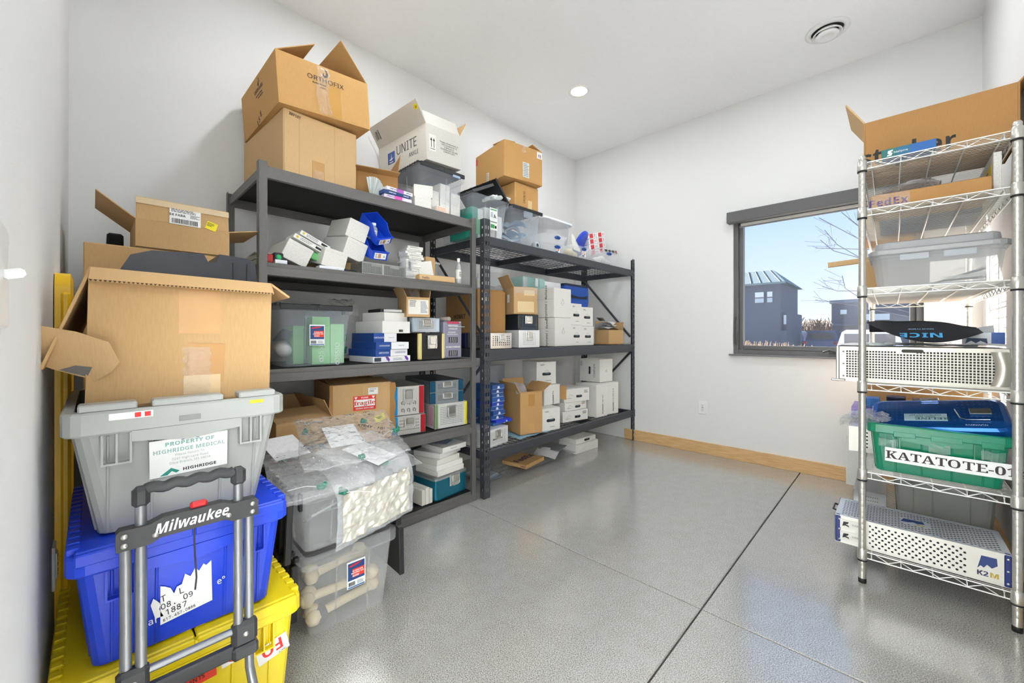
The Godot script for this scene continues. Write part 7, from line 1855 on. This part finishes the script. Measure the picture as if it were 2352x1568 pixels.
	txt(nl, "FOOT, ROD", 0.008, move(Transform3D(), 0.0, -0.005, 0, 0.001), fl("245d68", 0.5), "", 1.1)
	txt(nl, "INSTRUMENT SET", 0.008, move(Transform3D(), 0.0, -0.018, 0, 0.001), fl("245d68", 0.5), "", 1.1)
	txt(lid, "NUVASIVE", 0.008, move(top, 0.11, -0.105, PI, 0.0008), fl("cfe0ee", 0.5), "", 1.2)
	part(lid, "carry_wire", tube(S(), [top * Vector3(0.06, 0.02, 0.003), top * Vector3(0.07, -0.055, 0.004), top * Vector3(0.09, -0.068, 0.004), top * Vector3(0.15, -0.068, 0.004)], 0.002, 6), fl("cfd3d6", 0.25, 0.8))
	part(lid, "latch", bx(S(), top * Vector3(0.13, 0.0, 0.004), Vector3(0.06, 0.006, 0.045), 0.002), fl("8f8f88", 0.3, 0.7))
	part(lid, "latch", bx(S(), top * Vector3(-0.01, 0.106, 0.004), Vector3(0.06, 0.012, 0.024), 0.003), fl("b9bbb8", 0.25, 0.8))
	bag("plastic_bag", "shiny clear wrap bunched at the left end of the green tote", [Vector3(2.5, y + 0.15, 1.24), Vector3(2.52, y + 0.2, 1.28), Vector3(2.58, y + 0.222, 1.34), Vector3(2.64, y + 0.215, 1.4)], Vector3(0.5, 0, -0.8).normalized(), 0.15, 0.014, M.film_milky, 61, 0.01)
	# ---- bottom shelf
	y = 0.139
	carton("white_carton", "plain white carton at the back left of the chrome rack's bottom shelf", Vector3(2.51, y, 0.46), 0.06, Vector3(0.165, 0.31, 0.2), M.white_card, {"seam": false})
	tote("storage_tote", "grey lidded tote at the back of the chrome rack's bottom shelf", Vector3(2.82, y, 0.83), -PI / 2 + yw, Vector3(0.46, 0.295, 0.37), fl("8b8a84", 0.45), {"lid": true, "ribs": [-0.3, -0.1, 0.25], "taper": 0.03})
	var ks := Vector3(0.51, 0.122, 0.255)
	var wh := fl("dedbd2", 0.35, 0.25)
	var k := ptray("instrument_tray", "long white perforated tray with dark blue ends on the chrome rack's bottom shelf", Vector3(2.718, y, 1.355), yw, ks, wh, {"nx": 46, "ny": 8, "f": 0.42, "sides": 8, "faces": ["z"], "mx": 0.02, "my": 0.012, "clasp": false, "top": true, "tnx": 46, "tnz": 20, "top_mat": fl("d5dae2", 0.35, 0.3), "corner": navy, "corner2": navy, "corner_w": 0.024, "inside": fl("37363a", 0.7), "skip": func(i, j): return i < 9 or i > 36 or (i + j) % 2 == 1, "topskip": func(i, j): return (i + j) % 2 == 1 or (i > 18 and i < 28 and j > 5 and j < 13)})
	var kf := side(ks, "z")
	for v in [0.026, -0.026]:
		var pl := sticker(k, "name_plate", move(kf, -0.19, v, 0, 0.0008), 0.1, 0.04, fl("e6e3da", 0.4))
		part(pl, "mark_print", extrude(S(), [Vector2(-0.04, -0.01), Vector2(-0.036, 0.01), Vector2(-0.018, 0.012), Vector2(-0.02, 0.004), Vector2(-0.028, 0.0), Vector2(-0.018, -0.004), Vector2(-0.016, -0.01), Vector2(-0.03, -0.006)], 0.001, move(Transform3D(), 0, 0, 0, 0.001)), ink)
		txt(pl, "EVEREST", 0.007, move(Transform3D(), 0.012, 0.002, 0, 0.001), fl("77767a", 0.5), "")
	part(k, "mountain_print", extrude(S(), [Vector2(0.176, -0.014), Vector2(0.186, 0.036), Vector2(0.224, 0.036), Vector2(0.226, 0.01), Vector2(0.212, -0.004), Vector2(0.2, 0.006), Vector2(0.192, -0.008), Vector2(0.184, -0.002)], 0.0012, move(kf, -0.006, 0, 0, 0.001)), fl("2b3f78", 0.5))
	txt(k, "K2", 0.018, move(kf, 0.183, -0.03, 0, 0.001), fl("3a3560", 0.5), "b", 1.1)
	txt(k, "M", 0.018, move(kf, 0.212, -0.03, 0, 0.001), fl("b79a2a", 0.5), "b", 1.1)
	var kt := Transform3D(Basis(Vector3(1, 0, 0), Vector3(0, 0, -1), Vector3.UP), Vector3(0, ks.y + 0.0006, 0))
	part(k, "mountain_print", extrude(S(), [Vector2(-0.04, -0.02), Vector2(-0.03, 0.02), Vector2(0.03, 0.022), Vector2(0.034, -0.004), Vector2(0.012, -0.014), Vector2(0.0, -0.004), Vector2(-0.016, -0.016)], 0.001, kt), fl("2b3f78", 0.5))
	part(k, "gold_print", bx(S(), kt * Vector3(0.02, -0.028, 0), Vector3(0.024, 0.001, 0.008)), fl("c2a63a", 0.5))
	for v in [0.045, 0.0, -0.045]:
		for u in [-0.24, 0.245]: part(k, "rivet", lathe(S(), [Vector2(0.004, 0), Vector2(0.003, 0.002), Vector2(0, 0.002)], 10, kf * Transform3D(Basis(Vector3(1, 0, 0), PI / 2), Vector3(u, v, 0.004))), fl("c9c8c4", 0.3, 0.8))
	part(k, "end_latch", tube(S(), [Vector3(-0.256, 0.115, 0.05), Vector3(-0.268, 0.118, 0.05), Vector3(-0.268, 0.118, -0.03), Vector3(-0.256, 0.115, -0.03)], 0.004, 6), fl("2a2a2c", 0.4))
	ptray("instrument_tray", "small ridged silver case between the white carton and the long white tray", Vector3(2.56, y, 0.88), yw, Vector3(0.13, 0.11, 0.24), fl("b9b9bb", 0.3, 0.6), {"nx": 8, "ny": 4, "f": 0.24, "clasp": false, "faces": ["z"]})


# ------------------------------------------------------------------ outside the window
func build_outside() -> void:
	var gy := -0.15
	struct("ground_outside", bx(S(), Vector3(0, gy - 0.1, -62.0), Vector3(160, 0.2, 123.5)), fl("c3c0bb", 0.8), "pale parking ground outside the window")
	struct("wall_outside_footing", bx(S(), Vector3(W / 2, -0.1, -0.1), Vector3(W + 2.0, 0.2, 0.12)), fl("8a8a88", 0.8), "concrete footing under the window wall")
	# building on the left: two storeys, standing-seam roof
	var b := thing("far_building", "two-storey blue-grey brick building with a pale green metal roof, left in the window", "building", Vector3(-4.5, gy, -24.5))
	var brick := grained("brick_blue", "66707f", noise_tex(0.25, 2, [[0.0, "b4b2b6"], [0.5, "dcdadd"], [1.0, "ffffff"]], 256, 71), Vector3(2, 3, 2), 0.9)
	part(b, "wall_block", bx(S(), Vector3(0, 2.02, 0), Vector3(5.0, 4.04, 5.0)), brick)
	part(b, "annex", bx(S(), Vector3(2.61, 1.2, -0.2), Vector3(0.22, 2.4, 4.6)), brick)
	part(b, "annex", bx(S(), Vector3(2.64, 0.7, 1.0), Vector3(0.26, 1.4, 3.2)), brick)
	var s := S()
	var e := [Vector3(-2.75, 4.02, 2.75), Vector3(2.75, 4.02, 2.75), Vector3(2.75, 4.02, -2.75), Vector3(-2.75, 4.02, -2.75)]
	var r0 := Vector3(-2.75, 5.0, 0.4)
	var r1 := Vector3(1.75, 5.0, 0.4)
	face(s, [e[0], e[1], r1, r0], Vector3(0, 1, 1))
	face(s, [e[1], e[2], r1], Vector3(1, 1, 0))
	face(s, [e[2], e[3], r0, r1], Vector3(0, 1, -1))
	face(s, [e[0], e[3], r0], Vector3(-1, 0, 0))
	face(s, e, Vector3.DOWN)
	var rp := part(b, "metal_roof", s, fl("5f7476", 0.7))
	for i in 12:
		var u := (i + 0.5) / 12.0
		part(rp, "standing_seam", tube(S(), [e[0].lerp(e[1], u) + Vector3(0, 0.02, 0), r0.lerp(r1, u) + Vector3(0, 0.02, 0)], 0.02, 4), fl("526668", 0.7))
	part(rp, "eave", bx(S(), Vector3(0, 3.98, 2.72), Vector3(5.5, 0.1, 0.08)), fl("6c7d80", 0.5))
	for q in [[1.5, 3.25, 0.5, 0.66], [2.0, 3.25, 0.32, 0.66], [-0.6, 3.25, 0.9, 0.66]]:
		var w := part(b, "window", bx(S(), Vector3(q[0], q[1], 2.5), Vector3(q[2], q[3], 0.06)), fl("5b6168", 0.5))
		part(w, "pane", bx(S(), Vector3(q[0], q[1] + 0.15, 2.535), Vector3(q[2] - 0.08, q[3] * 0.42, 0.02)), fl("c5cfd2", 0.2))
		part(w, "pane", bx(S(), Vector3(q[0], q[1] - 0.17, 2.535), Vector3(q[2] - 0.08, q[3] * 0.36, 0.02)), fl("a9b6bd", 0.2))
	part(b, "door_glass", bx(S(), Vector3(2.63, 2.0, 2.12), Vector3(0.12, 0.5, 0.04)), fl("cfd8dc", 0.2))
	# building on the right
	b = thing("far_building", "low flat-roofed dark blue building partly behind the chrome rack", "building", Vector3(2.2, gy, -34.0))
	part(b, "wall_block", bx(S(), Vector3(0, 1.7, 0), Vector3(6.0, 3.4, 4.0)), brick)
	part(b, "roof_slab", bx(S(), Vector3(0.05, 3.5, 0), Vector3(6.2, 0.22, 4.2), 0.02, Transform3D(Basis(Vector3(0, 0, 1), 0.02), Vector3.ZERO)), fl("6b7686", 0.6))
	for q in [[-2.35, 2.55, 0.4, 0.75], [-0.6, 2.1, 1.2, 1.0]]:
		var w := part(b, "window", bx(S(), Vector3(q[0], q[1], 2.0), Vector3(q[2], q[3], 0.06)), fl("4c525c", 0.5))
		part(w, "pane", bx(S(), Vector3(q[0], q[1] + q[3] * 0.24, 2.035), Vector3(q[2] - 0.06, q[3] * 0.4, 0.02)), fl("cdd9da", 0.2))
	part(b, "canopy", bx(S(), Vector3(-1.2, 1.85, 2.3), Vector3(3.4, 0.12, 0.6), 0.02), fl("59626f", 0.6))
	# the brushy rise behind the cars
	var n := FastNoiseLite.new()
	n.seed = 9
	n.frequency = 0.12
	struct("hill", sheet(S(), 60, 8, func(u, v): return Vector3(-22 + 40 * u, gy + (2.3 + 0.45 * n.get_noise_2d(u * 60, v * 9) + 0.5 * u) * sin(minf(v, 0.5) * PI) , -40 - 14 * v)), fl("8b7a6a", 0.95), "brown brushy rise behind the parked cars")
	var rng := RandomNumberGenerator.new()
	rng.seed = 17
	s = S()
	for i in 700:
		var x := rng.randf_range(-14.0, 4.0)
		var z := rng.randf_range(-43.0, -39.0)
		var a := Vector3(x, gy, z)
		var up := rng.randf_range(1.3, 2.4)
		for k in 3:
			tube(s, [a, a + Vector3(rng.randf_range(-0.25, 0.25), up * 0.6, 0), a + Vector3(rng.randf_range(-0.6, 0.6), up * rng.randf_range(0.8, 1.15), 0.1)], 0.03, 3)
	var br := part(self, "brush", s, fl("6e5d50", 0.95), "bare brown brush growing behind the parked cars")
	tag(br, "bare brown brush growing behind the parked cars", "brush", "", "stuff")
	s = S()
	for i in 900:
		var x := rng.randf_range(0.2, 1.75)
		var z := rng.randf_range(-4.6, -3.4)
		var h := rng.randf_range(0.75, 1.12) * (1.0 - 0.12 * maxf(0.0, x - 1.0))
		var lean := rng.randf_range(-0.16, 0.2)
		tube(s, [Vector3(x, gy, z), Vector3(x + lean * 0.4, gy + h * 0.65, z), Vector3(x + lean, gy + h, z + 0.05)], 0.0035, 3)
	var gr := part(self, "reed_grass", s, fl("d3bb97", 0.9))
	tag(gr, "dry straw-coloured reed grass just outside the window", "grass", "", "stuff")
	car("blue parked car nearest the left building", Vector3(-2.9, gy, -31.5), 0.0, fl("3c5a8a", 0.25, 0.3), 1.0)
	car("dark blue parked car in the middle of the row outside", Vector3(-0.7, gy, -27.6), 0.0, fl("2f4c78", 0.25, 0.3), 1.0)
	car("black parked car left of the flat-roofed building outside", Vector3(1.35, gy, -26.5), 0.0, fl("2a3140", 0.25, 0.3), 0.92)
	car("pale parked car behind the blue ones outside", Vector3(-6.2, gy, -33.0), 0.0, fl("c9ccd2", 0.3, 0.2), 1.05)
	car("white parked car closest to the window", Vector3(2.0, gy, -13.5), 0.0, fl("f3f3f2", 0.3), 0.95)
	# the bare tree by the window
	var t := thing("bare_tree", "bare leafless tree just outside the window, its branches reaching left", "tree", Vector3(2.9, gy, -5.0))
	var bark := fl("6a6a72", 0.85)
	part(t, "trunk", tube(tube(S(), [Vector3(0, 0, 0), Vector3(-0.02, 1.4, 0)], 0.07, 8), [Vector3(-0.02, 1.4, 0), Vector3(0.03, 2.6, 0), Vector3(-0.02, 3.8, 0.0)], 0.045, 8), bark)
	var tips := [[[-0.02, 2.2], [-0.6, 2.86], [-0.95, 3.3]], [[0.0, 2.35], [-0.74, 2.82], [-1.25, 3.25]], [[0.0, 1.9], [-0.72, 2.5], [-1.0, 2.75], [-1.17, 3.02]], [[0.0, 1.85], [-0.74, 2.5], [-1.05, 2.65], [-1.23, 2.86]], [[0.0, 2.5], [-0.75, 2.64], [-1.05, 2.69], [-1.3, 2.73]], [[0.0, 1.5], [-0.73, 1.84], [-0.9, 2.0], [-0.94, 2.22]], [[0.0, 1.75], [-0.72, 1.94], [-1.0, 1.96], [-1.2, 2.05]], [[0.0, 1.45], [-0.78, 1.7], [-1.05, 1.77], [-1.3, 1.82]]]
	for q in tips:
		var pts := []
		for p in q: pts.append(Vector3(p[0], p[1], 0.05 * sin(p[0] * 9)))
		part(t, "branch", tube(S(), pts, 0.006, 5), bark)
	s = S()
	for q in tips:
		for i in 5:
			var p0: Array = q[q.size() - 1]
			var p1: Array = q[q.size() - 2]
			var m := Vector3(lerpf(p1[0], p0[0], i / 5.0), lerpf(p1[1], p0[1], i / 5.0), 0)
			tube(s, [m, m + Vector3(rng.randf_range(-0.3, 0.05), rng.randf_range(-0.04, 0.25), rng.randf_range(-0.1, 0.1))], 0.0028, 4)
	part(t, "twigs", s, bark).set_meta("kind", "stuff")


func car(label: String, at: Vector3, yaw: float, m: Material, k: float) -> void:
	var o := thing("car", label, "car", at, yaw, "parked cars outside")
	var low := [Vector2(-0.85, 0.25), Vector2(0.85, 0.25), Vector2(0.9, 0.5), Vector2(0.86, 0.82), Vector2(-0.86, 0.82), Vector2(-0.9, 0.5)]
	var s := S()
	extrude(s, low.map(func(p): return p * k), 4.2 * k)
	part(o, "lower_body", s, m)
	var cab := [Vector2(-0.8, 0.82), Vector2(0.8, 0.82), Vector2(0.66, 1.34), Vector2(0.55, 1.42), Vector2(-0.55, 1.42), Vector2(-0.66, 1.34)]
	part(o, "cabin", extrude(S(), cab.map(func(p): return p * k), 2.2 * k, Transform3D(Basis(), Vector3(0, 0, 0.3 * k))), m)
	part(o, "rear_window", bx(S(), Vector3(0, 1.1, 1.405) * k, Vector3(1.2, 0.38, 0.02) * k), fl("39424e", 0.15))
	for sg in [-1.0, 1.0]:
		part(o, "tail_light", bx(S(), Vector3(sg * 0.72, 0.7, 2.105) * k, Vector3(0.22, 0.12, 0.02) * k), fl("a52a2a", 0.3))
		for z in [-1.3, 1.3]:
			part(o, "wheel", lathe(S(), [Vector2(0, -0.1), Vector2(0.2, -0.1), Vector2(0.31, -0.08), Vector2(0.31, 0.08), Vector2(0.2, 0.1), Vector2(0, 0.1)], 20, Transform3D(Basis(Vector3(0, 0, 1), PI / 2), Vector3(sg * 0.8, 0.31, z) * k)), fl("1d1e20", 0.7))
